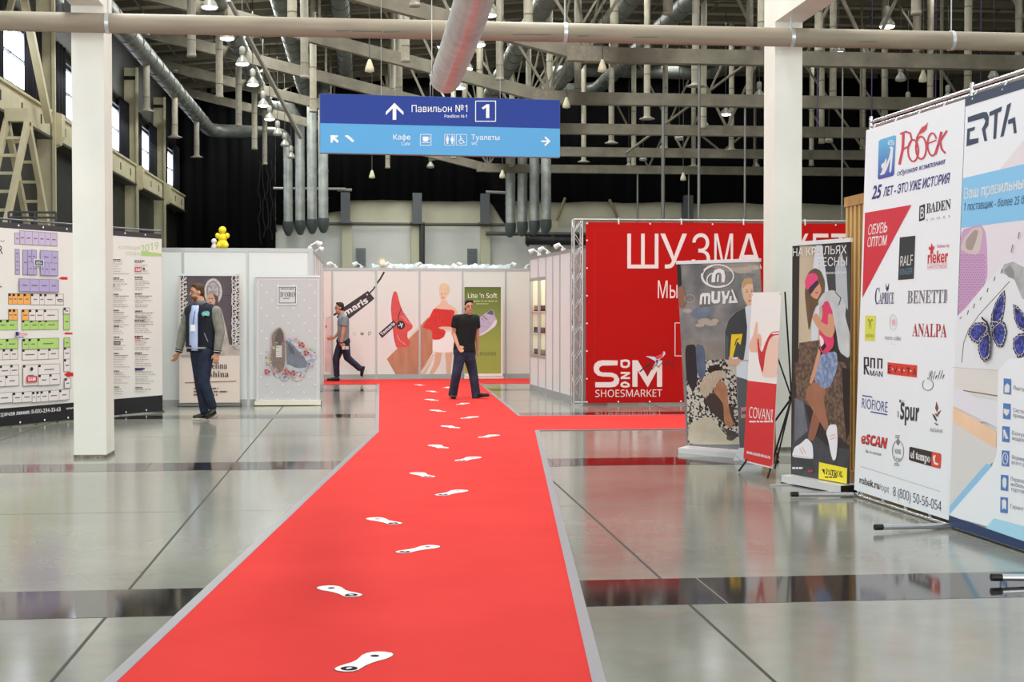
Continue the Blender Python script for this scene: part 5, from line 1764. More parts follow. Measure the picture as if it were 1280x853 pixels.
# ================================================================== LOGO WALL ON THE RIGHT
r0, r1 = G(1068, 621), G(1188, 661)
dirr = (r1 - r0).normalized()
tl = lean(r0, r1, (1083, 170), 0.0)
P = Panel(r0, r1, tl)
W = P.W
zb, zt = P.uv(1071, 613.5)[1], P.uv(1083.5, 163)[1]
wdark = mat((196, 148, 84), 0.6, noise=0.2, scale=5, stretch=(1, 1, 0.2))
# wooden slat kiosk behind
kx = r0.x + 0.32
ky = AX(1057, 300, kx).y
t = thing('slat_partition', 'light wooden slat partition standing behind the logo banner', 'partition', (kx, ky, 0))
kz = AX(1057, 247, kx).z
n = 40
for k in range(n):
    q = MB(); q.box(0.0, 0.045, -0.05 - 0.108 * k, -0.108 * k, 0.06, kz - 0.09, mat((226, 184, 116), 0.55, noise=0.18, scale=6, stretch=(1, 1, 0.15))); q.build('slat', t)
q = MB(); q.box(-0.01, 0.06, -0.108 * n, 0.02, kz - 0.09, kz, wdark); q.build('top_rail', t)
q = MB(); q.box(-0.01, 0.06, -0.108 * n, 0.02, 0.0, 0.1, wdark); q.build('bottom_rail', t)
q = MB(); q.box(0.05, 0.065, -0.108 * n, 0.0, 0.06, kz - 0.02, mat((206, 176, 120), 0.6)); q.build('back_panel', t)

CHR = mat((206, 206, 208), 0.22, 0.85)
def frame_posts(t, us, zt_, W_):
    for u in us:
        q = MB(); q.tube([(u, 0.05, 0.02), (u, 0.05, zt_ + 0.12)], 0.017, CHR, 10); q.build('post', t)
    for z, y in ((0.016, 0.02), (zt_ + 0.035, 0.05), (zt_ + 0.075, 0.05)):
        q = MB(); q.tube([(us[0], y, z), (us[0] + W_, y, z)], 0.014, CHR, 10); q.build('rail', t)


def foot(t, P, a, b):
    qa = a - P.p0
    qb = b - P.p0
    pa = (qa.dot(P.u), qa.dot(P.away), 0.022)
    pb = (qb.dot(P.u), qb.dot(P.away), 0.022)
    q = MB(); q.tube([pa, pb], 0.02, CHR, 10); q.build('foot_bar', t)
    d = (Vector(pb) - Vector(pa)).normalized()
    q = MB(); q.tube([Vector(pa) - d * 0.01, Vector(pa) + d * 0.05], 0.0215, BLACKP, 10); q.build('foot_cap', t)


t = P.thing('logo_banner', 'white banner wall covered in shoe trade logos on a chrome tube frame', 'banner wall')
q = MB(); q.box(0, W, -0.004, 0, zb, zt, mat((234, 239, 246), 0.45)); q.build('banner', t)
frame_posts(t, (-0.03, W), zt, W + 0.03)
foot(t, P, G(990, 624), G(1066, 622))
foot(t, P, G(1095, 666.5), G(1186, 661.5))
def hooks(t, W_, z_t, z_b):
    q = MB()
    k = 0
    while 0.12 + 0.42 * k < W_:
        u = 0.12 + 0.42 * k
        q.tube([(u, -0.006, z_t - 0.03), (u, 0.03, z_t + 0.04)], 0.006, WHITE, 6)
        q.tube([(u, -0.006, z_b + 0.03), (u - 0.02, 0.02, 0.02)], 0.004, WHITE, 6)
        q.tube([(u, -0.006, z_b + 0.03), (u + 0.02, 0.02, 0.02)], 0.004, WHITE, 6)
        k += 1
    q.build('bungee_tie', t)


hooks(t, W, zt, zb)
bd = (0, W, zb, zt)
KA1, KA2, KA3, KA4, KA5 = crop(1060, 130, 7.106), crop(1060, 240, 7.106), crop(1060, 350, 7.106), crop(1060, 450, 7.106), crop(1050, 540, 6.094)
N = lambda K_: Art(P, -0.0055, K_, bd)
LR = mat((200, 62, 76), 0.5)
A1 = N(KA1)
z1_, z2_ = P.uv(*KA1((350, 650)))[1], P.uv(*KA1((350, 300)))[1]
A1.poly([(292, 318), (420, 278), (432, 286), (416, 622), (404, 640), (280, 672), (270, 660), (278, 335)], gmat((62, 66, 168), (96, 180, 228), z1_, z2_))
A1.poly([(286, 626), (302, 612), (312, 575), (300, 560), (304, 535), (328, 520), (345, 478), (350, 500), (344, 540), (372, 470), (386, 400), (372, 385), (392, 378), (408, 388), (404, 440), (392, 590), (384, 608), (372, 606), (384, 480), (352, 580), (330, 622), (300, 634)], WHITE)
A1.ring(388, 350, 24, 26, 7, WHITE, 150, 400).ring(386, 352, 12, 12, 6, WHITE)
A1.build('shoe_logo', t, 'blue logo square with a white shoe and bird')
A1 = N(KA1)
# hand-drawn word mark
A1.line([(498, 262), (492, 400), (462, 540)], 24, LR).line([(468, 268), (520, 246), (560, 262), (572, 320), (545, 378), (500, 400)], 16, LR)
A1.ring(585, 415, 46, 96, 16, LR).ring(655, 390, 46, 100, 16, LR).line([(612, 380), (618, 300), (640, 255)], 15, LR).poly([(634, 275), (640, 240), (664, 205), (695, 190), (716, 160), (706, 222), (680, 250)], LR)
A1.ring(755, 360, 42, 100, 15, LR, 25, 330).line([(722, 350), (792, 322)], 12, LR).line([(838, 246), (812, 350), (782, 448)], 22, LR).line([(886, 236), (826, 330), (838, 400), (872, 438)], 17, LR)
A1.build('word_logo', t, 'red hand-drawn word mark')
N(KA1).text('обувная компания', 442, 640, 870, 530, 42, NAVY, 0.02, 0.3).build('tagline_lettering', t)
N(KA1).text('25', 215, 845, 303, 828, 108, NAVY, 0.03, 0.25).text('ЛЕТ - ЭТО УЖЕ ИСТОРИЯ', 318, 822, 912, 698, 72, NAVY, 0.025, 0.25).build('anniversary_lettering', t)
N(KA2).poly([(156, 187), (570, 115), (133, 940)], mat((206, 40, 58), 0.5)).text('ОБУВЬ', 184, 380, 354, 354, 78, WHITE, 0.025, 0.2).text('ОПТОМ', 178, 488, 352, 470, 76, WHITE, 0.025, 0.2).build('red_triangle', t, 'red triangle with white lettering')
N(KA2).poly([(640, 128), (690, 106), (686, 246), (636, 264)], INK).text('B', 648, 240, 680, 232, 100, WHITE, 0.0).text(style('BADEN', 'serif'), 702, 190, 917, 152, 84, INK, 0.005).text('S  H  O  E  S', 700, 260, 914, 226, 20, GREY).build('logo', t)
N(KA2).poly([(465, 405), (604, 389), (590, 772), (451, 784)], mat((42, 48, 50), 0.5)).text(style('RALF', 'sans'), 470, 662, 580, 648, 84, WHITE).text(style('RINGER', 'sans'), 468, 740, 578, 728, 50, mat((96, 140, 160), 0.5)).build('logo', t)
RK = mat((206, 44, 50), 0.5)
N(KA2).text(style('rieker', 'heavy'), 712, 636, 892, 624, 92, RK, 0.02).text('fashion by', 798, 497, 906, 490, 30, RK).poly([(750, 452), (762, 490), (776, 480), (770, 510), (760, 520), (764, 550), (734, 552), (740, 522), (724, 512), (724, 482), (738, 494)], RK).line([(712, 646), (886, 636), (882, 676), (714, 688), (712, 646)], 2.5, mat((226, 150, 150), 0.5)).text('ANTISTRESS', 718, 682, 880, 670, 26, mat((222, 130, 132), 0.5)).build('logo', t)
CN = mat((44, 44, 96), 0.5)
N(KA3).text(style('C', 'serif'), 243, 216, 282, 214, 142, CN).text(style('APRICE', 'serif'), 282, 214, 412, 212, 98, CN).poly([(340, 28), (356, 78), (352, 104), (342, 80)], CN).poly([(372, 24), (366, 82), (352, 106), (355, 66)], CN).build('logo', t)
N(KA3).text(style('BENETTI', 'serif'), 532, 210, 880, 206, 112, mat((120, 112, 122), 0.5), 0.0).line([(884, 90), (884, 190)], 6, mat((120, 112, 122), 0.5)).build('logo', t)
N(KA3).poly([(160, 318), (253, 320), (243, 546), (153, 538)], mat((214, 220, 78), 0.5)).line([(180, 360), (192, 352), (196, 372), (190, 445), (202, 400), (212, 445), (208, 372), (218, 352), (228, 362)], 6, mat((56, 60, 40), 0.5)).text('valvez', 162, 512, 236, 512, 40, mat((110, 120, 50), 0.5)).build('logo', t)
N(KA3).ring(408, 380, 32, 72, 3, PALE).ring(408, 380, 25, 60, 2, PALE).ell(410, 378, 16, 30, mat((226, 178, 186), 0.5), 12).text('marie collet', 334, 530, 476, 540, 40, mat((150, 146, 150), 0.5)).line([(375, 568), (432, 572)], 2, PALE).build('logo', t)
N(KA3).text(style('ANALPA', 'serif'), 576, 500, 882, 512, 112, mat((172, 36, 58), 0.5), 0.0).build('logo', t)
N(KA3).line([(152, 842), (152, 694), (184, 694), (186, 762), (158, 764), (188, 842)], 14, INK).line([(208, 784), (210, 700), (240, 702), (240, 786)], 13, INK).line([(272, 790), (272, 704), (306, 706), (304, 788)], 13, INK).text(style('MAN', 'sans'), 200, 850, 312, 862, 44, INK, 0.015).build('logo', t)
N(KA4).poly([(357, 22), (621, 50), (617, 158), (355, 126)], mat((218, 58, 46), 0.5)).text('E', 362, 112, 392, 114, 62, INK, 0.01).text('V', 412, 117, 444, 120, 62, INK, 0.01).text('I', 482, 124, 490, 125, 62, INK, 0.015).text('T', 524, 130, 556, 133, 62, INK, 0.01).text('A', 580, 136, 614, 140, 62, INK, 0.01).ell(402, 84, 6, 7, WHITE, 8).ell(462, 90, 6, 7, WHITE, 8).ell(505, 95, 6, 7, WHITE, 8).ell(566, 100, 6, 7, WHITE, 8).build('logo', t)
N(KA4).text(style('Sitelle', 'script'), 712, 182, 862, 170, 92, mat((60, 58, 60), 0.5), -0.012, 0.1).ring(716, 222, 48, 50, 5, INK, -60, 230).build('logo', t)
RB = mat((58, 72, 150), 0.5)
N(KA4).text('RIOFIORE', 128, 428, 356, 468, 88, RB, -0.004).poly([(133, 312), (221, 326), (221, 337), (133, 323)], RB).poly([(207, 456), (356, 483), (354, 494), (207, 467)], RB).build('logo', t)
N(KA4).text(style('Spur', 'heavy'), 468, 524, 634, 545, 138, mat((52, 54, 62), 0.5), 0.02).rect(462, 354, 478, 380, mat((90, 90, 98), 0.5)).rect(484, 362, 510, 370, PALE).rect(446, 455, 456, 512, GREY).build('logo', t)
LB = mat((120, 82, 52), 0.5)
N(KA4).poly([(792, 368), (810, 430), (796, 466), (780, 430)], LB).poly([(836, 444), (816, 484), (798, 494), (802, 470)], LB).poly([(754, 478), (776, 492), (798, 540), (790, 548), (770, 520)], mat((70, 50, 40), 0.5)).poly([(776, 478), (800, 480), (812, 500), (792, 504)], LB).poly([(770, 556), (800, 568), (812, 584), (790, 580)], LB).text('INDIANA', 736, 638, 848, 652, 32, mat((140, 134, 134), 0.5)).build('logo', t)
N(KA5).text(style('eSCAN', 'heavyitalic'), 165, 84, 366, 128, 68, mat((60, 30, 36), 0.5), 0.04, 0.0).text(style('eSCAN', 'heavyitalic'), 166, 81, 364, 124, 66, mat((210, 44, 48), 0.5), 0.01, 0.0).text('Be in motion', 200, 158, 320, 184, 24, mat((90, 88, 92), 0.5), 0, 0.2).build('logo', t)
N(KA5).ring(447, 148, 44, 82, 4, mat((120, 122, 126), 0.5)).ring(447, 148, 38, 74, 2, PALE).text(style('NINE', 'serif'), 420, 166, 470, 172, 36, mat((96, 98, 104), 0.5)).text('Lines', 418, 214, 470, 222, 28, mat((110, 112, 116), 0.5)).poly([(448, 44), (462, 80), (455, 100), (438, 98), (434, 76)], mat((130, 132, 138), 0.5)).bars(426, 26, 480, 2, 14, 9, mat((150, 152, 156), 0.5), 3).bars(420, 236, 464, 2, 14, 9, mat((150, 152, 156), 0.5), 4).build('logo', t)
N(KA5).poly([(540, 114), (770, 166), (778, 178), (772, 274), (764, 282), (536, 218), (530, 208), (534, 122)], mat((44, 40, 42), 0.5)).poly([(706, 152), (770, 166), (778, 178), (772, 274), (764, 282), (700, 262)], mat((218, 70, 52), 0.5)).text(style('el tempo', 'serif'), 542, 196, 692, 234, 56, WHITE, 0.02).poly([(712, 196), (724, 176), (736, 180), (728, 205), (732, 232), (760, 244), (746, 256), (722, 246)], WHITE).build('logo', t)
N(KA5).line([(158, 262), (770, 456)], 3.5, mat((176, 174, 178), 0.5)).build('divider_line', t)
NV2 = mat((48, 42, 88), 0.5)
N(KA5).text(style('robek.ru', 'heavy'), 153, 390, 304, 438, 44, mat((50, 48, 54), 0.5), 0.02).text(style('/opt', 'sans'), 306, 440, 378, 466, 46, mat((120, 118, 124), 0.5)).text(style('8 (800) 50-56-054', 'sans'), 408, 486, 776, 606, 66, NV2, 0.0).build('contact_lettering', t)

# ---- second banner of the wall: the sneaker with butterflies
e1 = r1 + dirr * 1.98
P = Panel(r1 + dirr * 0.0, e1, tl)
W = P.W
t = P.thing('sneaker_banner', 'big banner with butterfly sneaker and blue text panel nearest the camera', 'banner wall')
zb2, zt2 = P.uv(*crop(1180, 450, 3.41)((30, 706)))[1], P.uv(*crop(1180, 90, 4.26)((116, 137)))[1]
q = MB(); q.box(0.015, W, -0.004, 0, zb2, zt2, mat((234, 239, 246), 0.45)); q.build('banner', t)
frame_posts(t, (W + 0.02,), zt2, 0.0)
for z, y in ((0.016, 0.02), (zt2 + 0.035, 0.05), (zt2 + 0.075, 0.05)):
    q = MB(); q.tube([(0.03, y, z), (W + 0.02, y, z)], 0.014, CHR, 10); q.build('rail', t)
fe = P.p0 + P.u * (W + 0.02)
foot(t, P, G(1241, 731.5), Vector((fe.x, fe.y, 0)))
hooks(t, W, zt2, zb2)
bd = (0.016, W - 0.001, zb2, zt2)
KA6, KA7, KA8 = crop(1180, 90, 4.26), crop(1180, 270, 3.88), crop(1180, 450, 3.41)
DB = mat((46, 60, 86), 0.5)
M_ = lambda K_, y=-0.0055: Art(P, y, K_, bd)
M_(KA6).poly([(115, 136), (700, -60), (700, 5), (112, 186)], DB).build('top_strip', t, 'dark blue strip')
M_(KA6).poly([(130, 241), (214, 213), (232, 214), (243, 240), (240, 285), (224, 308), (234, 366), (219, 370), (205, 305), (218, 280), (224, 262), (216, 246), (130, 270)], DB).poly([(128, 303), (170, 292), (165, 311), (142, 318), (139, 360), (188, 352), (186, 378), (123, 396)], DB).poly([(246, 214), (312, 183), (309, 209), (290, 218), (281, 355), (266, 358), (273, 226), (246, 236)], DB).poly([(340, 176), (362, 163), (321, 342), (304, 348)], DB).poly([(346, 256), (382, 240), (391, 324), (376, 328), (371, 272), (346, 279)], DB).build('word_logo', t, 'dark blue geometric word mark')
M_(KA6, -0.005).poly([(300, 520), (440, 350), (800, 200), (800, 420), (430, 495)], mat((228, 221, 228), 0.5)).build('pale_shape', t)
PK = mat((200, 160, 198), 0.5)
A1 = M_(KA7)
A1.smooth = True
A1.poly([(70, 60), (800, -60), (800, 900), (60, 900)], mat((226, 222, 232), 0.5))
A1.poly([(82, 70), (150, 50), (188, 46), (206, 80), (213, 150), (216, 320), (100, 460), (64, 496)], PK)
A1.poly([(82, 160), (100, 110), (140, 62), (186, 52), (192, 80), (178, 170), (160, 190), (120, 182)], mat((206, 194, 192), 0.5)).poly([(108, 120), (150, 68), (172, 70), (160, 120), (140, 170), (110, 160)], mat((166, 150, 146), 0.5))
DT = mat((170, 126, 178), 0.5)
A1.step = 0.0
for r_ in range(24):
    for c_ in range(12):
        x, y = 74 + c_ * 11 + (r_ % 2) * 5, 190 + r_ * 12
        if y < 486 - (x - 64) * 1.15 and x < 206:
            A1.ell(x, y, 3.6, 4.2, DT, 6)
A1.build('pink_shoe_print', t)
A1 = M_(KA7, -0.0135)
SH = mat((226, 230, 236), 0.5)
A1.poly([(62, 496), (110, 452), (215, 325), (300, 235), (345, 218), (420, 250), (800, 420), (800, 1000), (48, 1000), (52, 740)], SH)
A1.poly([(284, 272), (300, 236), (345, 222), (400, 250), (430, 330), (420, 420), (388, 400), (352, 312)], mat((186, 188, 192), 0.5, noise=0.15, scale=10)).poly([(300, 262), (330, 240), (350, 270), (352, 300), (325, 300)], mat((140, 142, 146), 0.5))
A1.line([(95, 712), (104, 620), (126, 556), (180, 480), (328, 318)], 3, mat((60, 60, 66), 0.5))
for (a, b) in (((95, 490), (86, 500)), ((128, 458), (122, 480)), ((158, 425), (152, 448)), ((192, 394), (184, 408)), ((224, 350), (218, 370)), ((258, 295), (252, 315)), ((292, 258), (286, 280)), ((344, 140), (336, 178)), ((376, 78), (370, 112))):
    A1.line([a, b], 4, mat((90, 90, 96), 0.5))
A1.poly([(52, 735), (300, 752), (800, 800), (800, 1010), (60, 850)], mat((222, 220, 218), 0.5)).line([(52, 735), (300, 752), (500, 775)], 2.5, mat((190, 188, 188), 0.5))
A1.build('white_shoe_print', t)


def butterfly(K_, wings, body, name):
    A_ = M_(K_, -0.0165)
    for wg in wings:
        cx_, cy_ = sum(p[0] for p in wg) / len(wg), sum(p[1] for p in wg) / len(wg)
        sc = lambda k: [(cx_ + (x - cx_) * k, cy_ + (y - cy_) * k) for x, y in wg]
        A_.poly(wg, INK).poly(sc(0.84), mat((206, 200, 226), 0.5)).poly(sc(0.78), mat((74, 92, 196), 0.5, noise=0.35, scale=40, c2=(34, 38, 110)))
        for j in range(1, len(wg)):
            A_.line([(wg[0][0] * 0.7 + cx_ * 0.3, wg[0][1] * 0.7 + cy_ * 0.3), ((wg[j][0] + wg[j - 1][0]) / 2 * 0.9 + cx_ * 0.1, (wg[j][1] + wg[j - 1][1]) / 2 * 0.9 + cy_ * 0.1)], 2.0, INK)
        for j in range(len(wg)):
            for k_ in (0.25, 0.75):
                px_, py_ = wg[j - 1][0] * k_ + wg[j][0] * (1 - k_), wg[j - 1][1] * k_ + wg[j][1] * (1 - k_)
                A_.ell(cx_ + (px_ - cx_) * 0.93, cy_ + (py_ - cy_) * 0.93, 2.6, 2.6, WHITE, 6)
    A_.line(body, 9, INK)
    A_.build(name, t)


butterfly(KA7, [[(236, 530), (240, 480), (258, 425), (286, 378), (305, 360), (309, 395), (305, 450), (296, 500), (268, 530)], [(244, 540), (284, 505), (308, 518), (319, 560), (311, 602), (297, 637), (272, 636), (252, 600), (244, 560)], [(236, 535), (206, 516), (170, 518), (140, 546), (132, 576), (150, 606), (180, 622), (198, 592), (230, 560)], [(240, 556), (208, 575), (187, 612), (184, 652), (196, 692), (214, 710), (240, 690), (247, 640), (247, 590)]], [(206, 492), (212, 502), (230, 516), (240, 545), (246, 585)], 'butterfly_print')
butterfly(KA7, [[(346, 428), (368, 438), (395, 470), (418, 520), (428, 560), (400, 562), (370, 545), (352, 500)], [(420, 565), (378, 572), (350, 595), (348, 645), (372, 692), (400, 680), (424, 610)], [(436, 545), (480, 470), (540, 430), (560, 440), (545, 520), (500, 570), (450, 575)], [(440, 575), (500, 575), (520, 620), (480, 680), (450, 650)]], [(405, 500), (424, 535), (432, 570), (440, 630)], 'butterfly_print')
WP = mat((234, 239, 246), 0.5)
A1 = M_(KA8, -0.0185)
A1.poly([(44, 115), (100, 130), (240, 215), (240, 290), (42, 195)], mat((226, 226, 236), 0.5)).line([(92, 131), (240, 154)], 4, mat((120, 100, 84), 0.5)).poly([(44, 195), (236, 308), (233, 400), (150, 420), (40, 330)], mat((244, 208, 176), 0.5, noise=0.06, scale=3)).poly([(42, 262), (150, 330), (236, 380), (236, 420), (30, 640)], mat((216, 216, 216), 0.5))
A1.build('floor_print', t)
A1 = M_(KA8, -0.0205)
A1.poly([(28, 665), (216, 450), (236, 405), (243, 48), (284, -2), (900, -60), (900, 900), (600, 820)], WP)
A1.poly([(192, 443), (219, 452), (34, 662), (27, 660), (27, 634)], mat((146, 198, 236), 0.5)).poly([(190, 718), (226, 675), (900, 860), (900, 960)], mat((168, 218, 242), 0.5))
A1.build('white_panel', t, 'white information panel')
M_(KA8, -0.0222).poly([(27, 660), (900, 968), (900, 1020), (27, 706)], mat((36, 56, 98), 0.5)).build('bottom_strip', t, 'dark blue strip')
IC = mat((78, 126, 194), 0.5)
GL = [((283, 114), [(272, 140), (272, 112), (284, 100), (294, 112), (292, 140)]), ((281, 220), [(268, 208), (294, 214), (288, 232), (280, 240), (268, 226)]), ((277, 318), [(266, 300), (272, 296), (288, 336), (276, 338), (272, 318), (268, 340)]), ((275, 421), None), ((271, 525), [(268, 500), (280, 508), (280, 535), (274, 550), (264, 540), (262, 515)]), ((269, 620), [(260, 600), (272, 594), (280, 606), (278, 640), (270, 632), (262, 640)])]
TX = [['Выгод'], ['Систем', 'привил'], ['Бонус', 'модели'], ['Формир', 'всего р'], ['Первое', 'мобиль', 'торгов'], ['Гарант']]
for ((cx_, cy_), gl), tx in zip(GL, TX):
    A1 = M_(KA8, -0.0225)
    A1.poly([(cx_ - 15, cy_ - 35), (cx_ + 17, cy_ - 32), (cx_ + 16, cy_ + 35), (cx_ - 16, cy_ + 31)], IC)
    if gl:
        A1.poly(gl, WHITE)
    else:
        A1.ring(cx_, cy_, 11, 24, 3, WHITE).line([(cx_, cy_ - 14), (cx_, cy_), (cx_ + 7, cy_ + 8)], 3, WHITE)
    A1.build('icon', t)
    A1 = M_(KA8, -0.0225)
    for j, s_ in enumerate(tx):
        y = cy_ + 8 + 22 * (j - (len(tx) - 1) / 2) + 4
        A1.text(s_, cx_ + 27, y, cx_ + 84, y + 12, 16, mat((126, 130, 142), 0.5))
    A1.build('caption', t)
M_(KA6, -0.006).poly([(98, 568), (800, 405), (800, 745), (87, 831)], mat((134, 198, 240), 0.5)).build('blue_text_panel', t, 'light blue text panel')
M_(KA6, -0.0072).text('Ваш правильный', 113, 676, 455, 614, 52, WHITE, 0.02).text('1 поставщик - более 25 б', 111, 740, 432, 702, 40, mat((50, 70, 110), 0.5), 0, 0.15).build('lettering', t)

# ================================================================== FLOOR-PLAN STANDS ON THE LEFT
A0, B0 = G(0, 535.5), G(204.6, 515)
dl = (B0 - A0).normalized()
full = Panel(A0, B0)
us_ = full.uv(118, 400)[0]
mid = A0 + dl * us_
m0 = A0 - dl * 0.75
stand_tube = mat((120, 122, 126), 0.35, 0.7)
def map_stand(p0, p1, name, label):
    P = Panel(p0, p1)
    t = P.thing(name, label, 'banner wall')
    zb_, zt_ = full.uv(50, 528.5)[1], full.uv(0, 277.5)[1]
    q = MB(); q.box(0.03, P.W - 0.03, -0.004, 0, zb_, zt_, PAPER); q.build('banner', t)
    for u in (0.012, P.W - 0.012):
        q = MB(); q.tube([(u, 0.03, 0.0), (u, 0.03, zt_ + 0.06)], 0.016, stand_tube, 8); q.build('post', t)
    for z in (0.03, zt_ + 0.045):
        q = MB(); q.tube([(0.0, 0.03, z), (P.W, 0.03, z)], 0.014, stand_tube, 8); q.build('rail', t)
    for u in (0.012, P.W - 0.012):
        q = MB(); q.box(u - 0.012, u + 0.012, -0.02, 0.35, 0.0, 0.02, stand_tube); q.build('foot_bar', t)
    q = MB()
    k = 0
    while 0.2 + 0.45 * k < P.W:
        for z in (zt_ - 0.03, zb_ + 0.03):
            q.tube([(0.2 + 0.45 * k, -0.009, z), (0.2 + 0.45 * k, -0.004, z)], 0.014, WHITE, 8)
        k += 1
    q.build('grommet', t)
    A_ = Art(P, -0.005, None, (0.03, P.W - 0.03, zb_, zt_))
    A_.uvpoly([(0, zb_), (9, zb_), (9, zb_ + 0.235), (0, zb_ + 0.235)], mat((30, 30, 36), 0.5)); A_.build('bottom_strip', t, 'black strip')
    A_ = Art(P, -0.005, None, (0.03, P.W - 0.03, zb_, zt_))
    A_.uvpoly([(0, zt_ - 0.075), (9, zt_ - 0.075), (9, zt_), (0, zt_)], mat((66, 64, 70), 0.5)); A_.build('top_strip', t, 'dark strip')
    return P, t, (0.03, P.W - 0.03, zb_, zt_)


P, t, bd = map_stand(m0, mid - dl * 0.006, 'floor_plan_stand', 'banner stand with a coloured booth floor plan, left of the white column')
PUR, PUR2, ORA, GRN = mat((176, 164, 206), 0.5), mat((198, 182, 210), 0.5), mat((240, 170, 88), 0.5), mat((172, 208, 116), 0.5)
LN = mat((120, 112, 122), 0.5)
K5, K6 = crop(0, 270, 6.09), crop(0, 400, 6.09)
def ruv(K_, x0, y0, x1, y1):
    xc = (x0 + x1) / 2
    return P.uv(*K_((x0, (y0 + y1) / 2)))[0], P.uv(*K_((x1, (y0 + y1) / 2)))[0], P.uv(*K_((xc, y1)))[1], P.uv(*K_((xc, y0)))[1]
def cells(A_, K_, x0, y0, x1, y1, splits, m, nums=True, seed=0):
    u0, u1, v0, v1 = ruv(K_, x0, y0, x1, y1)
    g = 0.006
    A_.uvpoly([(u0 - g, v0 - g), (u1 + g, v0 - g), (u1 + g, v1 + g), (u0 - g, v1 + g)], LN)
    ss = [0] + list(splits) + [1]
    rnd_ = random.Random(seed + int(x0 + y0))
    A_.y -= 0.0006
    for i in range(len(ss) - 1):
        a, b = u0 + (u1 - u0) * ss[i] + g / 2, u0 + (u1 - u0) * ss[i + 1] - g / 2
        A_.mb.add([(a, A_.y, v0), (b, A_.y, v0), (b, A_.y, v1), (a, A_.y, v1)], [(0, 1, 2, 3)], m[i % len(m)] if isinstance(m, list) else m)
        if nums:
            A_.mb.add([(a, A_.y - 0.0005, v1 - 0.03), (a + 0.04, A_.y - 0.0005, v1 - 0.03), (a + 0.04, A_.y - 0.0005, v1), (a, A_.y - 0.0005, v1)], [(0, 1, 2, 3)], INK)
        w_ = (b - a) * rnd_.uniform(0.4, 0.7)
        c = (a + b) / 2
        vm = (v0 + v1) / 2
        A_.mb.add([(c - w_ / 2, A_.y - 0.0005, vm - 0.009), (c + w_ / 2, A_.y - 0.0005, vm - 0.009), (c + w_ / 2, A_.y - 0.0005, vm + 0.006), (c - w_ / 2, A_.y - 0.0005, vm + 0.006)], [(0, 1, 2, 3)], mat((110, 104, 112), 0.5))
    A_.y -= 0.0012
A1 = Art(P, -0.0055, K5, bd)
cells(A1, K5, 110, 132, 148, 213, [], PUR2, False); cells(A1, K5, 148, 124, 430, 222, [.13, .33, .5, .67, .83], PUR2, False)
A1.build('lilac_booth_plan', t)
A1 = Art(P, -0.0055, K5, bd)
cells(A1, K5, 113, 256, 145, 318, [], PUR, False); cells(A1, K5, 113, 318, 145, 380, [], PUR, False); cells(A1, K5, 113, 380, 145, 443, [], PUR, False)
cells(A1, K5, 170, 262, 204, 446, [], PUR, False); cells(A1, K5, 204, 262, 236, 355, [], PUR, False); cells(A1, K5, 236, 262, 272, 355, [], PUR, False); cells(A1, K5, 204, 355, 272, 446, [.6], PUR, False)
cells(A1, K5, 300, 268, 432, 360, [.65], PUR, False); cells(A1, K5, 300, 360, 432, 452, [.25, .48], PUR, False)
cells(A1, K5, 138, 484, 436, 576, [.26, .5, .75], PUR, False)
A1.y -= 0.001
A1.poly([(250, 330), (322, 334), (322, 384), (250, 380)], WHITE).poly([(256, 336), (317, 339), (317, 379), (256, 375)], mat((52, 62, 78), 0.5)).text(style('ERTA', 'heavy'), 266, 368, 308, 370, 20, WHITE, 0.01)
A1.build('purple_booth_plan', t)
WC_ = mat((224, 216, 214), 0.5)
A1 = Art(P, -0.0055, K5, bd)
cells(A1, K5, 62, 594, 230, 672, [.18, .4, .68], ORA); cells(A1, K5, 232, 596, 480, 676, [.26, .4, .75], WC_)
A1.ring(456, 645, 18, 10, 5, mat((70, 66, 76), 0.5))
cells(A1, K5, 62, 714, 130, 792, [.45], ORA); cells(A1, K5, 162, 716, 214, 794, [], ORA); cells(A1, K5, 214, 716, 438, 796, [.22, .5], WC_); cells(A1, K5, 478, 702, 524, 745, [], WC_)
A1.build('orange_booth_plan', t)
A1 = Art(P, -0.0055, K6, bd)
cells(A1, K6, -160, 2, 130, 78, [.28, .52, .7], GRN); cells(A1, K6, 164, 2, 440, 74, [.22, .45, .62], GRN); cells(A1, K6, 480, -48, 526, 74, [], GRN, False)
cells(A1, K6, -160, 150, 132, 222, [.28, .68], GRN); cells(A1, K6, 166, 144, 442, 220, [.16, .4], GRN); cells(A1, K6, 482, 138, 526, 208, [], GRN, False)
A1.build('green_booth_plan', t)
A1 = Art(P, -0.0055, K6, bd)
cells(A1, K6, -160, 226, 132, 304, [.3, .6, .8], WC_); cells(A1, K6, 166, 222, 442, 300, [.41, .71], WC_); cells(A1, K6, 482, 210, 530, 298, [], WC_); cells(A1, K6, 482, 300, 530, 392, [], WC_)
cells(A1, K6, -160, 350, 136, 428, [.5, .78], WC_); cells(A1, K6, -160, 430, 138, 508, [.3, .64], WC_); cells(A1, K6, 168, 344, 284, 500, [], WC_); cells(A1, K6, 284, 340, 448, 414, [], WC_); cells(A1, K6, 284, 416, 448, 494, [.5], WC_); cells(A1, K6, 482, 446, 530, 518, [], WC_)
cells(A1, K6, -160, 560, 84, 636, [.5], WC_); cells(A1, K6, 86, 552, 232, 626, [.46], WC_); cells(A1, K6, 232, 540, 515, 616, [.11, .22, .43, .72], WC_)
A1.y -= 0.001
A1.poly([(188, 430), (270, 426), (270, 474), (188, 478)], RED).text(style('S&M', 'heavy'), 200, 466, 258, 463, 26, WHITE, 0.02).ell(228, 374, 11, 14, INK)
A1.poly([(104, 92), (128, 90), (130, 120), (106, 122)], NAVY).text('Робек', 132, 120, 196, 118, 22, LR, 0.01).bars(100, 130, 205, 1, 8, 6, NAVY, 3)
A1.build('white_booth_plan', t)
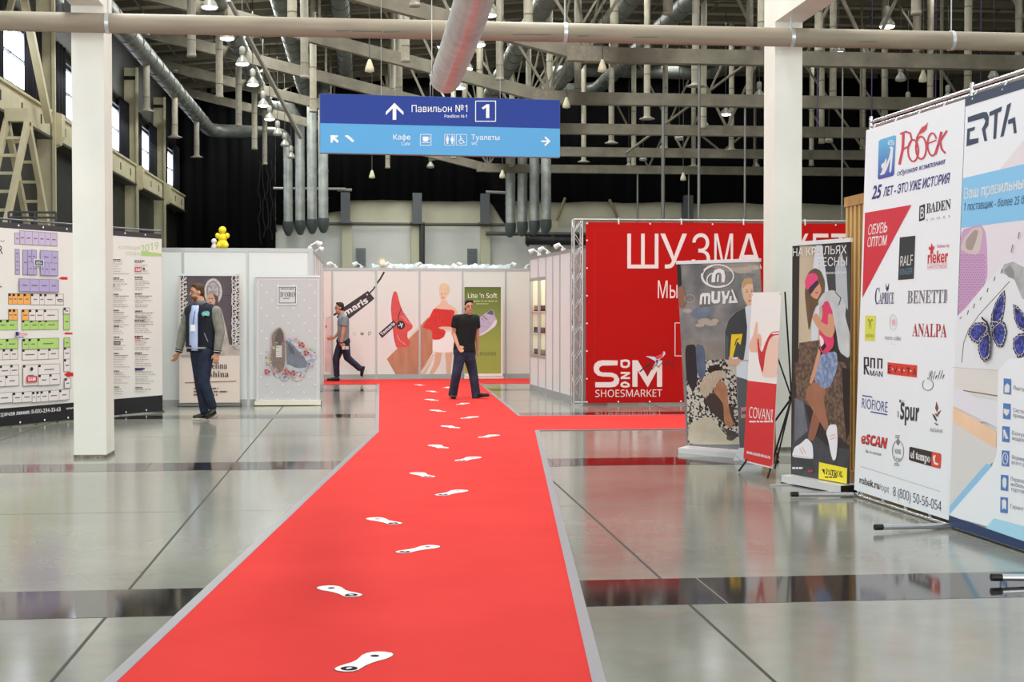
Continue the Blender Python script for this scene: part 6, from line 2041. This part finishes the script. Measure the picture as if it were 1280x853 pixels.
for K_, pts in ((K5, [(440, 476), (470, 464), (512, 466), (512, 486), (470, 486)]), (K6, [(480, 104), (500, 96), (550, 98), (550, 110), (500, 112)]), (K6, [(484, 418), (512, 398), (556, 402), (556, 430), (512, 436)])):
    Art(P, -0.0055, K_, bd).poly(pts, mat((206, 40, 44), 0.5)).build('red_arrow', t)
A1 = Art(P, -0.0075, K6, bd)
A1.text('Горячая линия: 8-800-234-33-63', -28, 738, 458, 694, 30, WHITE, 0.015).text('www', 500, 684, 575, 676, 20, WHITE, 0.01)
A1.build('hotline_lettering', t)
Art(P, -0.0055, K5, bd).text('R', -14, 292, 20, 292, 66, mat((40, 38, 42), 0.5)).bars(0, 188, 46, 1, 8, 8, GREY, 3).bars(-10, 535, 20, 1, 8, 10, INK, 4).build('title_lettering', t)

P, t, bd = map_stand(mid, B0, 'exhibitor_list_stand', 'banner stand with two printed columns of exhibitors, right of the white column')
K7, K8 = crop(130, 280, 6.565), crop(130, 400, 6.565)
LG = mat((176, 202, 130), 0.5)
LG2 = mat((190, 196, 150), 0.5)
A1 = Art(P, -0.0055, K7, bd)
A1.text('КОЛЛЕКЦИЯ', 118, 205, 292, 212, 24, LG2).text('СЕЗОНА', 178, 255, 292, 258, 24, LG2).text('2019', 300, 235, 445, 205, 58, LG, 0.01).poly([(300, 235), (340, 225), (478, 245), (478, 268), (300, 262)], LG)
A1.build('title_lettering', t)
GT, DTX = mat((172, 160, 160), 0.5), mat((96, 84, 88), 0.5)
rnd = random.Random(9)
for K_, x0, x1, ya, yb in ((K7, 66, 215, 290, 850), (K7, 248, 425, 300, 850), (K8, 66, 220, 0, 620), (K8, 248, 430, 0, 600)):
    A1 = Art(P, -0.0055, K_, bd)
    y = ya
    k = 0
    while y < yb:
        dark = k % 7 == 0
        A1.bars(x0, y, x0 + (x1 - x0) * (0.5 if dark else rnd.uniform(0.5, 1.0)), 1, 10, 9 if dark else 5, INK if dark else (DTX if k % 7 == 1 else GT), k)
        y += rnd.choice((16, 18, 20)) + (14 if k % 7 == 6 else 0)
        k += 1
    A1.build('list_column', t)
A1 = Art(P, -0.0085, K7, bd)
A1.poly([(248, 356), (302, 356), (302, 394), (248, 394)], RED).text(style('S&M', 'heavy'), 256, 388, 296, 388, 24, WHITE, 0.02).ell(324, 370, 9, 9, INK, 10).text('Tamaris', 250, 775, 345, 775, 20, INK, 0.01).rect(70, 490, 80, 520, INK)
A1.build('small_logo', t)
A1 = Art(P, -0.0085, K8, bd)
A1.poly([(74, 176), (132, 174), (132, 202), (74, 204)], mat((64, 92, 56), 0.5)).bars(84, 186, 124, 1, 8, 8, WHITE, 2).rect(250, 395, 330, 408, NAVY).bars(250, 140, 300, 2, 26, 8, RED, 5)
A1.build('small_logo', t)
# tube frame standing behind the stand top
YT = 23.4
t = thing('tube_railing', 'low dark tube railing showing just above the floor-plan stand', 'railing', (AY(11, 270, YT).x, YT, 0))
RX = AY(70, 270, YT).x - AY(11, 270, YT).x
za, zb_ = AY(40, 265.5, YT).z, AY(40, 272.0, YT).z
dk = mat((74, 76, 80), 0.4, 0.5)
for x in (0.0, RX * 0.55, RX):
    q = MB(); q.tube([(x, 0, 0), (x, 0, za)], 0.02, dk, 8); q.build('post', t)
for z in (za, zb_):
    q = MB(); q.tube([(0, 0, z), (RX, 0, z)], 0.018, dk, 8); q.build('rail', t)
# ================================================================== PEOPLE
def remesh(mb, name, parent, vox, m, smooth=6, label=None):
    o = mb.build(name, parent, label=label)
    o.data.materials.clear()
    o.data.materials.append(m)
    r = o.modifiers.new('surface', 'REMESH')
    r.mode = 'VOXEL'
    r.voxel_size = vox
    r.use_smooth_shade = True
    if smooth:
        s_ = o.modifiers.new('soften', 'SMOOTH')
        s_.factor = 0.5
        s_.iterations = smooth
    return o


def hand(q, wr, d, side, curl=0.5):
    """palm, four unequal fingers with two bends and a thumb from the side of the palm; side = direction of the thumb"""
    d = Vector(d).normalized()
    side = Vector(side).normalized()
    side = (side - d * side.dot(d)).normalized()
    nrm = d.cross(side).normalized()
    wr = Vector(wr)
    pc = wr + d * 0.085
    for k, off in enumerate((-0.028, -0.009, 0.010, 0.028)):
        q.cap(wr + d * 0.01 + side * off * 0.6, pc + side * off, 0.016, 0.014)
    for off, L in ((0.029, 0.07), (0.010, 0.08), (-0.009, 0.074), (-0.028, 0.058)):
        a = pc + side * off
        d1 = (d + nrm * curl * 0.5).normalized()
        d2 = (d + nrm * curl * 1.4).normalized()
        d3 = (d * 0.6 + nrm * curl * 2.2).normalized()
        b = a + d1 * L * 0.45
        c = b + d2 * L * 0.32
        e = c + d3 * L * 0.26
        q.cap(a, b, 0.0105, 0.0095); q.cap(b, c, 0.0095, 0.0088); q.cap(c, e, 0.0088, 0.008)
    a = wr + d * 0.03 + side * 0.03
    b = a + (d * 0.6 + side * 0.8).normalized() * 0.035
    c = b + (d * 0.95 + side * 0.15 + nrm * curl * 0.4).normalized() * 0.035
    q.cap(a, b, 0.014, 0.012); q.cap(b, c, 0.012, 0.0095)


def shoe(parent, heel, toe, ankle, m, sole_m):
    heel, toe, ankle = Vector(heel), Vector(toe), Vector(ankle)
    d = (toe - heel).normalized()
    sd = d.cross(Vector((0, 0, 1))).normalized()
    up = sd.cross(d).normalized()
    q = MB()
    L = (toe - heel).length
    for s_ in (-0.016, 0.016):
        q.cap(heel + d * 0.03 + up * 0.045 + sd * s_, heel + d * L * 0.55 + up * 0.045 + sd * s_ * 1.5, 0.034, 0.036)
        q.cap(heel + d * L * 0.5 + up * 0.042 + sd * s_ * 1.4, toe - d * 0.035 + up * 0.034 + sd * s_ * 0.7, 0.036, 0.028)
    q.cap(heel + d * 0.05 + up * 0.05, ankle, 0.042, 0.045)
    o = remesh(q, 'shoe', parent, 0.009, m, 3)
    q = MB()
    n = 16
    ol = []
    for i in range(n):
        t_ = 2 * math.pi * i / n
        x = L / 2 * (1 + math.cos(t_) * 1.02)
        wv = 0.046 if x > L * 0.45 else 0.038
        ol.append(heel + d * x + sd * wv * math.sin(t_))
    q.add([p + up * 0.0 for p in ol] + [p + up * 0.022 for p in ol], [tuple(range(n)), tuple(range(2 * n - 1, n - 1, -1))] + [(i, (i + 1) % n, (i + 1) % n + n, i + n) for i in range(n)], sole_m)
    q.build('sole', o)
    return o


def head_body(q, c, f, up, k=1.0):
    """skull, jaw, nose, ears; f faces forward"""
    f, up, c = Vector(f).normalized(), Vector(up).normalized(), Vector(c)
    s_ = f.cross(up).normalized()
    M = Matrix((s_, f, up)).transposed()
    q.ell(c + up * 0.03 * k, (0.074 * k, 0.092 * k, 0.095 * k), None, 18, 12, M)
    q.ell(c - up * 0.05 * k + f * 0.018 * k, (0.056 * k, 0.066 * k, 0.075 * k), None, 16, 10, M)
    q.cap(c - up * 0.095 * k + f * 0.06 * k, c - up * 0.07 * k + f * 0.06 * k, 0.022 * k, 0.024 * k)
    q.cap(c + up * 0.018 * k + f * 0.088 * k, c - up * 0.022 * k + f * 0.108 * k, 0.009 * k, 0.013 * k)
    for e in (-1, 1):
        q.ell(c + s_ * 0.077 * k * e - f * 0.008 * k - up * 0.005 * k, (0.011 * k, 0.02 * k, 0.032 * k), None, 10, 7, M)
        q.cap(c + s_ * e * 0.018 * k + up * 0.03 * k + f * 0.083 * k, c + s_ * e * 0.048 * k + up * 0.028 * k + f * 0.07 * k, 0.009 * k, 0.008 * k)


def face_parts(t, c, f, up, hair_m, k=1.0, beard=None):
    f, up, c = Vector(f).normalized(), Vector(up).normalized(), Vector(c)
    s_ = f.cross(up).normalized()
    for e in (-1, 1):
        q = MB(); q.ell(c + s_ * e * 0.031 * k + up * 0.008 * k + f * 0.083 * k, (0.011, 0.011, 0.007), mat((38, 28, 24), 0.3), 10, 6); q.build('eye', t)
        q = MB(); q.tube([c + s_ * e * 0.014 * k + up * 0.03 * k + f * 0.094 * k, c + s_ * e * 0.034 * k + up * 0.034 * k + f * 0.089 * k, c + s_ * e * 0.05 * k + up * 0.028 * k + f * 0.076 * k], 0.005, hair_m, 6); q.build('eyebrow', t)
    q = MB(); q.tube([c - s_ * 0.025 * k - up * 0.058 * k + f * 0.079 * k, c - up * 0.056 * k + f * 0.0895 * k, c + s_ * 0.025 * k - up * 0.058 * k + f * 0.079 * k], 0.006, mat((150, 88, 78), 0.5), 6); q.build('mouth', t)
    M = Matrix((s_, f, up)).transposed()
    q = MB()
    q.ell(c + up * 0.05 * k - f * 0.014 * k, (0.081 * k, 0.09 * k, 0.088 * k), None, 18, 12, M)
    q.ell(c + up * 0.0 * k - f * 0.04 * k, (0.078 * k, 0.066 * k, 0.085 * k), None, 16, 10, M)
    q.cap(c + up * 0.105 * k + f * 0.045 * k + s_ * 0.035, c + up * 0.108 * k + f * 0.05 * k - s_ * 0.035, 0.03 * k, 0.028 * k)
    remesh(q, 'hair', t, 0.008, hair_m, 3)
    if beard:
        q = MB()
        q.ell(c - up * 0.068 * k + f * 0.03 * k, (0.056 * k, 0.058 * k, 0.052 * k), None, 16, 10, M)
        remesh(q, 'beard', t, 0.008, beard, 3)


SK = mat((204, 148, 120), 0.55, noise=0.06, scale=6)
JEAN = mat((44, 52, 76), 0.8, noise=0.3, scale=7, c2=(30, 34, 54))


def figure(name_label, K, Yp, foot_px, parts):
    base = AY(*K(foot_px), Yp)
    t = thing('person', name_label, 'person', (base.x, Yp, 0))
    J = lambda x, y, d=0.0: (AY(*K((x, y)), Yp + d) - Vector((base.x, Yp, 0)))
    return t, J


# ---- man in black polo, walking towards us on the carpet
K = crop(560, 330, 4.736)
Y1 = 24.55
t, J = figure('man in black polo shirt and dark jeans walking towards us on the red carpet', K, Y1, (100, 812), None)
f = Vector((0.22, -1, -0.05))
hc = J(124, 256, -0.05)
neck, chest, waist, pelv = J(120, 302, -0.02), J(108, 345, 0), J(98, 470, 0), J(96, 530, 0)
shL, shR = J(50, 322, -0.06), J(164, 322, 0.06)
elL, elR = J(34, 412, -0.02), J(172, 415, 0.14)
wrL, wrR = J(60, 488, -0.2), J(176, 512, 0.2)
hpL, hpR = J(72, 540, -0.02), J(124, 540, 0.04)
knL, knR = J(50, 655, -0.1), J(150, 655, 0.05)
anL, anR = J(28, 772, 0.0), J(168, 785, 0.02)
q = MB()
head_body(q, hc, f, (0.02, 0.0, 1), 0.97)
q.cap(hc - Vector((0, -0.01, 0.07)), neck - Vector((0, 0, 0.03)), 0.056, 0.062)
q.cap(chest + Vector((-0.09, 0, 0.0)), chest + Vector((0.09, 0, 0)), 0.095, 0.095)
q.cap(chest, waist, 0.1, 0.1); q.cap(waist, pelv, 0.1, 0.1)
for s_, e, w_ in ((shL, elL, wrL), (shR, elR, wrR)):
    q.cap(s_, e, 0.052, 0.043); q.cap(e, w_, 0.043, 0.028)
for h_, k_, a in ((hpL, knL, anL), (hpR, knR, anR)):
    q.cap(h_, k_, 0.08, 0.056); q.cap(k_, a, 0.056, 0.04)
hand(q, wrL, (0.55, -0.35, -0.75), (0.7, 0.1, 0.6), 0.7)
hand(q, wrR, (0.05, 0.0, -1), (0.1, -1, 0), 0.5)
remesh(q, 'body', t, 0.0075, SK, 4)
face_parts(t, hc, f, (0.02, 0, 1), mat((34, 27, 24), 0.7), 0.97, None)
q = MB()
q.cap(chest + Vector((-0.115, -0.01, 0.02)), chest + Vector((0.115, 0.03, 0.02)), 0.12, 0.12)
q.cap(chest + Vector((-0.06, 0, 0)), waist + Vector((-0.05, 0, 0)), 0.14, 0.13); q.cap(chest + Vector((0.06, 0, 0)), waist + Vector((0.05, 0, 0)), 0.14, 0.13)
q.cap(chest + Vector((0, 0, 0.02)), waist, 0.135, 0.13)
for ux, dx in ((-0.06, 74), (0.0, 97), (0.055, 120)):
    q.tube([waist + Vector((ux, 0, 0)), J(dx, 522)], [0.128, 0.132], None, 18)
q.cap(neck + Vector((-0.05, 0, -0.05)), shL, 0.06, 0.068); q.cap(neck + Vector((0.05, 0, -0.05)), shR, 0.06, 0.068)
q.tube([shL + (shL - elL) * 0.1, shL.lerp(elL, 0.62)], [0.074, 0.075], None, 16); q.tube([shR + (shR - elR) * 0.1, shR.lerp(elR, 0.62)], [0.074, 0.072], None, 16)
remesh(q, 'polo_shirt', t, 0.011, mat((20, 20, 22), 0.85, noise=0.25, scale=6), 5, 'black polo shirt')
q = MB(); q.tube([neck + Vector((-0.005, 0.01, -0.03)), neck + Vector((0.0, 0.005, 0.02))], [0.083, 0.07], mat((24, 24, 26), 0.8), 18, False); o = q.build('collar', t); o.modifiers.new('thickness', 'SOLIDIFY').thickness = 0.012
q = MB()
q.cap(hpL + Vector((0, 0, 0.04)), hpR + Vector((0, 0, 0.04)), 0.125, 0.125)
for h_, k_, a in ((hpL, knL, anL), (hpR, knR, anR)):
    q.cap(h_, k_, 0.11, 0.083); q.tube([k_ + (h_ - k_) * 0.1, k_, k_.lerp(a, 0.5), a + (k_ - a) * -0.08], [0.08, 0.084, 0.078, 0.08], None, 16)
remesh(q, 'jeans', t, 0.011, JEAN, 5, 'dark blue jeans')
BLK = mat((24, 21, 20), 0.4)
shoe(t, Vector((anL.x + 0.005, 0.03, 0.012)), Vector((J(30, 812).x - 0.005, -0.22, 0.012)), anL, BLK, BLK)
shoe(t, Vector((J(158, 812).x, 0.02, 0.012)), Vector((J(243, 800).x, -0.1, 0.045)), anR, BLK, BLK)

# ---- man in the varsity jacket, walking to the left
K = crop(210, 335, 4.37)
Y2 = 20.15
t, J = figure('bearded man in dark varsity jacket with grey sleeves, walking past the booth', K, Y2, (185, 838), None)
f = Vector((-1, -0.42, -0.06))
hc = J(160, 136)
neck, chest, waist, pelv = J(183, 192), J(182, 250), J(180, 400), J(186, 460)
shL, shR = J(120, 232, 0.16), J(262, 240, -0.1)
elL, elR = J(82, 350, 0.2), J(284, 352, -0.12)
wrL, wrR = J(58, 462, 0.18), J(268, 468, -0.16)
hpL, hpR = J(166, 475, 0.08), J(206, 475, -0.06)
knL, knR = J(176, 628, 0.06), J(196, 622, -0.1)
anL, anR = J(200, 790, 0.06), J(246, 765, -0.06)
q = MB()
head_body(q, hc, f, (-0.03, 0, 1), 0.98)
q.cap(hc - Vector((-0.025, 0, 0.06)), neck - Vector((0, 0, 0.03)), 0.056, 0.062)
q.cap(chest + Vector((-0.08, 0.05, 0.0)), chest + Vector((0.08, -0.05, 0)), 0.095, 0.095)
q.cap(chest, waist, 0.1, 0.1); q.cap(waist, pelv, 0.1, 0.1)
for s_, e, w_ in ((shL, elL, wrL), (shR, elR, wrR)):
    q.cap(s_, e, 0.05, 0.043); q.cap(e, w_, 0.043, 0.029)
for h_, k_, a in ((hpL, knL, anL), (hpR, knR, anR)):
    q.cap(h_, k_, 0.08, 0.056); q.cap(k_, a, 0.056, 0.04)
hand(q, wrL, (-0.45, 0.0, -0.9), (-0.6, -0.7, 0.3), 0.4)
hand(q, wrR, (-0.15, 0, -1), (-1, -0.2, 0), 0.6)
remesh(q, 'body', t, 0.0075, SK, 4)
HB = mat((84, 56, 36), 0.8, noise=0.2, scale=30)
face_parts(t, hc, f, (-0.03, 0, 1), HB, 0.98, mat((104, 70, 50), 0.8))
q = MB()
q.cap(chest + Vector((-0.12, 0.06, 0.02)), chest + Vector((0.12, -0.05, 0.02)), 0.125, 0.125)
for sx in (-0.09, 0.0, 0.09):
    q.cap(chest + Vector((sx, -sx * 0.4, 0)), J(182, 420) + Vector((sx * 1.05, -sx * 0.4, 0)), 0.135, 0.13)
q.cap(neck + Vector((-0.05, 0.03, -0.05)), shL, 0.06, 0.07); q.cap(neck + Vector((0.06, -0.03, -0.05)), shR, 0.062, 0.075)
JK = mat((26, 30, 44), 0.85, noise=0.2, scale=8)
remesh(q, 'jacket', t, 0.011, JK, 5, 'dark navy jacket body')
SLV = mat((136, 134, 126), 0.85, noise=0.15, scale=14)
for s_, e, w_ in ((shL, elL, wrL), (shR, elR, wrR)):
    q = MB(); q.cap(s_, e, 0.084, 0.07); q.cap(e, e.lerp(w_, 0.88), 0.07, 0.054); remesh(q, 'sleeve', t, 0.01, SLV, 4, 'grey sleeve')
    q = MB(); a, b = e.lerp(w_, 0.86), e.lerp(w_, 1.0); q.tube([a, b], [0.055, 0.045], JK, 16); q.tube([a.lerp(b, 0.35), a.lerp(b, 0.5)], [0.0545, 0.053], WHITE, 16); q.build('cuff', t)
q = MB()
pts = []
for i in range(24):
    a = 2 * math.pi * i / 24
    pts.append(J(182, 440) + Vector((0.205 * math.cos(a) * 1.0, 0.17 * math.sin(a), 0)))
q.add([p + Vector((0, 0, -0.045)) for p in pts] + [p + Vector((0, 0, 0.045)) for p in pts], [(i, (i + 1) % 24, (i + 1) % 24 + 24, i + 24) for i in range(24)] + [tuple(range(24)), tuple(range(47, 23, -1))], JK, True)
q.build('waistband', t)
q = MB()
q.add([p * 1.0 + Vector((0, 0, 0.0)) + (p - J(182, 440)) * 0.012 for p in pts] + [p + Vector((0, 0, 0.02)) + (p - J(182, 440)) * 0.012 for p in pts], [(i, (i + 1) % 24, (i + 1) % 24 + 24, i + 24) for i in range(24)], mat((150, 148, 140), 0.8), True)
q.build('waistband_stripe', t)
q = MB(); q.tube([neck + Vector((0, 0, -0.035)), neck + Vector((0, 0, 0.03))], [0.088, 0.076], mat((96, 100, 104), 0.8), 18, False); o = q.build('collar', t); o.modifiers.new('thickness', 'SOLIDIFY').thickness = 0.014
# light shirt front, lanyard badge and chest patch
q = MB()
v = []
cols_ = [(123, -0.085), (134, -0.122), (147, -0.15), (159, -0.162), (170, -0.165)]
for i in range(11):
    y_ = 206 + 24.5 * i
    for k, (x_, d_) in enumerate(cols_):
        nar = max(0.0, (3 - i) * 3.0)
        v.append(J(x_ + nar * (1 - k / 4) + (4 if i < 2 else 0), y_) + Vector((0, d_ * (0.72 if i == 0 else 0.9 if i == 1 else 1.0), 0)))
q.add(v, [(i * 5 + k, i * 5 + k + 1, i * 5 + k + 6, i * 5 + k + 5) for i in range(10) for k in range(4)], mat((178, 194, 230), 0.8, noise=0.06, scale=6), True)
o = q.build('shirt', t, 'light blue shirt front')
md = o.modifiers.new('thickness', 'SOLIDIFY'); md.thickness = 0.02; md.offset = 0
bc = J(144, 328) + Vector((0, -0.165, 0))
q = MB(); q.box(bc.x - 0.033, bc.x + 0.033, bc.y - 0.006, bc.y + 0.0, bc.z - 0.045, bc.z + 0.045, WHITE); q.build('badge', t)
q = MB(); q.tube([bc + Vector((0, 0, 0.05)), J(152, 250) + Vector((0, -0.165, 0)), J(164, 205) + Vector((0, -0.11, 0))], 0.006, mat((60, 90, 160), 0.6), 6); q.build('lanyard', t)
pc = J(212, 252) + Vector((0, -0.19, 0))
q = MB(); q.add([pc + Vector((x, -0.02 + abs(x) * 0.5, z)) for x, z in ((-0.055, 0.0), (-0.035, 0.03), (0.0, 0.045), (0.04, 0.04), (0.06, 0.015), (0.05, -0.03), (0.02, -0.022), (-0.005, -0.018), (-0.03, -0.035))], [tuple(range(9))], mat((120, 186, 178), 0.6)); o = q.build('chest_patch', t); o.modifiers.new('thickness', 'SOLIDIFY').thickness = 0.03
q = MB(); q.tube([J(206, 356) + Vector((0, -0.19, 0)), J(226, 402) + Vector((0, -0.185, 0))], 0.008, mat((130, 130, 124), 0.8), 6); q.build('pocket_trim', t)
q = MB()
q.cap(hpL + Vector((0, 0, 0.04)), hpR + Vector((0, 0, 0.04)), 0.118, 0.118)
for h_, k_, a in ((hpL, knL, anL), (hpR, knR, anR)):
    q.cap(h_, k_, 0.115, 0.082); q.tube([k_ + (h_ - k_) * 0.1, k_, k_.lerp(a, 0.5), k_.lerp(a, 1.02)], [0.08, 0.083, 0.07, 0.062], None, 16)
remesh(q, 'jeans', t, 0.011, mat((30, 42, 66), 0.8, noise=0.3, scale=7, c2=(22, 28, 46)), 5, 'dark blue jeans')
shoe(t, Vector((J(222, 800).x, 0.07, 0.012)), Vector((J(132, 830).x, 0.0, 0.012)), anL, BLK, mat((200, 190, 176), 0.6))
shoe(t, Vector((J(268, 760).x, -0.05, 0.1)), Vector((J(215, 812).x, -0.12, 0.02)), anR, BLK, mat((60, 56, 52), 0.6))

# ---- man in the grey T-shirt, striding to the left at the far end
K = crop(400, 325, 5.17)
Y3 = 30.7
t, J = figure('man in grey T-shirt and jeans striding along the far cross carpet', K, Y3, (110, 790), None)
f = Vector((-1, -0.15, -0.05))
hc = J(126, 312)
neck, chest, waist, pelv = J(146, 352), J(150, 400), J(152, 500), J(152, 535)
shL, shR = J(138, 378, 0.17), J(158, 380, -0.17)
elL, elR = J(122, 470, 0.22), J(148, 478, -0.22)
wrL, wrR = J(92, 503, 0.2), J(134, 545, -0.22)
hpL, hpR = J(140, 540, 0.08), J(160, 540, -0.08)
knL, knR = J(104, 640, 0.08), J(176, 632, -0.08)
anL, anR = J(108, 750, 0.08), J(262, 706, -0.08)
q = MB()
head_body(q, hc, f, (0.0, 0, 1), 0.98)
q.cap(hc - Vector((-0.03, 0, 0.06)), neck - Vector((0, 0, 0.03)), 0.056, 0.062)
q.cap(chest + Vector((0, -0.08, 0)), chest + Vector((0, 0.08, 0)), 0.095, 0.095)
q.cap(chest, waist, 0.1, 0.1); q.cap(waist, pelv, 0.1, 0.1)
for s_, e, w_ in ((shL, elL, wrL), (shR, elR, wrR)):
    q.cap(s_, e, 0.05, 0.042); q.cap(e, w_, 0.042, 0.028)
for h_, k_, a in ((hpL, knL, anL), (hpR, knR, anR)):
    q.cap(h_, k_, 0.08, 0.056); q.cap(k_, a, 0.056, 0.04)
hand(q, wrL, (-0.9, 0.0, -0.2), (0, -0.2, 1), 0.4)
hand(q, wrR, (0.7, -0.1, -0.6), (0.4, -0.4, 0.8), 0.8)
remesh(q, 'body', t, 0.0075, SK, 4)
face_parts(t, hc, f, (0, 0, 1), mat((40, 32, 28), 0.7), 0.98)
q = MB()
for dy in (-0.09, 0, 0.09):
    q.cap(chest + Vector((0, dy, 0.02)), waist + Vector((0, dy, -0.05)), 0.128, 0.122)
q.cap(neck + Vector((0, 0.04, -0.04)), shL, 0.07, 0.075); q.cap(neck + Vector((0, -0.04, -0.04)), shR, 0.07, 0.075)
q.tube([shL + (shL - elL) * 0.1, shL.lerp(elL, 0.5)], [0.074, 0.07], None, 14); q.tube([shR + (shR - elR) * 0.1, shR.lerp(elR, 0.5)], [0.076, 0.074], None, 14)
remesh(q, 't_shirt', t, 0.011, mat((138, 144, 152), 0.85, noise=0.15, scale=6), 5, 'grey T-shirt')
q = MB()
q.cap(hpL + Vector((0, 0, 0.05)), hpR + Vector((0, 0, 0.05)), 0.122, 0.122)
for h_, k_, a in ((hpL, knL, anL), (hpR, knR, anR)):
    q.cap(h_, k_, 0.108, 0.08); q.tube([k_ + (h_ - k_) * 0.1, k_, k_.lerp(a, 0.5), k_.lerp(a, 1.02)], [0.078, 0.08, 0.07, 0.066], None, 14)
remesh(q, 'jeans', t, 0.011, JEAN, 5, 'dark blue jeans')
q = MB(); wb = wrR.lerp(elR, 0.12); q.tube([wb - (elR - wrR) * 0.05, wb + (elR - wrR) * 0.05], 0.036, mat((60, 30, 26), 0.5), 12); q.build('wristband', t)
shoe(t, Vector((J(126, 775).x, 0.08, 0.012)), Vector((J(42, 783).x, 0.04, 0.02)), anL, BLK, BLK)
hr, tr_ = J(292, 690, -0.08), J(284, 758, -0.08)
shoe(t, hr, tr_ + Vector((-0.03, 0, 0)), anR, BLK, BLK)
pw = wrR + Vector((0.1, -0.03, -0.08))
q = MB(); q.cbox(pw, (0.14, 0.02, 0.07), mat((216, 214, 212), 0.5))
tag(q.build('folded_paper'), 'small folded white paper held by the striding man', 'paper').location = t.location
